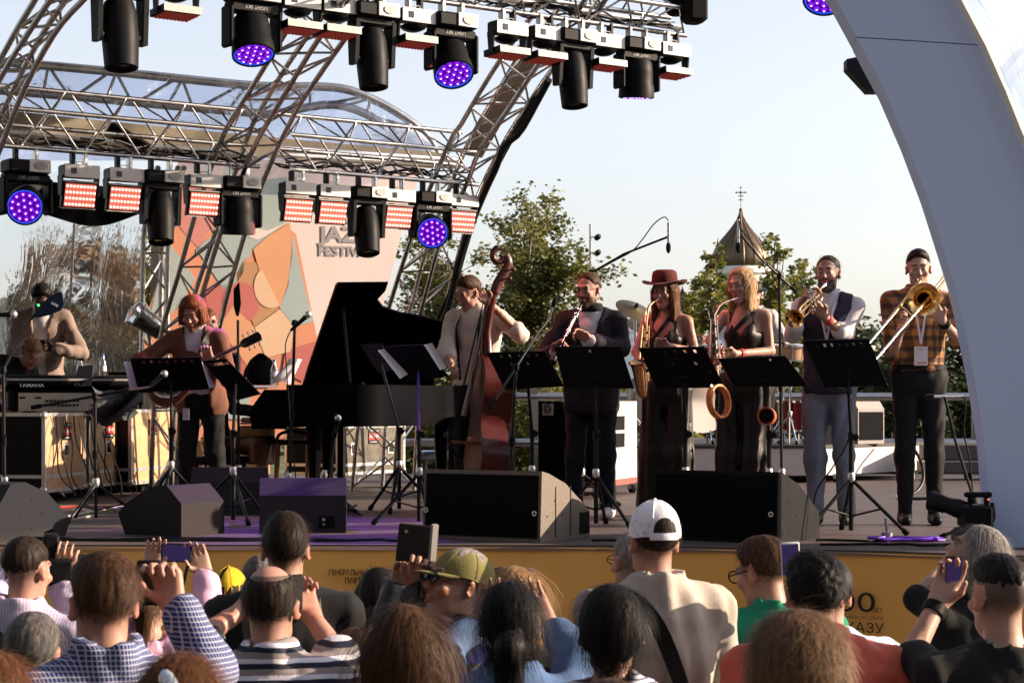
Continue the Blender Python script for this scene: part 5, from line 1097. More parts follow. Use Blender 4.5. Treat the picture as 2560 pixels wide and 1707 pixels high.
# broadcast camera at the stage edge
vc = thing('broadcast_camera', 'black broadcast camera standing at the stage edge by the arch', 'camera', PF(2440, 11.15))
c_ = P(2438, 1290, 11.15)
mb = MB(); mb.box(c_, (.16, .22, .13), b=.015); build('body', mb, M_black, vc); mb = MB(); mb.lathe([(.05, 0), (.055, .04), (.045, .1), (.06, .2), (.055, .21), (0, .2)], 20, frame_z((-.85, .5, .25)), P(2412, 1275, 11.2)); build('lens', mb, M_blackm, vc, 40)
mb = MB(); mb.box(P(2445, 1236, 11.15), (.15, .05, .03), b=.008); mb.box(P(2425, 1252, 11.15), (.02, .04, .06)); mb.box(P(2466, 1252, 11.15), (.02, .04, .06)); build('top_handle', mb, M_black, vc)
mb = MB(); mb.box(P(2424, 1338, 11.12), (.18, .16, .09), b=.02); mb.box(P(2440, 1322, 11.15), (.1, .12, .05)); build('tripod_head', mb, M_black, vc)
mb = MB(); mb.path(smooth_poly([P(2480, 1256, 11.1), P(2484, 1290, 11.1), P(2472, 1320, 11.1)]), .012, 8); build('side_grip', mb, M_black, vc); mb = MB(); mb.ball(P(2471, 1248, 11.06), .006, 8); build('tally_lamp', mb, mat_emit('tally_red', (1, .1, .05), 1), vc)
mb = MB(); mb.lathe([(0, 0), (.035, 0), (.035, .045), (.025, .05), (0, .05)], 18, None, PF(2218, 11.85)); mb.tube(PF(2217, 11.87, STZ + .05), PF(2214, 11.87, STZ + .13), .008, 8); solid('perforated_cup', mb, M_alud, 'small perforated metal pot by the trumpeter stand foot', 'pot')
lp = thing('tubular_chair_frame', 'bent chrome chair frame left of the trombonist', 'chair frame', PF(2280, 15.0))
for o_ in (0, 26): mb = MB(); mb.path(smooth_poly([P(2250 + o_, 1110, 15.4), P(2275 + o_, 1150, 15.3), P(2282 + o_, 1195, 15.2), P(2268 + o_, 1225, 15.1), P(2240 + o_, 1244, 15.0), P(2290 + o_, 1246, 15.0)]), .012, 8); build('bent_tube', mb, M_nickel if o_ == 0 else M_blackm, lp)
# ================================================================== PEOPLE (distance-field figures, one continuous skin each)
def axis_pts(lo, hi, h, fine):
    out = [lo]
    while out[-1] < hi:
        x = out[-1]; st = h
        for a, b, hf in fine:
            if a <= x <= b: st = min(st, hf)
            elif x < a < x + st: st = min(st, max(a - x, hf))
        out.append(x + st)
    return np.array(out, np.float32)
class Field:
    def __init__(s, lo, hi, h, fine=()):
        s.ax = [axis_pts(lo[i], hi[i], h, [(f[0][i], f[1][i], f[2]) for f in fine]) for i in range(3)]
        s.f = np.full([len(a) for a in s.ax], 1.0, np.float32); s.h = h
    def blk(s, lo, hi):
        sl = []
        for i in range(3):
            a = int(np.searchsorted(s.ax[i], lo[i])) ; b = int(np.searchsorted(s.ax[i], hi[i], 'right')); sl.append(slice(max(a - 1, 0), min(b + 1, len(s.ax[i]))))
        X = [s.ax[i][sl[i]] for i in range(3)]
        return tuple(sl), X[0][:, None, None], X[1][None, :, None], X[2][None, None, :]
    def put(s, sl, d, k, sub=False):
        f = s.f[sl]
        if f.size == 0: return
        if sub: s.f[sl] = np.maximum(f, -d) if k <= 0 else -s.smin(-f, d, k)
        else: s.f[sl] = np.minimum(f, d) if k <= 0 else s.smin(f, d, k)
    @staticmethod
    def smin(a, b, k):
        h = np.clip(.5 + .5 * (b - a) / k, 0, 1); return b * (1 - h) + a * h - k * h * (1 - h)
    def cone(s, a, b, ra, rb, k=.02, sub=False):
        a = np.asarray(a, float); b = np.asarray(b, float); m = max(ra, rb) + k + 2.5 * s.h
        sl, x, y, z = s.blk(np.minimum(a, b) - m, np.maximum(a, b) + m); ab = b - a; L = float(ab @ ab) + 1e-9
        t = np.clip(((x - a[0]) * ab[0] + (y - a[1]) * ab[1] + (z - a[2]) * ab[2]) / L, 0, 1)
        d = np.sqrt((x - a[0] - t * ab[0]) ** 2 + (y - a[1] - t * ab[1]) ** 2 + (z - a[2] - t * ab[2]) ** 2) - (ra + (rb - ra) * t); s.put(sl, d, k, sub)
    def ell(s, c, rad, M=None, k=.02, sub=False, infl=0.):
        c = np.asarray(c, float); rad = np.asarray(rad, float) + infl; M = np.eye(3) if M is None else M; m = rad.max() + k + 2.5 * s.h
        ext = np.sqrt(((M * rad) ** 2).sum(1)) + k + 2.5 * s.h
        sl, x, y, z = s.blk(c - ext, c + ext); x, y, z = x - c[0], y - c[1], z - c[2]
        q = [(x * M[0, i] + y * M[1, i] + z * M[2, i]) / rad[i] for i in range(3)]; k0 = np.sqrt(q[0] ** 2 + q[1] ** 2 + q[2] ** 2) + 1e-6
        k1 = np.sqrt((q[0] / rad[0]) ** 2 + (q[1] / rad[1]) ** 2 + (q[2] / rad[2]) ** 2) + 1e-6; s.put(sl, k0 * (k0 - 1) / k1, k, sub)
    def near(s, w):
        i = np.nonzero(np.abs(s.f) < w); return i, np.stack([s.ax[j][i[j]] for j in range(3)], 1)
    def cut(s, fn, w=None):
        "f = max(f, fn(points)) near the surface and inside"
        i = np.nonzero(s.f < .05); p = np.stack([s.ax[j][i[j]] for j in range(3)], 1); s.f[i] = np.maximum(s.f[i], fn(p))
    def wrinkle(s, amp, scale, seed, stretch=(1, 1, 1), w=.035):
        rng = np.random.default_rng(seed); i, p = s.near(w); q = p * np.asarray(stretch) * scale; v = np.zeros(len(q))
        for o in range(6):
            d = rng.normal(size=3); d /= np.linalg.norm(d); ph = rng.random() * 6.28; d2 = rng.normal(size=3); sn = np.sin(q @ d * (1 + .45 * o) + ph + 1.6 * np.sin(q @ d2 * .6)); v += (sn if o % 2 else 1.3 - 2.6 * np.abs(sn) ** .7) / (1 + .3 * o)
        s.f[i] += amp * v / 2.4
    def mesh(s, name):
        f = s.f; ins = f < 0; nx, ny, nz = f.shape; c = np.zeros((nx - 1, ny - 1, nz - 1), np.int8)
        for a in (0, 1):
            for b in (0, 1):
                for g in (0, 1): c += ins[a:nx - 1 + a, b:ny - 1 + b, g:nz - 1 + g]
        ci = np.nonzero((c > 0) & (c < 8)); n = len(ci[0]); idx = np.full(c.shape, -1, np.int32); idx[ci] = np.arange(n)
        I, J, K = ci; corner = {}; pos = {}
        for a in (0, 1):
            for b in (0, 1):
                for g in (0, 1):
                    corner[a, b, g] = f[I + a, J + b, K + g]; pos[a, b, g] = np.stack([s.ax[0][I + a], s.ax[1][J + b], s.ax[2][K + g]], 1)
        acc = np.zeros((n, 3)); cnt = np.zeros(n)
        ks = list(corner)
        for u in ks:
            for v in ks:
                if u < v and sum(abs(p - q) for p, q in zip(u, v)) == 1:
                    fa, fb = corner[u], corner[v]; m = (fa < 0) != (fb < 0); t = np.where(m, fa / np.where(m, fa - fb, 1), 0)[:, None]
                    acc += np.where(m[:, None], pos[u] * (1 - t) + pos[v] * t, 0); cnt += m
        V = acc / np.maximum(cnt, 1)[:, None]; Q = []
        for ax in range(3):
            sl0 = [slice(None)] * 3; sl1 = [slice(None)] * 3; sl0[ax] = slice(0, -1); sl1[ax] = slice(1, None)
            a, b = ins[tuple(sl0)], ins[tuple(sl1)]; e = np.nonzero(a != b); e = [q.copy() for q in e]; o1, o2 = [q for q in range(3) if q != ax]
            ok = (e[o1] > 0) & (e[o2] > 0) & (e[o1] < f.shape[o1] - 1) & (e[o2] < f.shape[o2] - 1); e = [q[ok] for q in e]; fl = a[tuple(e)]
            def g(d1, d2):
                q = [x for x in e]; q[o1] = q[o1] - d1; q[o2] = q[o2] - d2; return idx[tuple(q)]
            quad = np.stack([g(1, 1), g(0, 1), g(0, 0), g(1, 0)], 1); flip = fl if ax != 1 else ~fl
            quad[~flip] = quad[~flip][:, ::-1]; Q.append(quad)
        Q = np.concatenate(Q); Q = Q[(Q >= 0).all(1)]
        return V, Q
def sdf_obj(name, V, Q, mats, parent, cols=None, org=None):
    me = bpy.data.meshes.new(name); o = origin_of(parent) if parent is not None else np.zeros(3)
    me.vertices.add(len(V)); me.vertices.foreach_set('co', (V - o).astype(np.float32).ravel()); nq = len(Q)
    me.loops.add(4 * nq); me.loops.foreach_set('vertex_index', Q.astype(np.int32).ravel()); me.polygons.add(nq)
    me.polygons.foreach_set('loop_start', np.arange(0, 4 * nq, 4, dtype=np.int32)); me.polygons.foreach_set('use_smooth', np.ones(nq, bool)); me.update(calc_edges=True)
    if cols is not None:
        at = me.color_attributes.new('tone', 'FLOAT_COLOR', 'POINT'); c4 = np.ones((len(V), 4), np.float32); c4[:, :3] = cols; at.data.foreach_set('color', c4.ravel())
    return link_mesh(name, me, mats, parent)
def mat_skin():
    m, nt, b = new_mat('skin'); at = nt.nodes.new('ShaderNodeVertexColor'); at.layer_name = 'tone'
    tc = nt.nodes.new('ShaderNodeTexCoord'); nz = nt.nodes.new('ShaderNodeTexNoise'); nz.inputs['Scale'].default_value = 35; nz.inputs['Detail'].default_value = 5
    nt.links.new(tc.outputs['Object'], nz.inputs['Vector']); k = nt.nodes.new('ShaderNodeMapRange'); k.inputs[3].default_value = .86; k.inputs[4].default_value = 1.12; nt.links.new(nz.outputs[0], k.inputs[0])
    mx = nt.nodes.new('ShaderNodeVectorMath'); mx.operation = 'SCALE'; nt.links.new(at.outputs[0], mx.inputs[0]); nt.links.new(k.outputs[0], mx.inputs['Scale'])
    nt.links.new(mx.outputs[0], b.inputs['Base Color']); b.inputs['Roughness'].default_value = .5; b.inputs['Specular IOR Level'].default_value = .35
    b.inputs['Subsurface Weight'].default_value = .12; b.inputs['Subsurface Radius'].default_value = (.012, .005, .003); b.inputs['Subsurface Scale'].default_value = 1
    bp = nt.nodes.new('ShaderNodeBump'); bp.inputs['Strength'].default_value = .12; bp.inputs['Distance'].default_value = .003; n2 = nt.nodes.new('ShaderNodeTexNoise'); n2.inputs['Scale'].default_value = 160
    nt.links.new(tc.outputs['Object'], n2.inputs['Vector']); nt.links.new(n2.outputs[0], bp.inputs['Height']); nt.links.new(bp.outputs[0], b.inputs['Normal']); return m
M_skin = mat_skin()
def mat_hair(name, c, rough=.52):
    m, nt, b = new_mat(name); N, L = nt.nodes, nt.links; tc = N.new('ShaderNodeTexCoord'); mp = N.new('ShaderNodeMapping'); mp.inputs['Scale'].default_value = (1, 1, .18); L.new(tc.outputs['Object'], mp.inputs[0])
    nz = N.new('ShaderNodeTexNoise'); nz.inputs['Scale'].default_value = 90; nz.inputs['Detail'].default_value = 4; L.new(mp.outputs[0], nz.inputs['Vector'])
    rp = N.new('ShaderNodeValToRGB'); rp.color_ramp.elements[0].position = .3; rp.color_ramp.elements[1].position = .72; v = Vector(c)
    rp.color_ramp.elements[0].color = (*(v * .45), 1); rp.color_ramp.elements[1].color = (*(v * 1.5), 1); L.new(nz.outputs[0], rp.inputs[0]); L.new(rp.outputs[0], b.inputs['Base Color'])
    b.inputs['Roughness'].default_value = rough; b.inputs['Specular IOR Level'].default_value = .09
    bp = N.new('ShaderNodeBump'); bp.inputs['Strength'].default_value = .5; bp.inputs['Distance'].default_value = .006; L.new(nz.outputs[0], bp.inputs['Height']); L.new(bp.outputs[0], b.inputs['Normal']); return m
HAIRC = dict(black=(.010, .008, .008), dark=(.022, .014, .010), brown=(.055, .028, .015), chestnut=(.10, .042, .020), auburn=(.16, .05, .022), ginger=(.20, .065, .022), blonde=(.36, .22, .11), sandy=(.26, .15, .075), grey=(.10, .09, .085), silver=(.20, .18, .17), dirty=(.15, .088, .048))
HAIR = {k: mat_hair('hair_' + k, c) for k, c in HAIRC.items()}
def cloth_mat(name, c, rough=.8, var=.1, bump=.35, bscale=140, sheen=.04): return mat(name, c, rough, 0, .1, var, 12, bump, bscale, sheen=sheen)

def hand(fd, wr, tip, across, curl=.7, spread=.3, thumb=1, sc=1.0, k=.006):
    "palm with four fingers and a thumb; wr wrist, tip = where knuckles point, across = towards the index finger; curl bends fingers towards the palm side"
    h = nrm(np.asarray(tip) - np.asarray(wr)); a = A(*across); a = nrm(a - (a @ h) * h); n = np.cross(h, a) * thumb      # n: palm side
    wr = np.asarray(wr, float)
    for j, t in enumerate((-.030, -.010, .010, .029)):
        fd.cone(wr + h * .012 + a * t * .55 * sc, wr + h * .085 * sc + a * t * sc, .017 * sc, .0135 * sc, .016)
    for j, (t, L) in enumerate(((-.033, .060), (-.0115, .076), (.0105, .082), (.032, .074))):
        p = wr + h * .086 * sc + a * t * sc; ang = 0.; dr = nrm(h + a * t * spread * 12 * .5)
        for s_, (fr, r) in enumerate(((.45, .0084), (.32, .0075), (.26, .0066))):
            ang += curl * (.62 if s_ == 0 else .85) * (1 + .14 * (1.5 - j)); q = p + (dr * math.cos(ang) + n * math.sin(ang)) * L * fr * 1.12 * sc
            fd.cone(p, q, r * 1.05 * sc, r * sc, k * .6); p = q
    b = wr + h * .03 * sc + a * .026 * sc; m = b + (h * .6 + a * .62 + n * .45) * .045 * sc; e = m + (h * .85 + a * .1 + n * .5) * .034 * sc
    fd.cone(b, m, .0155 * sc, .0105 * sc, .012); fd.cone(m, e, .0102 * sc, .0085 * sc, .005)

def head_frame(yaw, pitch, roll):
    "columns: right-hand (image right when facing the viewer), forward, up"
    y = R(yaw); Fv = A(math.sin(y), -math.cos(y), 0); Rv = A(math.cos(y), math.sin(y), 0); U = A(0, 0, 1.)
    p = R(pitch); F2 = Fv * math.cos(p) + U * math.sin(p); U2 = U * math.cos(p) - Fv * math.sin(p); r = R(roll); R3 = Rv * math.cos(r) + U2 * math.sin(r); U3 = U2 * math.cos(r) - Rv * math.sin(r)
    return np.stack([R3, F2, U3], 1)
def head_field(fd, c, H, sc=1.0, sex='m', puff=0, k=.012):
    g = lambda x, y, z: c + H @ (A(x, y, z) * sc)
    fd.ell(g(0, -.018, .040), A(.074, .096, .084) * sc, H, .02); fd.ell(g(0, .018, -.030), A(.060 if sex == 'm' else .056, .072, .082) * sc, H, .03)
    fd.cone(g(-.034, .030, -.078), g(0, .068, -.098), .020 * sc, .019 * sc, .025); fd.cone(g(.034, .030, -.078), g(0, .068, -.098), .020 * sc, .019 * sc, .025)
    fd.cone(g(-.035, .082, .030), g(.035, .082, .030), .012 * sc, .012 * sc, .02)                    # brow
    for s in (-1, 1):
        fd.ell(g(s * .031, .096, .010), A(.017, .014, .012) * sc, H, .014, True); fd.ell(g(s * .031, .078, .010), A(.0125, .0125, .0115) * sc, H, .004)
        fd.ell(g(s * .040, .070, -.022), A(.022, .018, .018) * sc, H, .02)
        fd.ell(g(s * .079, -.014, -.004), A(.009, .022, .031) * sc, H @ rotm(rz=s * -32), .007); fd.ell(g(s * .088, -.006, -.002), A(.006, .011, .018) * sc, H, .004, True)
    fd.cone(g(0, .086, .014), g(0, .104, -.024), .008 * sc, .0125 * sc, .012); fd.ell(g(-.011, .096, -.028), A(.008, .009, .007) * sc, H, .006); fd.ell(g(.011, .096, -.028), A(.008, .009, .007) * sc, H, .006)
    fd.ell(g(0, .086, -.052), A(.024, .012, .0075) * sc, H, .006); fd.ell(g(0, .084, -.064), A(.021, .012, .0085) * sc, H, .006); fd.cone(g(-.018, .099, -.058), g(.018, .099, -.058), .0015, .0015, .003, True)
    if puff: 
        for s in (-1, 1): fd.ell(g(s * .045, .05, -.045), A(.024, .024, .024) * sc * puff, H, .02)
def face_cols(V, c, H, sc, tone, brow=(.05, .03, .02), lips=None, beard=None, makeup=0, eyes=True, fade=None):
    q = ((V - c) @ H) / sc; col = np.tile(np.asarray(tone, float), (len(V), 1)); x, y, z = np.abs(q[:, 0]), q[:, 1], q[:, 2]; hd = (np.abs(q) < .2).all(1)
    red = np.exp(-((x - .042) ** 2 + (z + .025) ** 2) / .0006) * (y > .03) * hd; col *= (1 - red[:, None] * A(0, .14, .12)); nose = np.exp(-((x) ** 2 + (z + .022) ** 2) / .0003) * (y > .08) * hd; col *= (1 - nose[:, None] * A(0, .16, .14))
    ear = (x > .073) * (np.abs(z) < .05) * hd; col = np.where(ear[:, None], col * A(1.05, .82, .78), col)
    lp = (np.abs(z + .058) < .0125) * (x < .026 - np.abs(z + .058) * .5) * (y > .075) * hd; lc = A(*lips) if lips else A(*tone) * A(.95, .60, .58); col = np.where(lp[:, None].astype(bool), lc, col)
    br = (np.abs(z - .0335 - .12 * (x - .03) * (x < .045)) < .0048) * (x > .012) * (x < .055) * (y > .05) * hd; col = np.where(br[:, None].astype(bool), A(*brow), col)
    if eyes:
        ey = (np.abs(z - .0115) < .0055) * (np.abs(x - .031) < .0135) * (y > .07) * hd; ir = ey * (np.abs(x - .031) < .006); col = np.where(ey[:, None].astype(bool), A(.42, .38, .36), col); col = np.where(ir[:, None].astype(bool), A(.03, .02, .015), col)
        ld = (np.abs(z - .0175) < .0028) * (np.abs(x - .031) < .015) * (y > .07) * hd; col = np.where(ld[:, None].astype(bool), A(.03, .02, .02), col)
    else:
        ld = (np.abs(z - .006) < .003) * (np.abs(x - .031) < .0155) * (y > .07) * hd; col = np.where(ld[:, None].astype(bool), A(.035, .022, .02), col)
    if fade is not None:
        w_ = np.clip((z + .08) / .08, 0, 1) ** 1.2 * np.clip((.030 - y) / .03, 0, 1) * hd * (z < .10) * ~((x > .066) & (np.abs(z) < .045) & (y > -.045)) * ((x > .045) | (y < -.02)); w_ = (w_ * .84)[:, None]; col = col * (1 - w_) + A(*fade) * w_
    if beard is not None:
        bc, dens = beard; m = ((z < -.036 - .35 * np.maximum(0, .06 - y)) & (y > -.01) & (z > -.135) & hd) & ~((np.abs(z + .058) < .010) & (x < .022)) & ~((z > -.044) & (x > .03) & (y > .06)); col = np.where(m[:, None], col * (1 - dens) + A(*bc) * dens, col)
    return col

def hair_field(c, H, sc, style, seed, org=None):
    "returns V,Q of a hair mass for the style"
    L = style.get('len', 0); th = style.get('th', .012); top = style.get('top', 0); vol = style.get('vol', 0)
    g = lambda x, y, z: c + H @ (A(x, y, z) * sc)
    lo = c - .19 * sc - vol; hi = c + .19 * sc + vol; lo[2] -= L; hi[2] += top
    if style.get('pony'): lo[2] -= .15; lo[:2] -= .05; hi[:2] += .05
    fd = Field(lo, hi, style.get('h', .0065) * 1.12)
    fd.ell(g(0, -.018, .040), (A(.074, .096, .084) + th + vol) * sc, H, .01)
    if L or vol or style.get('full'): fd.ell(g(0, -.05, .0), (A(.070, .062, .078) + th + vol * .8) * sc, H, .03)
    if top: fd.ell(g(style.get('topx', 0), .02, .085), A(.060, .075, .035 + top) * sc, H, .03)
    if L:
        w = style.get('w', .07)
        for s in (-1, 1):
            fd.cone(g(s * .062, -.03, .0), g(s * w, -.045, 0) + A(0, 0, -L), .042 * sc, style.get('rw', .035) * sc, .04)
            if style.get('front'): fd.cone(g(s * .070, .02, -.0), g(s * (w + .0), .015, 0) + A(0, 0, -L * style['front']), .026 * sc, .022 * sc, .04)
        fd.cone(g(0, -.075, .0), g(0, -.085, 0) + A(0, 0, -L), .06 * sc, style.get('rw', .035) * 1.5 * sc, .05)
    cutf = style.get('line', None)
    ys = [-.2, -.09, -.03, .0, .035, .062, .085, .2]; zs = cutf or ([-.055, -.055, -.035, .006, .03, .070, .088, .095] if L or style.get('full') or vol else [-.035, -.035, -.02, .01, .032, .078, .098, .105])
    def keep(p):
        q = ((p - c) @ H) / sc; zl = np.interp(q[:, 1], ys, zs)
        if L: zl = np.where((q[:, 1] < style.get('sidey', .012)) , -9, zl)
        if L and style.get('front'): zl = np.where((np.abs(q[:, 0]) > .052) & (q[:, 1] < .055), -9, zl)
        if not L and not style.get('full'): zl = np.where((np.abs(q[:, 0]) > .056) & (q[:, 1] > -.032) & (q[:, 1] < .03), np.maximum(zl, .024), zl)
        return (zl - q[:, 2]) * sc * .8
    i, p = fd.near(.05); q = ((p - c) @ H) / sc; d_ = -keep(p) / sc / .8; rag = .003 * np.sin(q[:, 0] * 420) + .003 * np.sin(q[:, 0] * 190 + q[:, 1] * 160)
    rag = rag * (th > .0055)
    fd.f[i] += np.where(d_ < 5, (th + .003) * np.clip(1 - (d_ + rag) / (.045 if not L else .025), 0, 1.3), 0) * sc
    fd.cut(keep)
    if style.get('bald'):
        fd.ell(g(0, style['bald'] * .02 - .0, .13), A(.062, .085, .075) * sc, H, .02, True)
    if style.get('pony'):
        px_, ln, rr = style['pony']; a = g(*px_); fd.cone(a, a + A(0, 0, -.03) - H[:, 1] * .03, .028, .034, .02); fd.cone(a + A(0, 0, -.03) - H[:, 1] * .03, a + A(.0, 0, -ln) - H[:, 1] * .035, .036 * rr, .018 * rr, .03)
    if style.get('bun'): fd.ell(g(*style['bun'][:3]), A(1, 1, 1) * style['bun'][3], None, .015)
    st = style.get('strand', .0018); i, p = fd.near(.03); q = (p - c) @ H; az = np.arctan2(q[:, 0], -q[:, 1] + .02); rng = np.random.default_rng(seed); n_ = np.zeros(len(q))
    for o in range(5):
        fq = rng.uniform(14, 60); n_ += np.sin(az * fq + rng.random() * 6.28 + q[:, 2] * rng.uniform(-60, 60)) 
    fd.f[i] += st * n_ / 2.5
    if style.get('curl'): fd.wrinkle(style['curl'], 95, seed)
    return fd.mesh('hair')
def nrm_rows(v): return v / (np.linalg.norm(v, axis=1)[:, None] + 1e-9)
def strands(V, Q, n, length, width, seed, lift=.25, flow=(0, 0, -1), c=None, wild=.3, segs=3):
    "loose hair locks as thin curved ribbons rooted on the hair surface"
    rng = np.random.default_rng(seed); a, b, d = V[Q[:, 0]], V[Q[:, 1]], V[Q[:, 3]]; nn = np.cross(b - a, d - a); ar = np.linalg.norm(nn, axis=1) + 1e-12; nn /= ar[:, None]
    if c is not None and ((V[Q[:, 0]] - c) * nn).sum() < 0: nn = -nn
    k = rng.choice(len(Q), n, p=ar / ar.sum()); p = (V[Q[k, 0]] + V[Q[k, 2]]) / 2; N_ = nn[k]; fl = (np.asarray(flow, float)[None] if length > .06 or c is None else nrm_rows(p - (c + A(0, .0, .12)))) + rng.normal(size=(n, 3)) * wild
    t = fl - (fl * N_).sum(1)[:, None] * N_; t /= np.linalg.norm(t, axis=1)[:, None] + 1e-9; L = length * (.5 + rng.random(n))[:, None]; side = np.cross(t, N_); rows = []; w = width * (.6 + .8 * rng.random(n))[:, None]
    q = p.copy(); st = L / segs; wob = rng.normal(size=(n, 3)) * .35; cc = c if c is not None else p.mean(0)
    for s in range(segs + 1):
        u = s / segs; ww = w * (1 - .7 * u); rows += [q - side * ww, q + side * ww]
        rel = q - cc; Nn = rel * A(1, 1, 1.) ; Nn[:, 2] = np.where(Nn[:, 2] > 0, Nn[:, 2], Nn[:, 2] * .25); Nn /= np.linalg.norm(Nn, axis=1)[:, None] + 1e-9
        t = t + wob * .12 * np.sin(u * 5 + 1) + A(0, 0, -.10); t = t - (t * Nn).sum(1)[:, None] * Nn * .9 + Nn * lift * (.5 - .6 * u); t /= np.linalg.norm(t, axis=1)[:, None] + 1e-9; side = np.cross(t, Nn); side /= np.linalg.norm(side, axis=1)[:, None] + 1e-9
        q = q + t * st
    VV = np.stack(rows, 1).reshape(-1, 3); base = (np.arange(n) * 2 * (segs + 1))[:, None, None]; qd = np.array([[2 * s, 2 * s + 1, 2 * s + 3, 2 * s + 2] for s in range(segs)])[None]; return VV, (base + qd).reshape(-1, 4)

TONE = dict(fair=(.41, .245, .18), rosy=(.38, .20, .145), tan=(.30, .165, .11), dark=(.075, .038, .026))
def px3(p, d):
    "(px, py, depth offset) or world array"
    return P(p[0], p[1], d + (p[2] if len(p) > 2 else 0)) if not isinstance(p, np.ndarray) else p
def person(label, d, head, yaw=180, hp=0, hr=0, hyaw=None, z0=0., sc=1.0, sex='m', tone='fair', hair=None, hcol='brown', arms=None, top=None, top2=None, bottom=None, shoes=None,
           lean=(0, 0), sw=None, group=None, beard=None, lips=None, legs=None, seat=None, fine=.0065, h=.026, strand=None, eyes=True, puff=0, name='person', hands=True, belly=0, neck=None, shy=0, tlen=1.0, tilt=0):
    """head: (px, py) of the head centre at distance d. yaw 0 faces the viewer, 180 the stage. arms: {'l'/'r': dict(elbow, wrist, tip, across, curl, thumb)} l = image-left arm.
    top/top2/bottom: garment dicts (mat, infl, sleeve, ...)."""
    hyaw = yaw if hyaw is None else hyaw
    Hc = P(head[0], head[1], d); H = head_frame(hyaw, hp, hr); y_ = R(yaw); Fv = A(math.sin(y_), -math.cos(y_), 0); Rv = A(math.cos(y_), math.sin(y_), 0); 
    if Rv[0] < 0: Rim = -Rv
    else: Rim = Rv                                                                  # image-right direction along the shoulders
    sw = sw or (.185 if sex == 'm' else .158); sw *= sc; nk = A(*neck) if neck is not None else Hc - H[:, 2] * .115 * sc - H[:, 1] * .035 * sc + A(0, 0, -.045) * sc
    z0 = z0; Htot = nk[2] - z0; pz = seat[2] if seat is not None else z0 + Htot * .63
    pel = A(seat[0], seat[1], pz) if seat is not None else A(nk[0] + lean[0], nk[1] + lean[1], pz)
    up = nrm(nk - pel); fw = nrm(Fv - (Fv @ up) * up); rt = np.cross(up, fw); rt = rt if rt @ Rim > 0 else -rt; ti = R(tilt); rt = rt * math.cos(ti) + up * math.sin(ti); T = np.stack([rt, fw, up], 1)
    th = np.linalg.norm(nk - pel)
    S = {'l': nk - up * (.055 * sc - shy) - rt * sw, 'r': nk - up * (.055 * sc - shy) + rt * sw}
    hipw = .088 * sc; hips = {'l': pel - rt * hipw, 'r': pel + rt * hipw}
    if legs is None:
        legs = {}
        for s, q in (('l', -1), ('r', 1)):
            ft = A(hips[s][0], hips[s][1], z0) + rt * q * .03 + A(random.uniform(-.03, .03), random.uniform(-.04, .04), 0); legs[s] = (hips[s] * .48 + ft * .52 + Fv * .02, ft + A(0, 0, .085))
    arms = arms or {}
    A2 = {}
    for s, q in (('l', -1), ('r', 1)):
        a = dict(arms.get(s) or {})
        if 'elbow' in a: el = px3(a['elbow'], d); wr = px3(a['wrist'], d); tip = px3(a['tip'], d) if 'tip' in a else wr + nrm(wr - el) * .1
        else: el = S[s] + rt * q * .045 - up * .29 * sc; wr = el - A(0, 0, 1) * .24 * sc + Fv * .07 * sc; tip = wr + A(0, 0, -1) * .1
        L1 = np.linalg.norm(el - S[s])
        A2[s] = (el, wr, tip, a)
    # ---- bounds
    pts = [Hc, nk, pel] + [p for s in 'lr' for p in (S[s], A2[s][0], A2[s][1], A2[s][1] + nrm(A2[s][2] - A2[s][1]) * .2, legs[s][0], legs[s][1], legs[s][1] - A(0, 0, .085) + Fv * .18)]
    lo, hi = np.min(pts, 0) - .16, np.max(pts, 0) + .16; hi[2] = max(hi[2], Hc[2] + .16); fl = [(Hc - .14 * sc, Hc + .145 * sc, fine)]
    for s in 'lr':
        if hands and arms.get(s) is not None:
            wr = A2[s][1]; c_ = wr + nrm(A2[s][2] - wr) * .09; fl.append((c_ - .085, c_ + .085, fine))
    e = thing(name, label, 'person', A(pel[0], pel[1], z0 if seat is None else min(z0, pel[2])), group=group)
    fd = Field(lo, hi, h, fl)
    def torso(F_, f_, k=.04, arms_on=True):
        F_.ell(nk - up * th * .34, A(sw * .92, .118 * sc, th * .36), T, k, infl=f_); F_.ell(nk - up * th * .68 + fw * .012, A(sw * .80, (.108 + belly) * sc, th * .30), T, k, infl=f_); F_.ell(pel, A(.165, .118, .13) * sc, T, k, infl=f_ * 1.25)
        for s in 'lr': F_.cone(nk - up * .01 * sc, S[s], (.050 + f_) * sc, (.044 + f_ * .8) * sc, k)
        if sex == 'f':
            for q in (-1, 1): F_.ell(nk - up * th * .36 + fw * .085 * sc + rt * q * .062 * sc, A(.055, .05, .055) * sc, T, .03, infl=f_ * .6)
    def limb_arm(F_, s, f_, frac=1.0, k=.02, flare=0):
        el, wr = A2[s][0], A2[s][1]; r0, r1, r2 = (.044, .037, .027) if sex == 'm' else (.037, .032, .0235)
        r0, r1, r2 = [q * sc + f_ for q in (r0, r1, r2)]
        if frac < .5: t = frac * 2; F_.cone(S[s], S[s] + (el - S[s]) * t, r0, r0 + (r1 - r0) * t + flare, k)
        else:
            F_.cone(S[s], el, r0, r1, k); t = (frac - .5) * 2
            if t > 0: F_.cone(el, el + (wr - el) * t, r1 * 1.02, r1 + (r2 - r1) * t + flare, k)
    def limb_leg(F_, s, f_, k=.03, flare=0, frac=1.0):
        kn, an = legs[s]; F_.cone(hips[s] + up * .02, kn, .079 * sc + f_, .051 * sc + f_ + flare * .5, k); F_.cone(kn, kn + (an - kn) * frac, .051 * sc + f_ + flare * .5, .037 * sc + f_ + flare, k)
    fd.cone(nk - up * .05, Hc - H[:, 2] * .055 * sc - H[:, 1] * .018, .060 * sc if sex == 'm' else .050 * sc, .051 * sc if sex == 'm' else .043 * sc, .03)
    torso(fd, -.004)
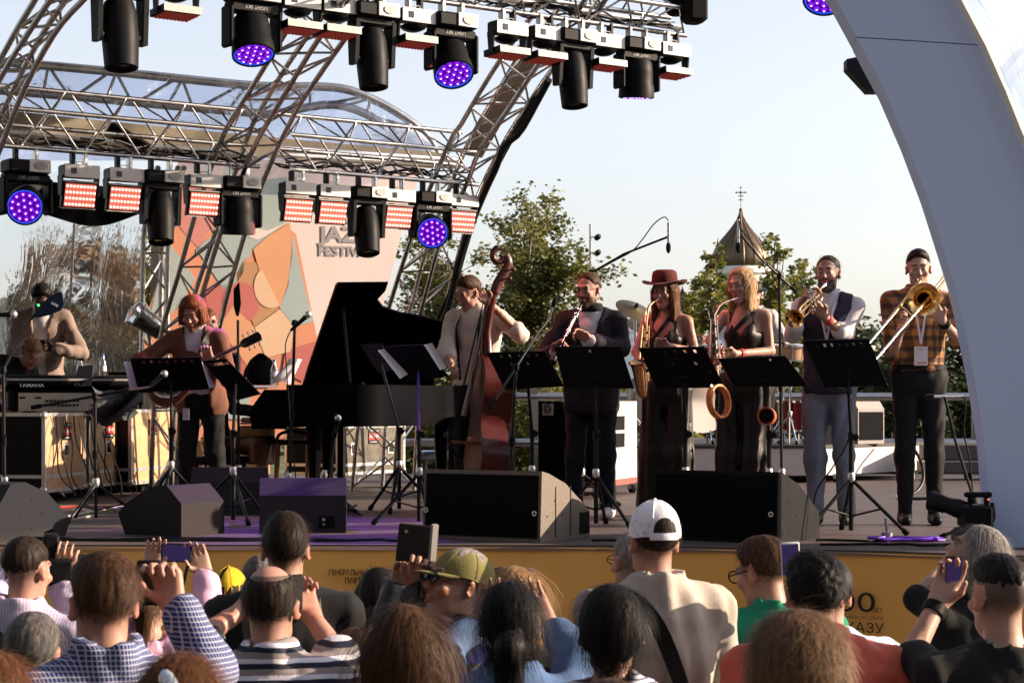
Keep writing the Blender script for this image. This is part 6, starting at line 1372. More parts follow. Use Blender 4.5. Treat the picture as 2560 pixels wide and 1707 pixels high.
    for s in 'lr':
        limb_arm(fd, s, 0); limb_leg(fd, s, -.004)
        fd.cone(legs[s][1] - A(0, 0, .03), legs[s][1] - A(0, 0, .05) + Fv * .12, .035, .026, .02)
        if hands: a = A2[s][3]; ac = a.get('across'); ac = A(*ac) if ac is not None else A(0, 0, 1.); hand(fd, A2[s][1], A2[s][2], ac, a.get('curl', .35), a.get('spread', .3), a.get('thumb', 1), sc * (1.0 if sex == 'm' else .9))
        else: fd.ell(A2[s][1] + nrm(A2[s][2] - A2[s][1]) * .07, A(.04, .025, .07), frame_z(A2[s][2] - A2[s][1]), .02)
    head_field(fd, Hc, H, sc, sex, puff)
    V, Q = fd.mesh('body'); cols = face_cols(V, Hc, H, sc, TONE.get(tone, tone) if isinstance(tone, str) else tone, brow=(.05, .03, .02) if hcol not in ('blonde', 'sandy') else (.14, .08, .05), lips=lips, beard=beard, eyes=eyes, fade=tuple(q * 1.3 + .012 for q in HAIRC[hcol]) if hair and sex == 'm' else None)
    body = sdf_obj('body', V, Q, M_skin, e, cols)
    # ---- garments
    def garment(nm, gd):
        f_ = gd.get('infl', .014); F2 = Field(lo, hi, gd.get('h', .0148)); kind = gd.get('kind', 'top')
        if kind == 'top':
            torso(F2, f_, .045)
            if gd.get('sleeve', 1) > 0:
                for s in 'lr': limb_arm(F2, s, f_ * .9, gd['sleeve'] if 'sleeve' in gd else 1.0, .03, gd.get('flare', .004))
            hem = gd.get('hem', .02); 
            if hem < -.1: F2.ell(pel - up * (-hem) * .5, A(.17, .125, -hem * .9) * sc, T, .03, infl=f_ * 1.2)
            F2.cut(lambda p: (pel[2] + hem * sc - p[:, 2]) if seat is None or True else 0 * p[:, 0])
            nc = gd.get('neck', .072) * sc; col = gd.get('collar', 0)
            if col: F2.cone(nk - fw * .012, nk + up * (.03 + col) - fw * .012, .074 * sc + f_ * .5, .070 * sc + f_ * .5, .015)
            ax0, ax1 = nk - up * .02, Hc - H[:, 2] * .05
            F2.cone(nk + up * (.02 + col * .9) - fw * .012, nk + up * .17 - fw * .012, .056 * sc if col else nc * .88, .066 * sc if col else nc * 1.15, .008, True)
            if col: F2.cut(lambda p: np.where(np.linalg.norm((p - nk) - np.outer((p - nk) @ up, up), axis=1) < .115 * sc, ((p - nk) @ up) - (.03 + col) * sc, -1))
            if gd.get('sleeve', 1) == 0 and not gd.get('strap'): F2.cut(lambda p: np.abs((p - nk) @ rt) - sw * .86)
            if gd.get('v'):      # open front: V down to depth v (fraction of torso), half width w at the top
                dv, ww = gd['v']
                def vee(p):
                    q = (p - nk) @ T; z_ = -q[:, 2] / th; wid = np.interp(z_, [-.3, 0., dv * .5, dv, dv + .01], [ww * 1.2, ww, ww * .6, gd.get('vbot', .004), gd.get('vbot2', -1)]); return np.minimum(wid - np.abs(q[:, 0] - gd.get('vx', 0)), q[:, 1] + .02)
                F2.cut(vee)
            if gd.get('strap'):
                top_z = gd['strap']
                def st_(p):
                    q = (p - nk) @ T; z_ = q[:, 2]; lim = -top_z + .0 * z_; strap = np.abs(np.abs(q[:, 0]) - sw * .56) < .008; bust = np.interp(np.abs(q[:, 0]), [0, .06, sw * .62, sw * .7, .3], [-.05, .02, .05, -.02, -.09]); return np.where(strap & (z_ < .03), -1, z_ - lim - bust)
                F2.cut(st_)
        elif kind == 'legs':
            F2.ell(pel, A(.158 if sex == 'm' else .165, .115, .13) * sc, T, .04, infl=f_)
            for s in 'lr': limb_leg(F2, s, f_, .035, gd.get('flare', 0), gd.get('frac', 1.0))
            wz = pel[2] + gd.get('waist', .07) * sc; F2.cut(lambda p: p[:, 2] - wz); F2.cut(lambda p: z0 + gd.get('cuff', .03) - p[:, 2])
        if gd.get('puffy'): F2.wrinkle(gd['puffy'], 55, 5, (.3, .3, 1))
        F2.wrinkle(gd.get('fold', .007) * 1.25, gd.get('fscale', 19), zlib.crc32(label.encode()) % 9973, gd.get('fstretch', (1, 1, .55)))
        V2, Q2 = F2.mesh(nm); return sdf_obj(nm, V2, Q2, gd['mat'], e)
    if top: garment(top.get('name', 'shirt'), top)
    if top2: garment(top2.get('name', 'jacket'), top2)
    if bottom: garment(bottom.get('name', 'trousers'), dict(bottom, kind='legs'))
    if shoes is not None:
        for s in 'lr':
            F2 = Field(legs[s][1] - A(.2, .2, .12), legs[s][1] + A(.2, .2, .08), .012); an = legs[s][1]; F2.cone(an - A(0, 0, .01), an - A(0, 0, .045), .046, .046, .02); F2.cone(an - A(0, 0, .045) - Fv * .03, an - A(0, 0, .052) + Fv * .15, .043, .034, .03); F2.cut(lambda p: z0 + .002 - p[:, 2])
            V2, Q2 = F2.mesh('shoe'); sdf_obj('shoe', V2, Q2, shoes, e)
    ho = None
    if hair:
        V2, Q2 = hair_field(Hc, H, sc, hair, zlib.crc32(label.encode()) % 997); ho = sdf_obj('hair', V2, Q2, HAIR[hcol], e)
        if strand:
            n_, ln, wd = strand[:3]; V3, Q3 = strands(V2, Q2, n_, ln, wd, 11 + n_, lift=strand[3] if len(strand) > 3 else .2, flow=strand[4] if len(strand) > 4 else (0, 0, -1), c=Hc, wild=strand[5] if len(strand) > 5 else .3)
            o3 = sdf_obj('loose_locks', V3, Q3, HAIR[hcol], ho); o3['kind'] = 'stuff'
    return dict(root=e, head=Hc, H=H, T=T, S=S, arms=A2, nk=nk, pel=pel, up=up, rt=rt, fw=fw, Fv=Fv, sc=sc, hair=ho, body=body, th=th, sw=sw)
# ================================================================== MUSICIANS
def hg(p, x, y, z): return p['head'] + p['H'] @ (A(x, y, z) * p['sc'])
def glasses(p, rim, lens=None, w=.026, hgt=.018, up=0, name='glasses', th=.0022, y=.108, z=.010):
    root = p['root']; mb = MB(); H = p['H']
    for s in (-1, 1):
        pts = [hg(p, s * .033 + w * math.cos(a), y - .006 * abs(math.cos(a)) * 0, z + hgt * math.sin(a)) for a in np.linspace(0, 6.283, 17)]; mb.path(pts, th, 5, False)
        mb.tube(hg(p, s * (.033 + w), y, z + .004), hg(p, s * .080, .0, z + .006), th, 5)
    mb.tube(hg(p, -.008, y + .002, z + .004), hg(p, .008, y + .002, z + .004), th, 5); g = build(name, mb, rim, root)
    if lens is not None:
        for s in (-1, 1): mb = MB(); mb.add([hg(p, s * .033 + w * math.cos(a), y, z + hgt * math.sin(a)) for a in np.linspace(0, 6.283, 17)[:-1]], [tuple(range(16))]); build('lens', mb, lens, g, 0)
    return g
def band(p, s, fr, r, m, w=.012, name='wristband'):
    el, wr = p['arms'][s][0], p['arms'][s][1]; c = el + (wr - el) * fr; M = frame_z(wr - el); mb = MB(); mb.lathe([(r, -w), (r + .003, -w), (r + .003, w), (r, w)], 18, M, c); return build(name, mb, m, p['root'], 40)
def strap_path(p, pts, w, m, name='strap', th=.003):
    pts = [A(*q) for q in pts]; mb = MB(); pts = smooth_poly(pts, 16); n = len(pts); v = []; f = []
    for i in range(n):
        t = nrm(pts[min(i + 1, n - 1)] - pts[max(i - 1, 0)]); q = (pts[i] - p['nk'] - p['up'] * np.dot(pts[i] - p['nk'], p['up'])); s_ = nrm(np.cross(t, nrm(q))); v += [pts[i] - s_ * w / 2, pts[i] + s_ * w / 2, pts[i] + s_ * w / 2 + nrm(q) * th, pts[i] - s_ * w / 2 + nrm(q) * th]
    for i in range(n - 1):
        for k in range(4): k2 = (k + 1) % 4; f.append((4 * i + k, 4 * i + k2, 4 * i + 4 + k2, 4 * i + 4 + k))
    mb.add(v, f); return build(name, mb, m, p['root'], 60)
def tl(p, x, z, y=None, off=.0):
    "point on the torso front (y>0) or back: x sideways (m, + image right), z down from the neck as fraction of the torso, y given half depth"
    th = p['th']; yy = y if y is not None else .13; return p['nk'] + p['rt'] * x - p['up'] * z * th + p['fw'] * yy
GM = 'jazz band musicians on stage'
C_cream = cloth_mat('cream_shirt', (.62, .52, .44)); C_white = cloth_mat('white_shirt', (.56, .52, .53)); C_lilac = cloth_mat('lilac_shirt', (.58, .54, .66)); C_blackc = cloth_mat('black_cloth', (.012, .012, .013), sheen=.05); C_blackt = cloth_mat('black_trousers', (.010, .010, .011), .7, sheen=.05)
C_vest = cloth_mat('navy_waistcoat', (.030, .026, .040)); C_jean = cloth_mat('pale_grey_jeans', (.15, .16, .20), .85, .15); C_jeand = cloth_mat('dark_blue_jeans', (.010, .011, .017)); C_glit = mat('dark_glitter_cloth', (.016, .013, .012), .38, .25, .3, .9, 320, .5, 300)
C_tweed = mat_pattern('rust_tweed', checks(.012, .35, (.15, .060, .038), (.10, .042, .028), None), .85)
C_plaidj = mat_pattern('burgundy_plaid_wool', checks(.055, .10, (.014, .008, .013), (.065, .03, .035), (.008, .007, .011), .45, .055), .8)
C_check = mat_pattern('houndstooth_wool', checks(.020, .42, (.34, .25, .20), (.08, .055, .05), None), .85)
C_plaid = mat_pattern('orange_plaid_flannel', checks(.072, .09, (.40, .17, .050), (.55, .45, .33), (.016, .012, .016), .46, .072), .85)
S_blk = mat('black_leather', (.009, .009, .009), .5, spec=.12); S_wht = mat('white_sneaker', (.6, .58, .55), .6); M_badge = mat('badge_card', (.68, .62, .66), .4, var=.1, vscale=60); M_lany = mat('white_lanyard', (.62, .58, .70), .6); M_redband = mat('red_paper_band', (.55, .05, .06), .5, var=.2, vscale=80); M_watch = M_black
M_clear = mat_plastic_sheet('spectacle_lens', (.92, .94, .95), .5, .02, 0, 10)
# ---- double bass player
bp_ = person('man in cream shirt and braces playing the double bass', 15.0, (1171, 733), yaw=-22, hyaw=-48, hp=-24, hr=-6, z0=STZ, hair=dict(th=.009, top=.01, h=.006), hcol='brown', tone='rosy', group=GM, eyes=False, fine=.0066,
    arms=dict(l=dict(elbow=(1113, 884, -.08), wrist=(1133, 922, -.32), tip=(1150, 938, -.45), across=(0, -.5, .8), curl=.8), r=dict(elbow=(1302, 836, -.10), wrist=(1228, 762, -.27), tip=(1205, 740, -.30), across=(-.3, -.2, 1), curl=.75, thumb=-1)),
    top=dict(mat=C_cream, infl=.022, sleeve=.56, collar=.035, hem=.0, fold=.008, flare=.014), bottom=dict(mat=C_blackt), shoes=S_blk, lean=(.02, .06))
for s in (-1, 1): strap_path(bp_, [tl(bp_, s * .09, .02, .06), tl(bp_, s * .095, .2, .145), tl(bp_, s * .085, .5, .155), tl(bp_, s * .08, .9, .15)], .032, S_blk, 'brace')
# the bass, seen edge-on with its front to the left
db = thing('double_bass', 'reddish brown double bass seen from its side', 'double bass', PF(1208, 14.62), group=None)
o0 = PF(1208, 14.62); ax_ = nrm(P(1252, 700, 14.75) - o0); ff = nrm(A(-.975, -.22, 0)); ff = nrm(ff - (ff @ ax_) * ax_); ww = np.cross(ax_, ff); Mb = np.stack([ww, ff, ax_], 1)
outl = [(0, 0), (.14, .005), (.26, .06), (.325, .17), (.335, .30), (.30, .42), (.235, .52), (.21, .60), (.225, .69), (.262, .78), (.272, .87), (.25, .96), (.19, 1.04), (.10, 1.09), (.045, 1.115)]
full = smooth_poly([A(x, z, 0) for x, z in outl], 40); full = [(p[0], p[1]) for p in full]; ring = full + [(-x, z) for x, z in reversed(full[1:])]
B0 = o0 + ax_ * .13
def slab(name, sc_, f0, f1, m, arch=0):
    mb = MB(); cz = .5; n = len(ring); v = []; 
    for f_, k in ((f0, 1), (f1, 1)):
        for x, z in ring: v.append(B0 + Mb @ A(x * sc_, f_, .92 * ((z - cz) * (1 + (sc_ - 1) * .6) + cz)))
    fc = [tuple(range(n)), tuple(range(2 * n - 1, n - 1, -1))]; 
    for i in range(n): j = (i + 1) % n; fc.append((i, n + i, n + j, j))
    mb.add(v, fc); return build(name, mb, m, db, 40)
slab('ribs', .965, -.105, .095, M_wood); slab('top_plate', 1.0, .095, .112, M_wood); slab('back_plate', 1.0, -.122, -.105, M_wood)
L3 = lambda x, f, z: B0 + Mb @ A(x, f, z * .92)
mb = MB(); mb.path([L3(0, .03, 1.05), L3(0, .06, 1.13), L3(0, .075, 1.3), L3(0, .055, 1.52), L3(0, .035, 1.66)], [.055, .04, .03, .026, .026], 12); build('neck', mb, M_wood, db, 60)
mb = MB(); mb.path([L3(0, .20, .62), L3(0, .155, .95), L3(0, .115, 1.3), L3(0, .085, 1.64)], [.045, .038, .03, .024], 8, flat=(1, .35)); build('fingerboard', mb, M_woodd, db, 40)
sp = [L3(0, .035, 1.64), L3(0, .02, 1.72), L3(0, .0, 1.80), L3(0, -.045, 1.85), L3(0, -.035, 1.89)]
mb = MB(); mb.path(smooth_poly([L3(0, .035, 1.62), L3(0, .02, 1.70), L3(0, -.025, 1.80), L3(0, -.045, 1.88), L3(0, -.02, 1.935)], 16), list(np.linspace(.036, .03, 16)), 10, flat=(1.0, 1.15)); pb = build('pegbox', mb, M_woodd, db, 60)
mb = MB(); c_ = L3(0, .02, 1.915); pts = [c_ + Mb @ A(0, (.055 - .0115 * a) * math.cos(a), (.055 - .0115 * a) * math.sin(a) * -1) for a in np.linspace(-1.2, 4.4, 30)]; mb.path(pts, list(np.linspace(.026, .016, 30)), 8, flat=(1.3, 1)); build('scroll', mb, M_woodd, db, 60)
for k in range(4):
    q = L3(0, .005 - .012 * k, 1.70 + .037 * k); s = 1 if k % 2 else -1; mb = MB(); mb.tube(q, q + ww * s * .085 + ff * -.03, .007, 8); mb.ball(q + ww * s * .10 + ff * -.035, (.02, .012, .018), 10); build('tuning_peg', mb, M_woodd, pb, 50)
mb = MB(); mb.prism([(-.065, 0), (.065, 0), (.05, .16), (-.05, .17)], .02, np.stack([ww, ff, -ax_], 1), L3(0, .112, .42)); br_ = build('bridge', mb, M_pianow, db, 0)
for k in range(4):
    x = -.03 + .02 * k; mb = MB(); mb.path([L3(x * .5, .10, 1.66), L3(x * 1.2, .285, .41), L3(x * .8, .15, .12)], .0022, 4); build('string', mb, M_blackm, db)
mb = MB(); mb.path([L3(0, .20, .28), L3(0, .135, .03)], [.045, .028], 8, flat=(1, .3)); build('tailpiece', mb, M_ebony, db)
mb = MB(); mb.tube(o0, B0, .007, 8); build('endpin', mb, M_chrome, db)
# ---- clarinettist
cl = person('bearded man in dark plaid jacket playing the clarinet', 14.05, (1470, 727), yaw=-14, hyaw=-30, hp=-8, z0=STZ, hair=dict(th=.007, h=.006, line=[-.04, -.04, -.03, .006, .036, .086, .108, .12]), hcol='brown', tone='rosy', beard=((.022, .014, .012), .93), group=GM, fine=.0066,
    arms=dict(l=dict(elbow=(1352, 898, -.05), wrist=(1384, 882, -.30), tip=(1402, 862, -.33), across=(.1, -.5, .8), curl=1.0, thumb=1), r=dict(elbow=(1552, 870, -.05), wrist=(1476, 852, -.30), tip=(1440, 828, -.31), across=(.1, -.6, .8), curl=.9, thumb=-1)),
    top=dict(mat=C_white, infl=.010, sleeve=.98, collar=.03), top2=dict(mat=C_plaidj, infl=.024, sleeve=.94, v=(.74, .085), hem=-.17, neck=.088, collar=.012, fold=.006), bottom=dict(mat=C_jeand), shoes=S_wht)
glasses(cl, M_blackm, None, th=.0014)
mb = MB(); c_ = cl['nk'] + cl['up'] * .03 + cl['fw'] * .01; mb.lathe([(.062, -.03), (.085, -.02), (.090, .01), (.078, .035), (.06, .04)], 18, cl['T'], c_); build('scarf', mb, C_blackc, cl['root'], 60)
mb = MB(); mb.sheet([tl(cl, .10, .38, .125), tl(cl, .15, .37, .118), tl(cl, .15, .40, .12), tl(cl, .10, .41, .127)], .004, cl['fw']); build('pocket_square', mb, C_white, cl['root'])
band(cl, 'r', .92, .032, M_black, .012, 'watch')
ct = thing('clarinet', 'black clarinet with silver keys held by the bearded man', 'clarinet', P(1380, 905, 13.75)); m0, m1 = P(1454, 762, 13.90), P(1380, 906, 13.62); dv = nrm(m1 - m0)
mb = MB(); Lc = np.linalg.norm(m1 - m0); mb.lathe([(.006, 0), (.010, .05), (.0125, .08), (.0135, .10), (.0135, Lc - .1), (.018, Lc - .05), (.032, Lc), (.028, Lc), (.014, Lc - .04)], 16, frame_z(dv), m0); build('body', mb, M_ebony, ct, 50)
for t_ in (.09, .17, .45, .80): mb = MB(); mb.lathe([(.0135, -.006), (.016, -.005), (.016, .005), (.0135, .006)], 16, frame_z(dv), m0 + dv * t_ * Lc); build('ring', mb, M_nickel, ct, 40)
for k in range(12): mb = MB(); q = m0 + dv * Lc * (.22 + .05 * k) + frame_z(dv) @ A(.015 * math.cos(k * 1.1), .015 * math.sin(k * 1.1), 0); mb.ball(q, .005, 8); build('key', mb, M_nickel, ct, 50)
mb = MB(); mb.tube(m0 + dv * Lc * .2 - A(0, .018, 0), m0 + dv * Lc * .82 - A(0, .018, 0), .003, 6); build('key_rod', mb, M_nickel, ct)
# ---- saxophones
def sax(label, mouth, neck, top, bow, bell, d0, m, keym, r0=.012, r1=.032, rb=.065):
    t = thing('saxophone', label, 'saxophone', np.asarray(bow)); pts = smooth_poly([mouth, neck, top], 12); mb = MB(); mb.path(pts, list(np.linspace(.008, r0, 12)), 10); build('neck', mb, m, t, 60)
    mb = MB(); dm = nrm(pts[0] - pts[2]); mb.path([pts[1], pts[0], pts[0] + dm * .05, pts[0] + dm * .075], [.012, .012, .009, .003], 10); build('mouthpiece', mb, M_ebony, t, 50)
    a = nrm(bow - top); body = [top + a * np.linalg.norm(bow - top) * k for k in np.linspace(0, .86, 8)]; mid = (bow + bell) / 2
    e1 = bow + (bell - bow) * .25; curve = smooth_poly([body[-1], bow, e1 + (bell - bow) * .05, bow + (bell - bow) * .5], 10); mb = MB(); mb.path(body + list(curve[1:]), list(np.linspace(r0, r1, 8)) + list(np.linspace(r1, r1 * 1.3, 9)), 14); build('body', mb, m, t, 60)
    db_ = nrm(bell - bow) ; p0 = curve[-1]; Lb = np.linalg.norm(bell - p0); mb = MB(); mb.lathe([(r1 * 1.3, 0), (r1 * 1.4, Lb * .5), (r1 * 1.6, Lb * .8), (rb, Lb), (rb + .003, Lb + .003), (rb - .004, Lb), (r1 * 1.2, Lb * .6)], 22, frame_z(bell - p0), p0); build('bell', mb, m, t, 60)
    side = nrm(np.cross(a, A(0, 1, 0))); 
    for k in range(9):
        q = top + (bow - top) * (.06 + .088 * k) - A(0, r0 + (r1 - r0) * k / 9 + .006, 0) + side * (.012 if k % 2 else -.006); mb = MB(); mb.lathe([(0, .006), (.009 + .0012 * k, .004), (.009 + .0012 * k, 0)], 12, rotm(rx=90), q); build('key_cup', mb, keym, t, 40)
    for s in (-.022, .020): mb = MB(); mb.tube(top + (bow - top) * .05 + side * s - A(0, .02, 0), top + (bow - top) * .82 + side * s * 1.8 - A(0, .03, 0), .0035, 6); build('key_rod', mb, keym, t)
    for k in range(5): q = top + (bow - top) * (.1 + .16 * k) + side * .03 - A(0, .02, 0); mb = MB(); mb.tube(q, q - side * .045, .003, 5); build('key_lever', mb, keym, t)
    return t
wm = person('woman in red brown hat playing a golden saxophone', 14.3, (1661, 731), yaw=-22, hyaw=-28, hp=-6, z0=STZ, sc=.97, sex='f', hair=dict(th=.012, len=.20, front=.95, w=.075, h=.007, sidey=.02), hcol='chestnut', tone='rosy', lips=(.42, .07, .07), group=GM, fine=.0066, strand=(350, .07, .002, .1),
    arms=dict(l=dict(elbow=(1590, 880, -.05), wrist=(1612, 935, -.25), tip=(1606, 950, -.3), across=(0, -.4, .9), curl=.8), r=dict(elbow=(1738, 880, -.04), wrist=(1668, 864, -.28), tip=(1632, 850, -.33), across=(.1, -.5, .9), curl=.75, thumb=-1)),
    top=dict(mat=C_glit, infl=.007, sleeve=0, strap=.14, hem=-.02, name='camisole'), bottom=dict(mat=C_glit, flare=.062, waist=.10, name='wide_trousers', fold=.012, fscale=30, fstretch=(1.4, 1.4, .1), cuff=.01), shoes=S_blk)
M_felt = cloth_mat('red_brown_felt', (.085, .022, .017), .9)
Hh = wm['H'] @ rotm(rx=4); c_ = hg(wm, 0, -.012, .064); mb = MB(); mb.lathe([(.086, .0), (.092, .012), (.088, .06), (.080, .088), (.055, .100), (.02, .094), (0, .088)], 28, Hh @ np.diag([1.0, 1.18, 1.0]), c_); ht = build('hat_crown', mb, M_felt, wm['root'], 60)
mb = MB(); v = []; n = 40
for r_, ze in ((.088, .004), (.12, -.002), (.158, .004), (.160, .009), (.12, .004), (.088, .010)):
    for k in range(n): a = 6.283 * k / n; v.append(c_ + Hh @ A(r_ * math.cos(a), r_ * 1.12 * math.sin(a), ze - (.016 * math.sin(a) ** 2 - .018 * abs(math.cos(a)) ** 3) * (r_ - .088) / .07))
f = [(i * n + k, i * n + (k + 1) % n, (i + 1) * n + (k + 1) % n, (i + 1) * n + k) for i in range(5) for k in range(n)]; mb.add(v, f); build('hat_brim', mb, M_felt, ht, 60)
strap_path(wm, [tl(wm, .06, .0, .03), tl(wm, .03, .12, .10), tl(wm, -.03, .30, .16), tl(wm, -.07, .40, .18)], .03, S_blk, 'sax_strap')
sax('golden saxophone held by the woman in hat', P(1638, 752, 14.13), P(1622, 768, 14.05), P(1615, 805, 13.98), P(1606, 985, 13.86), P(1594, 905, 13.80), 14, M_copper, M_brass)
wb = person('blonde woman in dark camisole playing a saxophone', 13.95, (1852, 716), yaw=-28, hyaw=-38, hp=-6, hr=4, z0=STZ, sc=.98, sex='f', hair=dict(th=.015, len=.19, front=.85, w=.075, h=.007, sidey=.02, line=[-.055, -.055, -.035, .006, .03, .075, .100, .11]), hcol='blonde', tone='fair', lips=(.40, .10, .10), group=GM, eyes=False, fine=.0066, strand=(450, .07, .002, .12),
    arms=dict(l=dict(elbow=(1775, 850, .0), wrist=(1800, 905, -.2), tip=(1790, 925, -.28), across=(0, -.4, .9), curl=.8), r=dict(elbow=(1926, 878, -.04), wrist=(1838, 884, -.28), tip=(1800, 882, -.33), across=(.0, -.4, .9), curl=.75, thumb=-1)),
    top=dict(mat=C_glit, infl=.007, sleeve=0, strap=.14, hem=-.02, name='camisole'), bottom=dict(mat=C_glit, flare=.062, waist=.10, name='wide_trousers', fold=.012, fscale=30, fstretch=(1.4, 1.4, .1), cuff=.01), shoes=S_blk)
band(wb, 'r', .82, .028, M_redband, .014); strap_path(wb, [tl(wb, .07, .0, .03), tl(wb, .05, .12, .10), tl(wb, -.02, .30, .16), tl(wb, -.07, .42, .18)], .03, S_blk, 'sax_strap')
sax('dark lacquered saxophone held by the blonde woman', P(1828, 750, 13.76), P(1800, 763, 13.68), P(1784, 790, 13.62), P(1788, 965, 13.55), P(1772, 905, 13.48), 13.6, M_woodd, M_nickel)
# ---- trumpeter
tp = person('long haired man in navy waistcoat playing the trumpet', 13.35, (2069, 686), yaw=-14, hyaw=-22, hp=2, z0=STZ, hair=dict(th=.006, h=.006, line=[-.07, -.07, -.05, -.005, .036, .086, .110, .12], bun=(0, -.115, .01, .03)), hcol='brown', tone='rosy', beard=((.03, .015, .012), .9), group=GM, eyes=False, fine=.0066, strand=(200, .05, .002, .2),
    arms=dict(l=dict(elbow=(1982, 838, -.03), wrist=(2008, 752, -.27), tip=(2028, 724, -.30), across=(.2, -.6, .5), curl=1.0, thumb=1), r=dict(elbow=(2112, 836, -.12), wrist=(2062, 792, -.30), tip=(2036, 762, -.33), across=(.1, -.4, .9), curl=.95, thumb=-1)),
    top=dict(mat=C_white, infl=.010, sleeve=.62, collar=.035, fold=.005, flare=.012, hem=.06), top2=dict(mat=C_vest, infl=.030, sleeve=0, v=(.42, .075), hem=-.08, fold=.004, neck=.09, name='waistcoat'), bottom=dict(mat=C_jean, infl=.012, fold=.009, fscale=30), shoes=S_blk)
band(tp, 'r', .84, .033, M_redband, .014)
def lanyard(p, m, badge_z, badge_w=.085, badge_h=.115, front=.15, x=0):
    strap_path(p, [tl(p, -.05, .02, .07), tl(p, -.03, .25, front), tl(p, x, badge_z - .02, front + .01)], .014, m, 'lanyard'); strap_path(p, [tl(p, .05, .02, .07), tl(p, .03, .25, front), tl(p, x, badge_z - .02, front + .01)], .014, m, 'lanyard')
    c_ = tl(p, x, badge_z + .12, front + .012); mb = MB(); mb.box(c_, (badge_w, .004, badge_h), p['T']); b = build('badge', mb, M_badge, p['root'], 0); return b, c_
lanyard(tp, M_lany, .52)
tr = thing('trumpet', 'golden trumpet raised by the man in waistcoat', 'trumpet', P(1990, 800, 12.9)); m0, m1 = P(2062, 712, 13.19), P(1984, 786, 12.75); dv = nrm(m1 - m0); Lt = np.linalg.norm(m1 - m0); Mt = frame_z(dv)
pu = nrm(np.cross(dv, np.cross(A(0, 0, 1), dv))); dn = -pu
mb = MB(); mb.lathe([(.006, Lt * .25), (.0065, Lt * .55), (.009, Lt * .72), (.014, Lt * .83), (.026, Lt * .93), (.045, Lt * .985), (.062, Lt), (.0635, Lt + .001), (.060, Lt - .001), (.042, Lt * .975), (.022, Lt * .91), (.010, Lt * .8)], 28, Mt, m0 + dn * .03); build('bell', mb, M_brass, tr, 60)
mb = MB(); mb.path([m0, m0 + dv * .05], [.013, .006], 12); build('mouthpiece', mb, M_nickel, tr, 50)
mb = MB(); e = m0 + dv * Lt * .78; mb.path(smooth_poly([m0 + dv * .04, m0 + dv * Lt * .5, e, e + dv * .03 + dn * .02, e + dn * .07, m0 + dv * Lt * .45 + dn * .07], 24), .0065, 8); build('leadpipe', mb, M_brass, tr, 60)
e = m0 + dv * Lt * .18; mb = MB(); mb.path(smooth_poly([m0 + dv * Lt * .4 + dn * .03, e + dn * .03, e - dv * .03 + dn * .05, e + dn * .075, m0 + dv * Lt * .4 + dn * .075], 20), .0065, 8); build('bell_bow', mb, M_brass, tr, 60)
for k in range(3):
    q = m0 + dv * Lt * (.36 + .065 * k) + dn * .04; vl = MB(); vl.lathe([(.010, -.06), (.011, -.05), (.011, .05), (.012, .06), (.005, .062), (.005, .085), (.011, .086), (.011, .09)], 14, frame_z(pu), q); build('valve', vl, M_nickel, tr, 40)
# ---- trombonist
tb_ = person('man in orange plaid shirt playing the trombone', 13.35, (2296, 674), yaw=-6, hyaw=-8, hp=-6, hr=2, z0=STZ, hair=dict(th=.007, top=.020, h=.006, line=[-.01, -.01, .005, .03, .045, .086, .104, .11]), hcol='dark', tone='fair', group=GM, eyes=False, fine=.0066, strand=(150, .02, .002, .5),
    arms=dict(l=dict(elbow=(2232, 886, -.05), wrist=(2250, 826, -.24), tip=(2266, 806, -.30), across=(.3, -.3, .8), curl=.9, thumb=1), r=dict(elbow=(2398, 850, -.08), wrist=(2356, 802, -.27), tip=(2336, 772, -.30), across=(-.3, -.3, .8), curl=.9, thumb=-1)),
    top=dict(mat=C_plaid, infl=.018, sleeve=.50, collar=.03, hem=.05, fold=.007, flare=.014), bottom=dict(mat=C_blackt, infl=.010), shoes=S_blk)
b_, c_ = lanyard(tb_, M_lany, .62, .088, .125)
mb = MB(); mb.box(c_ + tb_['fw'] * .004 + tb_['rt'] * .005 + A(0, 0, -.045), (.06, .002, .012), tb_['T']); build('printed_mark', mb, Bp['c'], b_, 0); mb = MB(); mb.box(c_ + tb_['fw'] * .004 + A(0, 0, .045), (.05, .002, .008), tb_['T']); build('printed_mark', mb, M_rim, b_, 0)
mb = MB(); mb.lathe([(.163, -.018), (.170, -.018), (.170, .018), (.163, .018)], 30, tb_['T'] @ np.diag([1.08, .80, 1]), tb_['pel'] + tb_['up'] * .075); build('belt', mb, S_blk, tb_['root'], 40)
band(tb_, 'r', .88, .036, M_black, .018, 'bracelet')
tn = thing('trombone', 'brass trombone with bell facing the viewer', 'trombone', P(2180, 905, 12.6)); bc = P(2308, 748, 12.92); bdir = nrm(A(-.22, -1, -.08)); Mt = frame_z(bdir)
mb = MB(); mb.lathe([(.008, -.42), (.012, -.25), (.020, -.14), (.038, -.065), (.066, -.02), (.098, .0), (.1065, .004), (.1065, .001), (.096, -.004), (.060, -.026), (.03, -.08), (.014, -.16), (0, -.2)], 36, Mt, bc); build('bell', mb, M_brass, tn, 60)
sA, sB, eA, eB = P(2300, 704, 13.10), P(2330, 735, 13.0), P(2157, 880, 12.45), P(2181, 906, 12.45)
mb = MB(); mb.path(smooth_poly([sA, (sA + eA) / 2, eA, eA * .55 + eB * .45 + (eA - sA) * .06, eB, (sB + eB) / 2, sB], 40), .0085, 10); build('slide', mb, M_nickel, tn, 60)
mb = MB(); mb.path([sA, sA + (eA - sA) * .55], .0115, 10); build('outer_slide_tube', mb, M_brass, tn, 60); mb = MB(); mb.path([sB, sB + (eB - sB) * .5], .0115, 10); build('outer_slide_tube', mb, M_brass, tn, 60)
mb = MB(); mb.tube(P(2249, 762, 12.85), P(2281, 790, 12.8), .007, 8); build('slide_brace', mb, M_brass, tn)
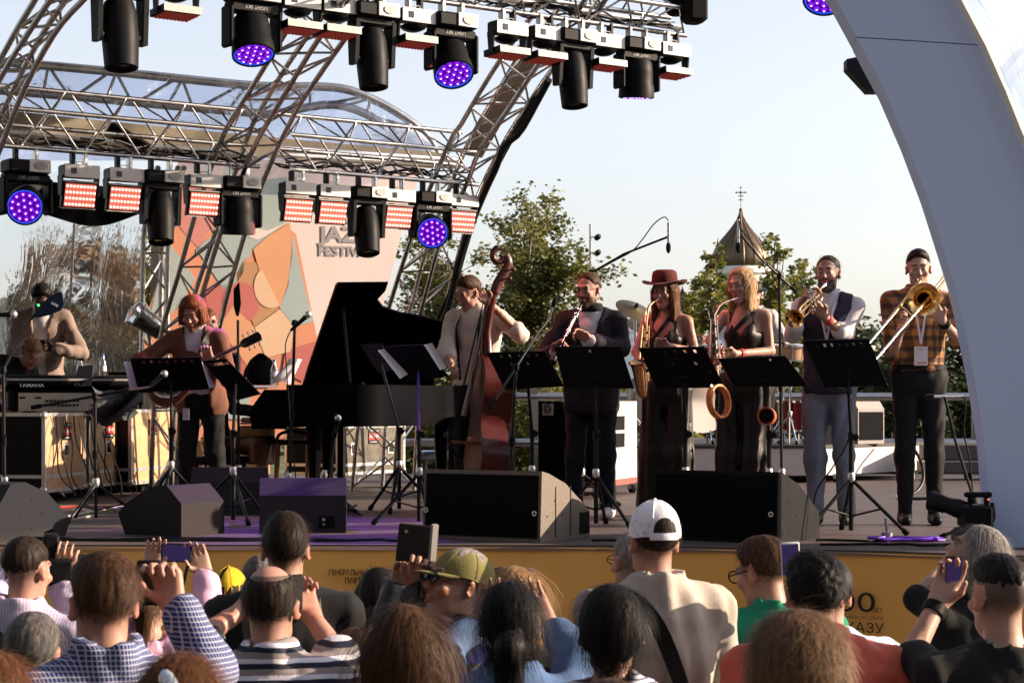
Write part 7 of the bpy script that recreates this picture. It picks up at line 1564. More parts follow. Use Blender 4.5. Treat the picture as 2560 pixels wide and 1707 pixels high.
mb = MB(); mb.path(smooth_poly([bc - bdir * .40, P(2345, 712, 13.4), P(2372, 672, 13.55), P(2384, 664, 13.5), P(2376, 682, 13.4), P(2340, 728, 13.1), sB], 30), .009, 10); build('tuning_slide', mb, M_brass, tn, 60)
mb = MB(); mb.path([sA, P(2297, 699, 13.17)], [.006, .013], 12); build('mouthpiece', mb, M_nickel, tn, 50)
# ---- banjo / resonator guitarist
gt = person('auburn haired man in rust jacket playing a resonator guitar', 15.6, (481, 786), yaw=-4, hyaw=-8, hp=-24, z0=STZ, hair=dict(th=.018, vol=.012, len=.055, front=1.0, w=.085, rw=.04, h=.007, line=[-.1, -.1, -.09, -.06, -.02, .070, .090, .095], sidey=.015), hcol='auburn', tone='rosy', beard=((.12, .05, .03), .75), group=GM, eyes=False, fine=.0066, strand=(500, .06, .002, .2),
    arms=dict(l=dict(elbow=(352, 905, .0), wrist=(432, 938, -.26), tip=(455, 945, -.3), across=(.2, -.3, .8), curl=.7), r=dict(elbow=(572, 948, .0), wrist=(528, 905, -.24), tip=(520, 888, -.26), across=(-.6, -.2, .5), curl=1.0, thumb=-1)),
    top=dict(mat=C_lilac, infl=.010, sleeve=.98, collar=.03), top2=dict(mat=C_tweed, infl=.026, sleeve=.95, v=(.80, .075), vbot=.06, vbot2=.10, hem=-.15, neck=.088, collar=.012, fold=.006), bottom=dict(mat=C_blackt), shoes=S_blk, lean=(.03, .10))
strap_path(gt, [tl(gt, .12, .0, .03), tl(gt, .10, .15, .15), tl(gt, .03, .45, .175), tl(gt, -.03, .66, .19)], .06, S_blk, 'guitar_strap')
gu = thing('resonator_guitar', 'resonator guitar with chrome cover plate behind the music stand', 'guitar', P(435, 1000, 15.15)); gc = P(437, 945, 15.2); n0 = nrm(A(.05, -1, .15)); Mg = frame_z(n0)
nd = nrm(P(600, 852, 15.1) - gc); nd = nrm(nd - (nd @ n0) * n0); sd = np.cross(n0, nd); Mg = np.stack([nd, sd, n0], 1)
bo = smooth_poly([A(*q, 0) for q in [(-.24, 0), (-.21, .13), (-.10, .185), (.02, .155), (.09, .125), (.17, .14), (.235, .09), (.25, 0), (.235, -.09), (.17, -.14), (.09, -.125), (.02, -.155), (-.10, -.185), (-.21, -.13), (-.24, 0)]], 44)[:-1]
mb = MB(); mb.prism([(q[0], q[1]) for q in bo], .08, Mg, gc - n0 * .04); build('body', mb, M_woodd, gu, 40)
mb = MB(); mb.lathe([(.135, .041), (.135, .046), (.12, .050), (.05, .056), (.045, .05), (0, .052)], 30, Mg, gc - nd * .06); cp = build('cover_plate', mb, M_chrome, gu, 40)
for k in range(10): a = k * .6283; mb = MB(); mb.lathe([(0, .001), (.016, 0)], 10, Mg, gc - nd * .06 + Mg @ A(.088 * math.cos(a), .088 * math.sin(a), .0535)); build('sound_hole', mb, M_rubber, cp, 0)
nl = gc + nd * .22; ne = gc + nd * .56; mb = MB(); mb.path([nl, ne], [.024, .020], 8, flat=(1, .6)); build('neck', mb, M_woodd, gu, 40)
for k in range(11): q = nl + (ne - nl) * (.05 + .088 * k); mb = MB(); mb.box(q + n0 * .016, (.003, .04, .004), Mg); build('fret', mb, M_nickel, gu, 0)
mb = MB(); mb.prism([(0, -.022), (.03, -.034), (.16, -.036), (.17, 0), (.16, .036), (.03, .034), (0, .022)], .016, Mg, ne - n0 * .008); hs = build('headstock', mb, M_ebony, gu, 0)
for k in range(3):
    for s in (-1, 1): q = ne + nd * (.045 + .042 * k) + sd * s * .046; mb = MB(); mb.tube(q - sd * s * .012, q + sd * s * .008, .004, 6); mb.ball(q + sd * s * .014, .010, 8); build('tuner', mb, M_nickel, hs, 50)
for k in range(6): x = -.0135 + .0054 * k; mb = MB(); mb.tube(gc - nd * .06 + sd * x * 1.5 + n0 * .062, ne + nd * .05 + sd * x + n0 * .014, .0011, 4); build('string', mb, M_nickel, gu)
mb = MB(); mb.box(P(465, 1035, 15.3), (.05, .003, .09)); solid('hanging_badge', mb, M_badge, 'pale card badge hanging at the guitarist hip', 'badge')
# ---- man in tweed, sound engineer, pianist, drummer, stroller
tw_ = person('man in checked tweed jacket looking down behind the mixing desk', 18.0, (104, 748), yaw=6, hyaw=10, hp=-38, z0=STZ, hair=dict(th=.020, h=.008, curl=.004, line=[-.04, -.04, -.02, .0, .03, .07, .088, .09]), hcol='black', tone='dark', group='people at the mixing desk', fine=.0075, h=.022,
    arms=dict(l=dict(elbow=(38, 880, .0), wrist=(88, 868, -.26), tip=(112, 862, -.28), across=(0, -.3, 1), curl=.9), r=dict(elbow=(204, 882, .0), wrist=(136, 872, -.26), tip=(112, 866, -.28), across=(0, -.3, 1), curl=.9, thumb=-1)),
    top=dict(mat=C_white, infl=.010, sleeve=.98, collar=.03), top2=dict(mat=C_check, infl=.028, sleeve=.95, v=(.86, .09), vbot=.05, vbot2=.06, hem=-.20, neck=.09, collar=.012, fold=.007), bottom=dict(mat=C_jeand), shoes=S_blk, sw=.20)
mb = MB(); mb.box(P(113, 862, 17.72), (.07, .012, .13), rotm(rx=50), b=.004); solid('dark_phone', mb, M_black, 'dark phone in the hands of the tweed jacket man', 'phone')
cp_ = thing('blue_cap', 'dark blue cap hanging on the boom end before the tweed man', 'cap', P(120, 780, 14.0)); mb = MB(); mb.sheet([P(84, 791, 14.0), P(98, 766, 14.0), P(122, 742, 14.0), P(150, 729, 14.0), P(155, 732, 14.0), P(160, 762, 14.0), P(152, 775, 14.0), P(128, 786, 14.0), P(90, 795, 14.0)], .02); build('visor', mb, cloth_mat('navy_cap', (.022, .030, .060)), cp_, 0)
mb = MB(); mb.box(P(136, 761, 13.985), (.05, .004, .016), rotm(ry=28)); build('white_mark', mb, M_stickerw, cp_, 0); mb = MB(); mb.ball(P(96, 763, 13.99), .010, 8); build('green_lamp', mb, mat_emit('green_led', (.1, 1, .2), .8), cp_)
en = person('grey haired man in black shirt bending over the mixing desk', 17.1, (76, 884), yaw=40, hyaw=48, hp=-42, z0=STZ, hair=dict(th=.014, h=.007, line=[-.05, -.05, -.03, .0, .03, .06, .082, .09]), hcol='sandy', tone='rosy', group='people at the mixing desk', fine=.0075, h=.022, eyes=False, strand=(250, .05, .002, .15),
    arms=dict(l=dict(elbow=(0, 985, -.15), wrist=(18, 1020, -.35), tip=(40, 1030, -.4), across=(0, .3, 1), curl=.6), r=dict(elbow=(38, 962, -.1), wrist=(108, 962, -.12), tip=(138, 968, -.12), across=(0, 1, .2), curl=.5, thumb=-1)), seat=P(-30, 1060, 17.2), neck=P(42, 905, 17.15),
    top=dict(mat=C_blackc, infl=.016, sleeve=.3, hem=-.0, neck=.07), bottom=dict(mat=C_jeand), shoes=S_blk, legs=dict(l=(PF(10, 16.9, STZ + .5), PF(-20, 16.9, STZ + .09)), r=(PF(40, 17.0, STZ + .5), PF(20, 17.0, STZ + .09))))
sk_ = mat('sequin_cloth', (.10, .045, .04), .25, .4, .5, .9, 160, .7, 150)
pi_ = person('dark haired pianist in sequin skirt hidden behind the guitarist', 16.8, (514, 808), yaw=90, hyaw=88, hp=-10, z0=STZ, sc=.97, sex='f', hair=dict(th=.015, len=.12, w=.07, h=.008), hcol='chestnut', tone='rosy', group=GM, fine=.0075, h=.022,
    arms=dict(l=dict(elbow=(582, 1020, .12), wrist=(648, 1030, .12), tip=(672, 1040, .12), across=(0, 1, 0), curl=.6), r=dict(elbow=(585, 1022, -.14), wrist=(652, 1034, -.14), tip=(676, 1046, -.14), across=(0, 1, 0), curl=.6, thumb=1)), seat=P(545, 1105, 16.8),
    top=dict(mat=C_blackc, infl=.012, sleeve=.96, hem=-.02), bottom=dict(mat=sk_, infl=.03, flare=.05, waist=.05, cuff=.3, name='sequin_skirt'), shoes=S_blk, legs=dict(l=(P(655, 1105, 16.95), PF(652, 16.95, STZ + .09)), r=(P(655, 1108, 16.65), PF(648, 16.65, STZ + .09))))
pb_ = thing('piano_bench', 'black piano bench under the sequin skirt', 'bench', PF(545, 16.8)); mb = MB(); mb.box(P(545, 1150, 16.8), (.5, .34, .07), b=.015); build('seat', mb, S_blk, pb_)
for sx, sy in ((-.2, -.13), (.2, -.13), (-.2, .13), (.2, .13)): q = PF(545, 16.8) + A(sx, sy, 0); mb = MB(); mb.tube(q, A(q[0], q[1], P(545, 1155, 16.8)[2]), .018, 8); build('leg', mb, M_ebony, pb_)
dr = person('drummer in white shirt and checked waistcoat behind the blonde woman', 20.9, (1884, 742), yaw=-8, hp=-10, z0=RZ0, hair=dict(th=.010, h=.008), hcol='dark', tone='rosy', group=GM, fine=.010, h=.024, arms=dict(l=dict(elbow=(1800, 865, -.05), wrist=(1770, 860, -.28), tip=(1755, 850, -.3), curl=.9), r=dict(elbow=(1962, 872, .0), wrist=(1972, 884, -.3), tip=(1965, 868, -.36), curl=.9)), seat=P(1884, 960, 20.95),
    top=dict(mat=C_white, infl=.026, sleeve=.75, collar=.03, fold=.009, hem=-.02), top2=dict(mat=mat_pattern('gingham_waistcoat', checks(.022, .45, (.5, .45, .45), (.05, .04, .06), None)), infl=.030, sleeve=0, v=(.4, .08), hem=-.06, neck=.09, name='waistcoat'), bottom=dict(mat=C_blackt), shoes=S_blk, legs=dict(l=(P(1800, 970, 20.5), PF(1800, 20.5, RZ0 + .09)), r=(P(1920, 970, 20.5), PF(1920, 20.5, RZ0 + .09))))
c_ = hg(dr, 0, -.01, .07); mb = MB(); mb.lathe([(0, .09), (.07, .088), (.088, .06), (.092, .005), (.15, -.004), (.152, .002), (.09, .01)], 24, dr['H'] @ np.diag([1, 1.15, 1]), c_); build('black_hat', mb, M_black, dr['root'], 60)
th_ = thing('drum_throne', 'black drum stool under the drummer', 'stool', PF(1862, 20.95, RZ0)); mb = MB(); q = P(1862, 985, 20.95); mb.lathe([(.17, -.05), (.18, -.02), (.17, .0), (0, .01)], 20, None, q); build('seat', mb, S_blk, th_); mb = MB(); mb.tube(PF(1862, 20.95, RZ0 + .02), q, .02, 8); build('pole', mb, M_chrome, th_); tripod(th_, PF(1862, 20.95, RZ0), .22, .25, 0, M_chrome, .01)
person('far man in pale blue shirt standing beyond the stage', 50, (2412, 1042), yaw=20, hp=-15, z0=0, hair=dict(th=.012, h=.012), hcol='dark', tone='tan', fine=.015, h=.022, hands=False, arms=dict(r=dict(elbow=(2428, 1085, -.1), wrist=(2416, 1052, -.25), tip=(2412, 1046, -.25))), top=dict(mat=cloth_mat('pale_blue_shirt', (.32, .45, .58)), infl=.03, sleeve=.95, h=.022, fold=.01), bottom=dict(mat=C_jeand, h=.025), shoes=S_blk)
# ================================================================== THE CROWD
GC = 'spectators in front of the stage'
K_lil = mat_pattern('lilac_pinstripe', stripes(0, .011, [(0, .2, (.62, .58, .66))], (.40, .33, .46))); K_ging = mat_pattern('navy_gingham', checks(.0125, .24, (.014, .026, .12), (.50, .50, .58), None)); K_polo = mat_pattern('striped_polo', stripes(2, .047, [(0, .34, (.012, .013, .03)), (.34, .62, (.62, .62, .68)), (.62, .66, (.30, .16, .30))], (.24, .21, .20)))
K_bret = mat_pattern('thin_navy_stripes', stripes(2, .0125, [(0, .42, (.10, .10, .16))], (.58, .57, .62))); K_den = cloth_mat('blue_denim', (.07, .12, .23), .85, .3); K_cream = cloth_mat('cream_jacket', (.42, .365, .31), .85, .05); K_green = cloth_mat('green_polo', (.014, .20, .11), .8, .08); K_coral = cloth_mat('coral_puffer', (.52, .105, .065), .5, .1, .2)
K_pink = cloth_mat('pink_sweatshirt', (.60, .36, .48)); K_wb = cloth_mat('pale_blue_shirt_cloth', (.58, .64, .76)); K_team = mat_pattern('navy_white_windbreaker', stripes(2, .5, [(.60, .70, (.02, .04, .20)), (.70, .80, (.5, .5, .52))], (.014, .014, .018)), .5)
K_yel = cloth_mat('yellow_cap', (.55, .36, .02)); K_olive = cloth_mat('olive_cap', (.17, .15, .055), .85, .15); K_wcap = cloth_mat('white_cap', (.74, .74, .80), .8, .03); M_phscr = mat('phone_screen', (.03, .02, .06), .15, var=.6, vscale=60, spec=.08, emit=(.12, .08, .3), estr=.08); M_shade = mat('dark_sunglass', (.02, .02, .05), .08, var=0); M_wphone = mat('white_phone', (.7, .7, .7), .25, var=0)
SH = dict(th=.010, h=.006); HL = dict(h=.007)
def cap(p, m, visor=True, back=False, h=.112, name='cap', tilt=0, panel=None, r=1.0, vis=.075):
    H = p['H'] @ rotm(rx=tilt); c = hg(p, 0, -.018, .026); S_ = np.diag([.088 * r, .111 * r, h]); mb = MB(); n, k = 40, 12; v = []; f = []
    for i in range(k + 1):
        t = i / k * math.pi / 2
        for j in range(n): a = 6.283 * j / n; v.append(c + H @ (S_ @ A(math.cos(t) * math.cos(a), math.cos(t) * math.sin(a), math.sin(t) ** .85) + A(0, 0, .003 * math.sin(6 * a) * math.cos(t))))
    pass
    for i in range(k):
        for j in range(n):
            f.append((i * n + j, i * n + (j + 1) % n, (i + 1) * n + (j + 1) % n, (i + 1) * n + j))
    mb.add(v, f); o = build(name, mb, m, p['root'], 70); mb = MB(); mb.ball(c + H @ A(0, 0, h), .007, 8); build('button', mb, m, o)
    for q in range(6):
        a = 6.283 * q / 6; mb = MB(); mb.path([c + H @ (S_ @ A(math.cos(t) * math.cos(a), math.cos(t) * math.sin(a), math.sin(t) ** .85) * 1.005) for t in np.linspace(.05 if not back else .5, 1.5, 8)], .0018, 4); build('seam', mb, m, o)
    if back:
        sp_ = lambda a, t, e: c + H @ (S_ @ A(math.cos(t) * math.cos(a), math.cos(t) * math.sin(a), math.sin(t) ** .85) * e); mb = MB(); v = [sp_(4.712 + .52 * (2 * i / 16 - 1), .10 + .42 * math.sqrt(max(0, 1 - (2 * i / 16 - 1) ** 2)) * j / 6, 1.008) for j in range(7) for i in range(17)]; mb.add(v, [(j * 17 + i, j * 17 + i + 1, j * 17 + 18 + i, j * 17 + 17 + i) for j in range(6) for i in range(16)]); build('rear_opening', mb, HAIR['dark'], o, 60)
        mb = MB(); mb.path([c + H @ (S_ @ A(math.cos(a), math.sin(a), .02) * 1.01) for a in np.linspace(6.283 * .66, 6.283 * .85, 10)], .009, 6, flat=(.35, 1.2)); build('adjuster_strap', mb, m, o, 60)
    if visor:
        mb = MB(); v = []; nn_ = 14
        for z_ in (0, -.005):
            for rr in (1.0, 1.0 + vis / .111):
                for q in range(nn_ + 1): a = math.pi * (.17 + .66 * q / nn_); ex = (rr - 1) * math.sin(math.pi * q / nn_) ** .6; v.append(c + H @ (A(.088 * r * math.cos(a) * (1 + ex * .25), .111 * r * math.sin(a) * (1 + ex) - .004, z_ + .004 - .03 * ex * (1 - .3 * math.sin(a)))))
        w_ = nn_ + 1; f = []
        for q in range(nn_): f += [(q, q + 1, w_ + q + 1, w_ + q), (2 * w_ + q, 3 * w_ + q, 3 * w_ + q + 1, 2 * w_ + q + 1), (w_ + q, w_ + q + 1, 3 * w_ + q + 1, 3 * w_ + q)]
        mb.add(v, f); build('visor', mb, m, o, 60)
    if panel is not None:
        mb = MB(); pts = [c + H @ (S_ @ A(math.cos(t) * math.cos(a), math.cos(t) * math.sin(a), math.sin(t) ** .85) * 1.012) for t in np.linspace(.05, 1.45, 8) for a in (4.45, 4.97)]; mb.add(pts, [(2 * i, 2 * i + 1, 2 * i + 3, 2 * i + 2) for i in range(7)]); build('back_panel', mb, panel, o, 60)
    return o
def phone(label, c, w, h, M, m=M_black, scr=None, t_=.009, lens=False, name='phone'):
    t = thing(name, label, name.replace('_', ' '), c - A(0, 0, h / 2)); mb = MB(); mb.box(c, (w, t_, h), M, b=.004); build('case', mb, m, t)
    if scr is not None: mb = MB(); mb.box(c + M @ A(0, -t_ / 2 - .001, 0), (w * .9, .002, h * .86), M); build('screen', mb, scr, t, 0)
    if lens: mb = MB(); mb.lathe([(0, .002), (.006, .002), (.006, 0)], 10, M @ rotm(rx=90), c + M @ A(-w * .3, -t_ / 2 - .001, h * .3)); build('lens', mb, M_chrome, t)
    return t
def strap_back(p, pts, w, m, name='bag_strap'): return strap_path(p, [tl(p, x, z, y) for x, z, y in pts], w, m, name)
def crowd(label, d, head, **k):
    k.setdefault('group', GC); k.setdefault('bottom', dict(mat=C_jeand, h=.024)); k.setdefault('h', .03); k.setdefault('fine', .0085); k.setdefault('hands', bool(k.get('arms'))); return person(label, d, head, **k)
ST = lambda n, ln, w=.0016, lift=.3, wild=.3: (int(n * 1.5), ln * 1.15, w * .36, lift * .7, (0, 0, -1), wild * .8)
# far row first
crowd('grey haired head behind the tall man in black jacket', 9.2, (652, 1458), hair=SH, hcol='grey', top=dict(mat=C_blackc))
crowd('person with long black hair left of the tablet', 8.0, (948, 1499), sex='f', hair=dict(th=.010, len=.26, w=.042, h=.008), hcol='black', top=dict(mat=C_blackc), strand=ST(640, .1))
g18 = crowd('grey haired man with glasses beside the white cap', 8.2, (1580, 1408), yaw=205, hair=SH, hcol='silver', tone='rosy', top=dict(mat=C_blackc), strand=ST(480, .015, .001)); glasses(g18, M_blackm)
p22 = crowd('woman with long grey blond hair looking up beside the arch', 7.6, (2436, 1392), yaw=215, hyaw=238, hp=28, sex='f', tone='fair', hair=dict(th=.010, len=.24, w=.045, h=.007), hcol='silver', strand=ST(1440, .12, .002, .06, .12),
    arms=dict(l=dict(elbow=(2290, 1492, .0), wrist=(2362, 1418, .18), tip=(2385, 1398, .2), across=(0, 0, 1), curl=.8)), top=dict(mat=C_blackc, sleeve=.46, infl=.018))
p6 = crowd('person in yellow cap with black back panel', 8.3, (574, 1503), yaw=172, hair=dict(th=.008, h=.007), hcol='dark', tone='tan', top=dict(mat=C_blackc)); cap(p6, K_yel, visor=True, panel=S_blk, h=.12, r=.93)
p1 = crowd('photographer in lilac pinstripe shirt with raised camera at far left', 7.3, (68, 1428), yaw=170, hyaw=160, hp=-6, tone='rosy', hair=dict(th=.006, h=.006, line=[-.02, -.02, -.01, .01, .03, .07, .088, .09]), hcol='dark', strand=ST(800, .012, .001, .6, .5), top=dict(mat=K_lil, infl=.018, sleeve=.97, collar=.035, fold=.009), sw=.20,
    arms=dict(l=dict(elbow=(-60, 1560, .05), wrist=(20, 1440, .3), tip=(60, 1420, .3), across=(0, 0, 1), curl=.6), r=dict(elbow=(190, 1560, .1), wrist=(158, 1462, .28), tip=(162, 1418, .26), across=(-1, 0, .2), curl=.5, thumb=-1)), lean=(-.04, 0))
strap_back(p1, [(-.16, .02, .0), (-.06, .06, -.16), (.02, .16, -.17), (.09, .3, -.17)], .05, S_blk, 'camera_strap')
cm_ = thing('photo_camera', 'black photo camera with lens hood held by the pinstripe photographer', 'camera', P(145, 1440, 7.55)); mb = MB(); mb.box(P(140, 1428, 7.56), (.13, .07, .10), rotm(rz=15), b=.012); build('body', mb, M_black, cm_); mb = MB(); mb.lathe([(.035, 0), (.036, .07), (.042, .1), (.042, .13), (.036, .13)], 18, frame_z((.5, .85, .1)), P(146, 1424, 7.6)); build('lens', mb, M_blackm, cm_); mb = MB(); mb.box(P(128, 1366, 7.6), (.06, .08, .10), rotm(rz=15), b=.01); build('flash_unit', mb, M_black, cm_)
p8 = crowd('tall dark haired man in black jacket with backpack straps', 7.0, (714, 1378), yaw=184, hair=dict(th=.009, top=.020, h=.006, line=[-.045, -.045, -.025, .008, .03, .07, .088, .09]), hcol='dark', tone='rosy', strand=ST(1440, .03, .0014, .4), top=dict(mat=C_blackc, infl=.024, sleeve=.95, collar=.03, fold=.008), sw=.205)
for s in (-1, 1): strap_back(p8, [(s * .12, -.01, .02), (s * .125, .06, -.15), (s * .12, .2, -.165), (s * .10, .5, -.16)], .035, cloth_mat('grey_green_webbing%d' % s, (.085, .08, .06)), 'backpack_strap')
p26 = crowd('person in pale blue shirt mostly hidden by the coral jacket', 6.5, (2062, 1492), yaw=190, hair=SH, hcol='dark', top=dict(mat=K_wb, infl=.022, sleeve=.96, fold=.012), sw=.21)
p19 = crowd('man in green polo shirt and glasses looking down', 7.2, (1906, 1434), yaw=190, hyaw=222, hp=-14, tone='rosy', hair=dict(th=.013, top=.008, h=.006, line=[-.03, -.03, -.02, .008, .03, .07, .088, .09]), hcol='brown', strand=ST(1280, .025, .0014, .4), top=dict(mat=K_green, infl=.018, sleeve=.4, collar=.04), sw=.20); glasses(p19, M_black, None, .028, .022, th=.003)
# tablet man
p11 = crowd('man in olive cap and sunglasses lifting a tablet', 6.5, (1142, 1464), yaw=200, hyaw=-62, hp=16, tone='tan', hair=dict(th=.006, h=.006, line=[-.04, -.04, -.02, .0, .04, .08, .1, .1]), hcol='silver', beard=((.16, .12, .11), .35), fine=.005, top=dict(mat=K_team, infl=.020, sleeve=.95, collar=.035, fold=.012),
    arms=dict(l=dict(elbow=(960, 1600, .1), wrist=(992, 1478, .2), tip=(1012, 1425, .2), across=(1, 0, .2), curl=1.3, thumb=-1), r=dict(elbow=(1080, 1600, .0), wrist=(1040, 1484, .02), tip=(1052, 1424, .03), across=(-1, 0, .2), curl=1.35, thumb=1)))
cap(p11, K_olive, h=.10, name='field_cap', r=.97); glasses(p11, M_blackm, M_shade, .028, .019, th=.003); band(p11, 'r', .93, .034, M_chrome, .016, 'wristwatch')
phone('dark tablet with grey edge held up by the man in olive cap', P(1040, 1358, 6.62), .125, .125, rotm(ry=6, rz=10), M_black, None, .012, True, 'tablet'); mb = MB(); mb.box(P(1083, 1357, 6.58), (.03, .013, .126), rotm(ry=6, rz=40), b=.004); solid('tablet_cover', mb, mat('grey_cover', (.16, .15, .14), .6), 'grey folded cover flap of the tablet', 'cover')
p12 = crowd('blonde woman with sunglasses pushed up on her head', 6.8, (1284, 1514), sex='f', hair=dict(th=.014, len=.22, w=.058, rw=.036, h=.007), hcol='sandy', strand=ST(2400, .12, .002, .08, .15), top=dict(mat=C_blackc)); mb = MB()
for s in (-1, 1): mb.ball(hg(p12, s * .042, .075, .105), (.036, .014, .022), 12, p12['H'])
mb.tube(hg(p12, -.078, .06, .10), hg(p12, -.088, -.04, .06), .004, 6); mb.tube(hg(p12, .078, .06, .10), hg(p12, .088, -.04, .06), .004, 6); build('sunglasses', mb, M_shade, p12['root'], 60)
p5 = crowd('person in pink sweatshirt and dark cap lifting a phone high', 7.4, (372, 1498), yaw=182, sex='f', hair=dict(th=.010, h=.007, pony=((0, -.115, .02), .16, 1.0)), hcol='brown', tone='fair', strand=ST(640, .08), fine=.0055, top=dict(mat=K_pink, infl=.022, sleeve=.9, fold=.009),
    arms=dict(l=dict(elbow=(335, 1510, .22), wrist=(372, 1430, .3), tip=(385, 1385, .3), across=(1, 0, .3), curl=.5, thumb=-1), r=dict(elbow=(518, 1530, .12), wrist=(516, 1440, .28), tip=(497, 1395, .3), across=(-1, 0, .3), curl=.6, thumb=1)))
cap(p5, S_blk, h=.11); band(p5, 'r', .9, .036, M_black, .022, 'cuff')
ph = phone('black phone held sideways above the pink sweatshirt', P(441, 1381, 7.68), .118, .072, rotm(ry=2), M_black, M_phscr); mb = MB(); mb.tube(P(470, 1412, 7.62), P(447, 1502, 7.6), .007, 8); solid('selfie_stick', mb, M_black, 'thin black selfie stick below the raised phone', 'stick')
# middle row
p17 = crowd('man in white cap and cream jacket with black shoulder strap', 6.6, (1632, 1358), yaw=197, tone='rosy', hair=dict(th=.007, h=.006), hcol='dark', strand=ST(480, .02, .0014), top=dict(mat=K_cream, infl=.026, sleeve=.95, collar=.04, fold=.009, fscale=18), sw=.20); cap(p17, K_wcap, back=True, h=.118, vis=.06, r=.95)
strap_back(p17, [(-.13, .0, .03), (-.11, .03, -.13), (-.05, .2, -.17), (.03, .55, -.165), (.12, 1.0, -.16)], .052, S_blk, 'shoulder_strap')
p20 = crowd('curly black haired man in coral puffer jacket', 5.9, (2034, 1492), yaw=186, tone='tan', hair=dict(th=.011, h=.006, curl=.005, top=.012, line=[-.05, -.05, -.03, .0, .03, .07, .088, .09]), hcol='black', strand=ST(2400, .022, .0016, .7, .8), top=dict(mat=K_coral, infl=.032, sleeve=.95, collar=.05, puffy=.009), sw=.20)
phone('white phone raised between green polo and coral jacket', P(1976, 1398, 6.15), .058, .108, rotm(ry=-2), M_wphone, M_phscr)
p23 = crowd('man with shaved sides in black tee shirt filming with a phone', 5.8, (2498, 1497), yaw=192, hyaw=196, tone='fair', hair=dict(th=.005, h=.006, top=.010, line=[.035, .035, .035, .038, .048, .07, .085, .09]), hcol='black', fine=.005, top=dict(mat=C_blackc, infl=.020, sleeve=.42, neck=.078), sw=.205,
    arms=dict(l=dict(elbow=(2275, 1640, .12), wrist=(2342, 1512, .22), tip=(2366, 1462, .24), across=(.8, 0, .5), curl=.75, thumb=-1)))
band(p23, 'l', .90, .034, M_black, .016, 'wristwatch'); phone('phone with glowing stage picture held by the man in black tee', P(2385, 1433, 6.03), .052, .104, rotm(ry=1, rz=-4), M_black, M_phscr)
M_stub = mat('shaved_scalp', (.17, .12, .095), .7); 
p7 = crowd('balding man in striped polo shirt filming with both hands', 5.9, (677, 1519), yaw=178, tone='rosy', hair=dict(th=.008, h=.006, bald=-1.2, line=[-.05, -.05, -.03, .006, .03, .06, .07, .08]), hcol='dark', strand=ST(1280, .025, .0014, .3), fine=.0055, top=dict(mat=K_polo, infl=.020, sleeve=.40, collar=.04, flare=.016), sw=.20,
    arms=dict(l=dict(elbow=(505, 1592, .12), wrist=(606, 1522, .26), tip=(645, 1505, .28), across=(0, 0, 1), curl=.8), r=dict(elbow=(846, 1636, .12), wrist=(782, 1545, .2), tip=(762, 1500, .24), across=(-.8, 0, .4), curl=1.1, thumb=1)))
phone('dark phone beside the ear of the balding man', P(742, 1480, 6.05), .055, .11, rotm(rz=60), M_black)
p13 = crowd('woman in denim jacket with dark ponytail', 5.6, (1274, 1563), yaw=180, sex='f', tone='rosy', hair=dict(th=.004, full=1, h=.006, pony=((0, -.105, -.02), .34, 1.2)), hcol='black', strand=ST(2080, .09, .0018, .06, .15), fine=.0055, top=dict(mat=K_den, infl=.020, sleeve=.86, collar=.03, fold=.008),
    arms=dict(l=dict(elbow=(1105, 1640, .14), wrist=(1195, 1565, .24), tip=(1214, 1520, .26), across=(1, 0, .2), curl=.5, thumb=-1), r=dict(elbow=(1440, 1630, .14), wrist=(1372, 1562, .24), tip=(1342, 1512, .26), across=(-1, 0, .2), curl=.4, thumb=1)))
mb = MB(); mb.lathe([(.026, -.008), (.034, 0), (.026, .008)], 12, frame_z((0, -1, -.4)), hg(p13, 0, -.128, -.03)); build('hair_tie', mb, K_den, p13['hair'])
p2 = crowd('dark grey haired person low in front of the photographer', 6.3, (85, 1634), hair=dict(th=.013, h=.007), hcol='grey', strand=ST(960, .04, .0014), top=dict(mat=C_blackc))
p16 = crowd('woman with dark gathered hair in thin striped blouse', 5.3, (1528, 1582), yaw=180, sex='f', hair=dict(th=.010, full=1, h=.006, line=[-.08, -.08, -.07, -.02, .02, .07, .09, .09]), hcol='black', strand=ST(1440, .07, .0014, .25), top=dict(mat=K_bret, infl=.020, sleeve=.95, fold=.010), sw=.172)
# front row
p4 = crowd('man in blue gingham shirt holding up a phone', 4.95, (257, 1514), yaw=203, hyaw=206, tone='rosy', hair=dict(th=.010, top=.006, h=.005, line=[-.025, -.025, -.012, .012, .03, .062, .078, .085]), hcol='brown', strand=ST(3520, .022, .0011, .45), fine=.005, top=dict(mat=K_ging, infl=.020, sleeve=.93, collar=.045, fold=.010), sw=.20,
    arms=dict(r=dict(elbow=(535, 1672, .18), wrist=(436, 1520, .22), tip=(420, 1455, .24), across=(-.9, .3, .3), curl=1.25, thumb=1)))
phone('black phone filming in the hand of the gingham shirt man', P(372, 1456, 5.2), .062, .118, rotm(rz=6), M_black, mat('phone_picture', (.05, .035, .04), .2, var=.7, vscale=40), lens=True); strap_back(p4, [(.13, -.01, .02), (.135, .05, -.15), (.12, .3, -.165)], .05, S_blk, 'backpack_strap')
p15 = crowd('brown haired girl beside the long haired brunette', 6.1, (892, 1674), sex='f', hair=dict(th=.010, len=.3, w=.048, rw=.034, h=.007), hcol='brown', strand=ST(1760, .14, .002, .05, .12), top=dict(mat=C_blackc))
p14 = crowd('brunette with long straight hair seen from behind', 4.85, (1012, 1643), sex='f', hair=dict(th=.008, len=.34, w=.048, rw=.036, h=.006), hcol='brown', strand=ST(4160, .16, .0018, .04, .10), top=dict(mat=C_blackc))
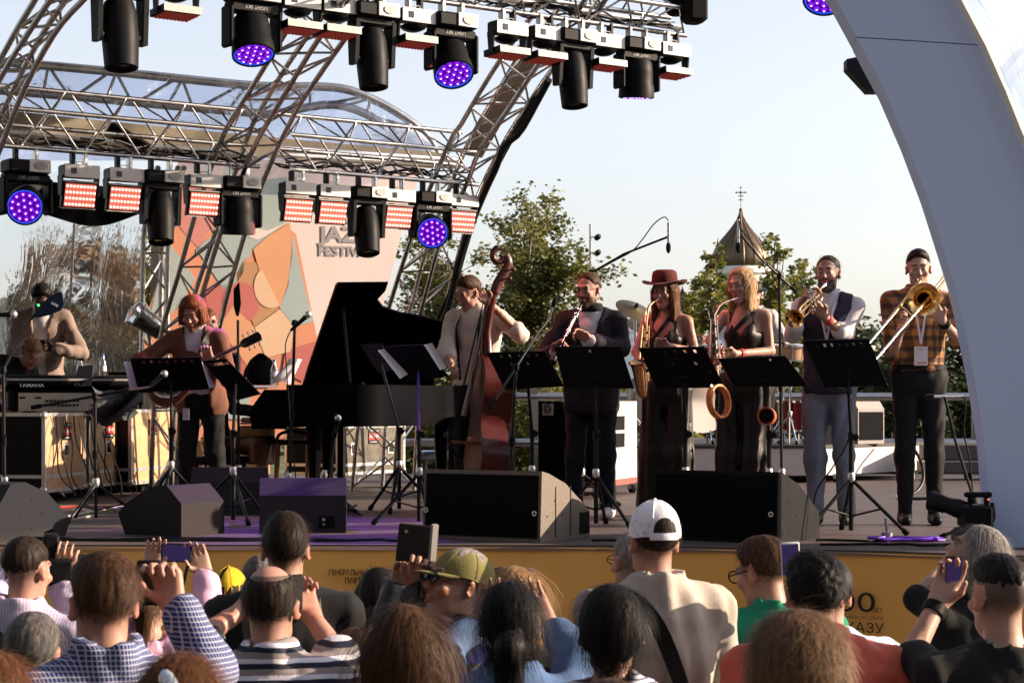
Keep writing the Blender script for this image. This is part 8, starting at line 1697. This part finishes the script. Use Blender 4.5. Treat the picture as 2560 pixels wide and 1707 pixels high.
p21 = crowd('person with tousled blond hair at the bottom right', 4.2, (1992, 1698), hair=dict(th=.017, vol=.004, h=.006, curl=.005, full=1, line=[-.09, -.09, -.08, -.03, .02, .07, .09, .09]), hcol='dirty', strand=ST(4800, .05, .0016, .4, .6), top=dict(mat=C_blackc))
p24 = crowd('woman with brown hair held by a silver clip', 4.4, (452, 1785), sex='f', hair=dict(th=.012, h=.006, full=1, line=[-.08, -.08, -.07, -.02, .02, .07, .09, .09]), hcol='chestnut', strand=ST(3520, .07, .0016, .2, .6), top=dict(mat=C_blackc)); mb = MB(); mb.ball(hg(p24, .005, -.115, .075), (.022, .012, .045), 14, p24['H'] @ rotm(rx=-25, ry=25)); build('hair_clip', mb, mat('silver_clip', (.55, .6, .66), .3, .6, var=.3, vscale=50), p24['hair'], 60)
p3 = crowd('reddish brown haired person with patterned clip in the lower left corner', 4.6, (-18, 1772), sex='f', hair=dict(th=.012, h=.006, full=1), hcol='chestnut', strand=ST(1920, .07, .0016, .2, .6), top=dict(mat=C_blackc)); mb = MB(); mb.ball(hg(p3, .02, -.10, .085), (.015, .012, .05), 12, p3['H'] @ rotm(rx=-30)); build('hair_clip', mb, mat('patterned_clip', (.3, .3, .3), .4, var=.9, vscale=90), p3['hair'], 60)
crowd('top of a small head at the bottom edge before the striped blouse', 4.3, (1528, 1850), hair=dict(th=.012, h=.008), hcol='brown', strand=ST(640, .03), top=dict(mat=C_blackc))

# ================================================================== CABLES
def cable(label, pts, r=.007, m=M_cable, n=40, name='floor_cable'):
    mb = MB(); mb.path(smooth_poly([A(*p) for p in pts], n), r, 6); return solid(name, mb, m, label, 'cable')
fz = STZ + .008
cable('grey cable snaking from the desk cases across the deck', [PF(60, 12.6, fz), PF(130, 13.6, fz), PF(210, 14.6, fz), PF(280, 15.3, fz), PF(335, 15.4, fz)], .012, M_greyc); cable('second grey cable beside the desk cases', [PF(140, 13.4, fz), PF(230, 14.2, fz), PF(320, 14.3, fz), PF(305, 15.0, fz), PF(260, 15.2, fz)], .009, M_greyc); cable('red cable on the deck by the cases', [PF(110, 15.2, fz), PF(200, 15.5, fz), PF(320, 15.3, fz)], .008, M_redc); cable('blue cable on the deck by the cases', [PF(200, 15.8, fz), PF(280, 15.2, fz), PF(330, 16.1, fz)], .006, M_bluec)
for k, (x0, x1, d0) in enumerate([(70, 900, 11.75), (150, 860, 11.82), (40, 700, 11.9), (870, 1040, 11.8), (1480, 1640, 11.8), (2050, 2400, 11.4), (2040, 2300, 11.75)]):
    rg2 = random.Random(k); cable('black cable along the deck edge, ' + ['nearest at far left', 'middle of three at left', 'rear of three at left', 'short piece by the centre monitor', 'piece between the two big monitors', 'near piece before the trumpeter', 'rear piece before the trumpeter'][k], [PF(x, d0 + rg2.uniform(-.06, .06), fz) for x in np.linspace(x0, x1, 9)], .008)
rg2 = random.Random(5); cable('violet cable coiled on the deck before the trombonist', [PF(2170 + 190 * (.5 + .5 * math.sin(i * 1.9)) + rg2.uniform(-8, 8), 11.78 + .09 * math.sin(i * 2.3) , fz + .004 * (i % 4)) for i in range(14)], .009, M_purplec, 90)
for k in range(13):
    rg2 = random.Random(k + 40); x = 130 + k * 14.5; top_ = P(x + rg2.uniform(-14, 10), 1040, 15.9 + .012 * (x - 130) - .06); cable('thin cable hanging down the birch cases, number %s from left' % ['one', 'two', 'three', 'four', 'five', 'six', 'seven', 'eight', 'nine', 'ten', 'eleven', 'twelve', 'thirteen'][k], [top_, P(x + rg2.uniform(-6, 14), 1110, 15.8 + .012 * (x - 130) - .1), P(x + rg2.uniform(0, 40), 1190, 15.75 + .012 * (x - 130) - .12), P(x + rg2.uniform(20, 60), 1240, 15.6 + .01 * (x - 130))], .0055, M_cable if k % 5 else M_greyc, 24, 'hanging_cable')
rg2 = random.Random(9); cable('tangle of black cable under the short mic stand', [PF(850 + 45 * math.sin(i * 1.3) + rg2.uniform(-10, 10), 14.6 + .35 * math.cos(i * 1.7), STZ + .01 + .02 * (i % 3)) for i in range(22)], .007, M_cable, 110); cable('black cable looping from the trumpeter stand to the deck', [P(2068, 905, 12.6), P(2080, 960, 12.5), P(2110, 975, 12.5), P(2128, 1000, 12.5), P(2120, 1100, 12.55), P(2080, 1170, 12.6), P(2040, 1230, 12.7), PF(2030, 12.8, fz)], .005)
rg2 = random.Random(12); cable('coil of black cable beside the left floor monitor', [PF(105 + 30 * math.sin(i * 1.4) + rg2.uniform(-8, 8), 12.35 + .25 * math.cos(i * 1.9), STZ + .01 + .012 * (i % 4)) for i in range(16)], .008, M_cable, 80)
cable('lead running from the riser monitor down the white skirt', [P(2262, 1095, 20.9), P(2275, 1120, 20.7), P(2285, 1160, 20.5), P(2278, 1195, 20.3), P(2250, 1215, 20.0)], .012)
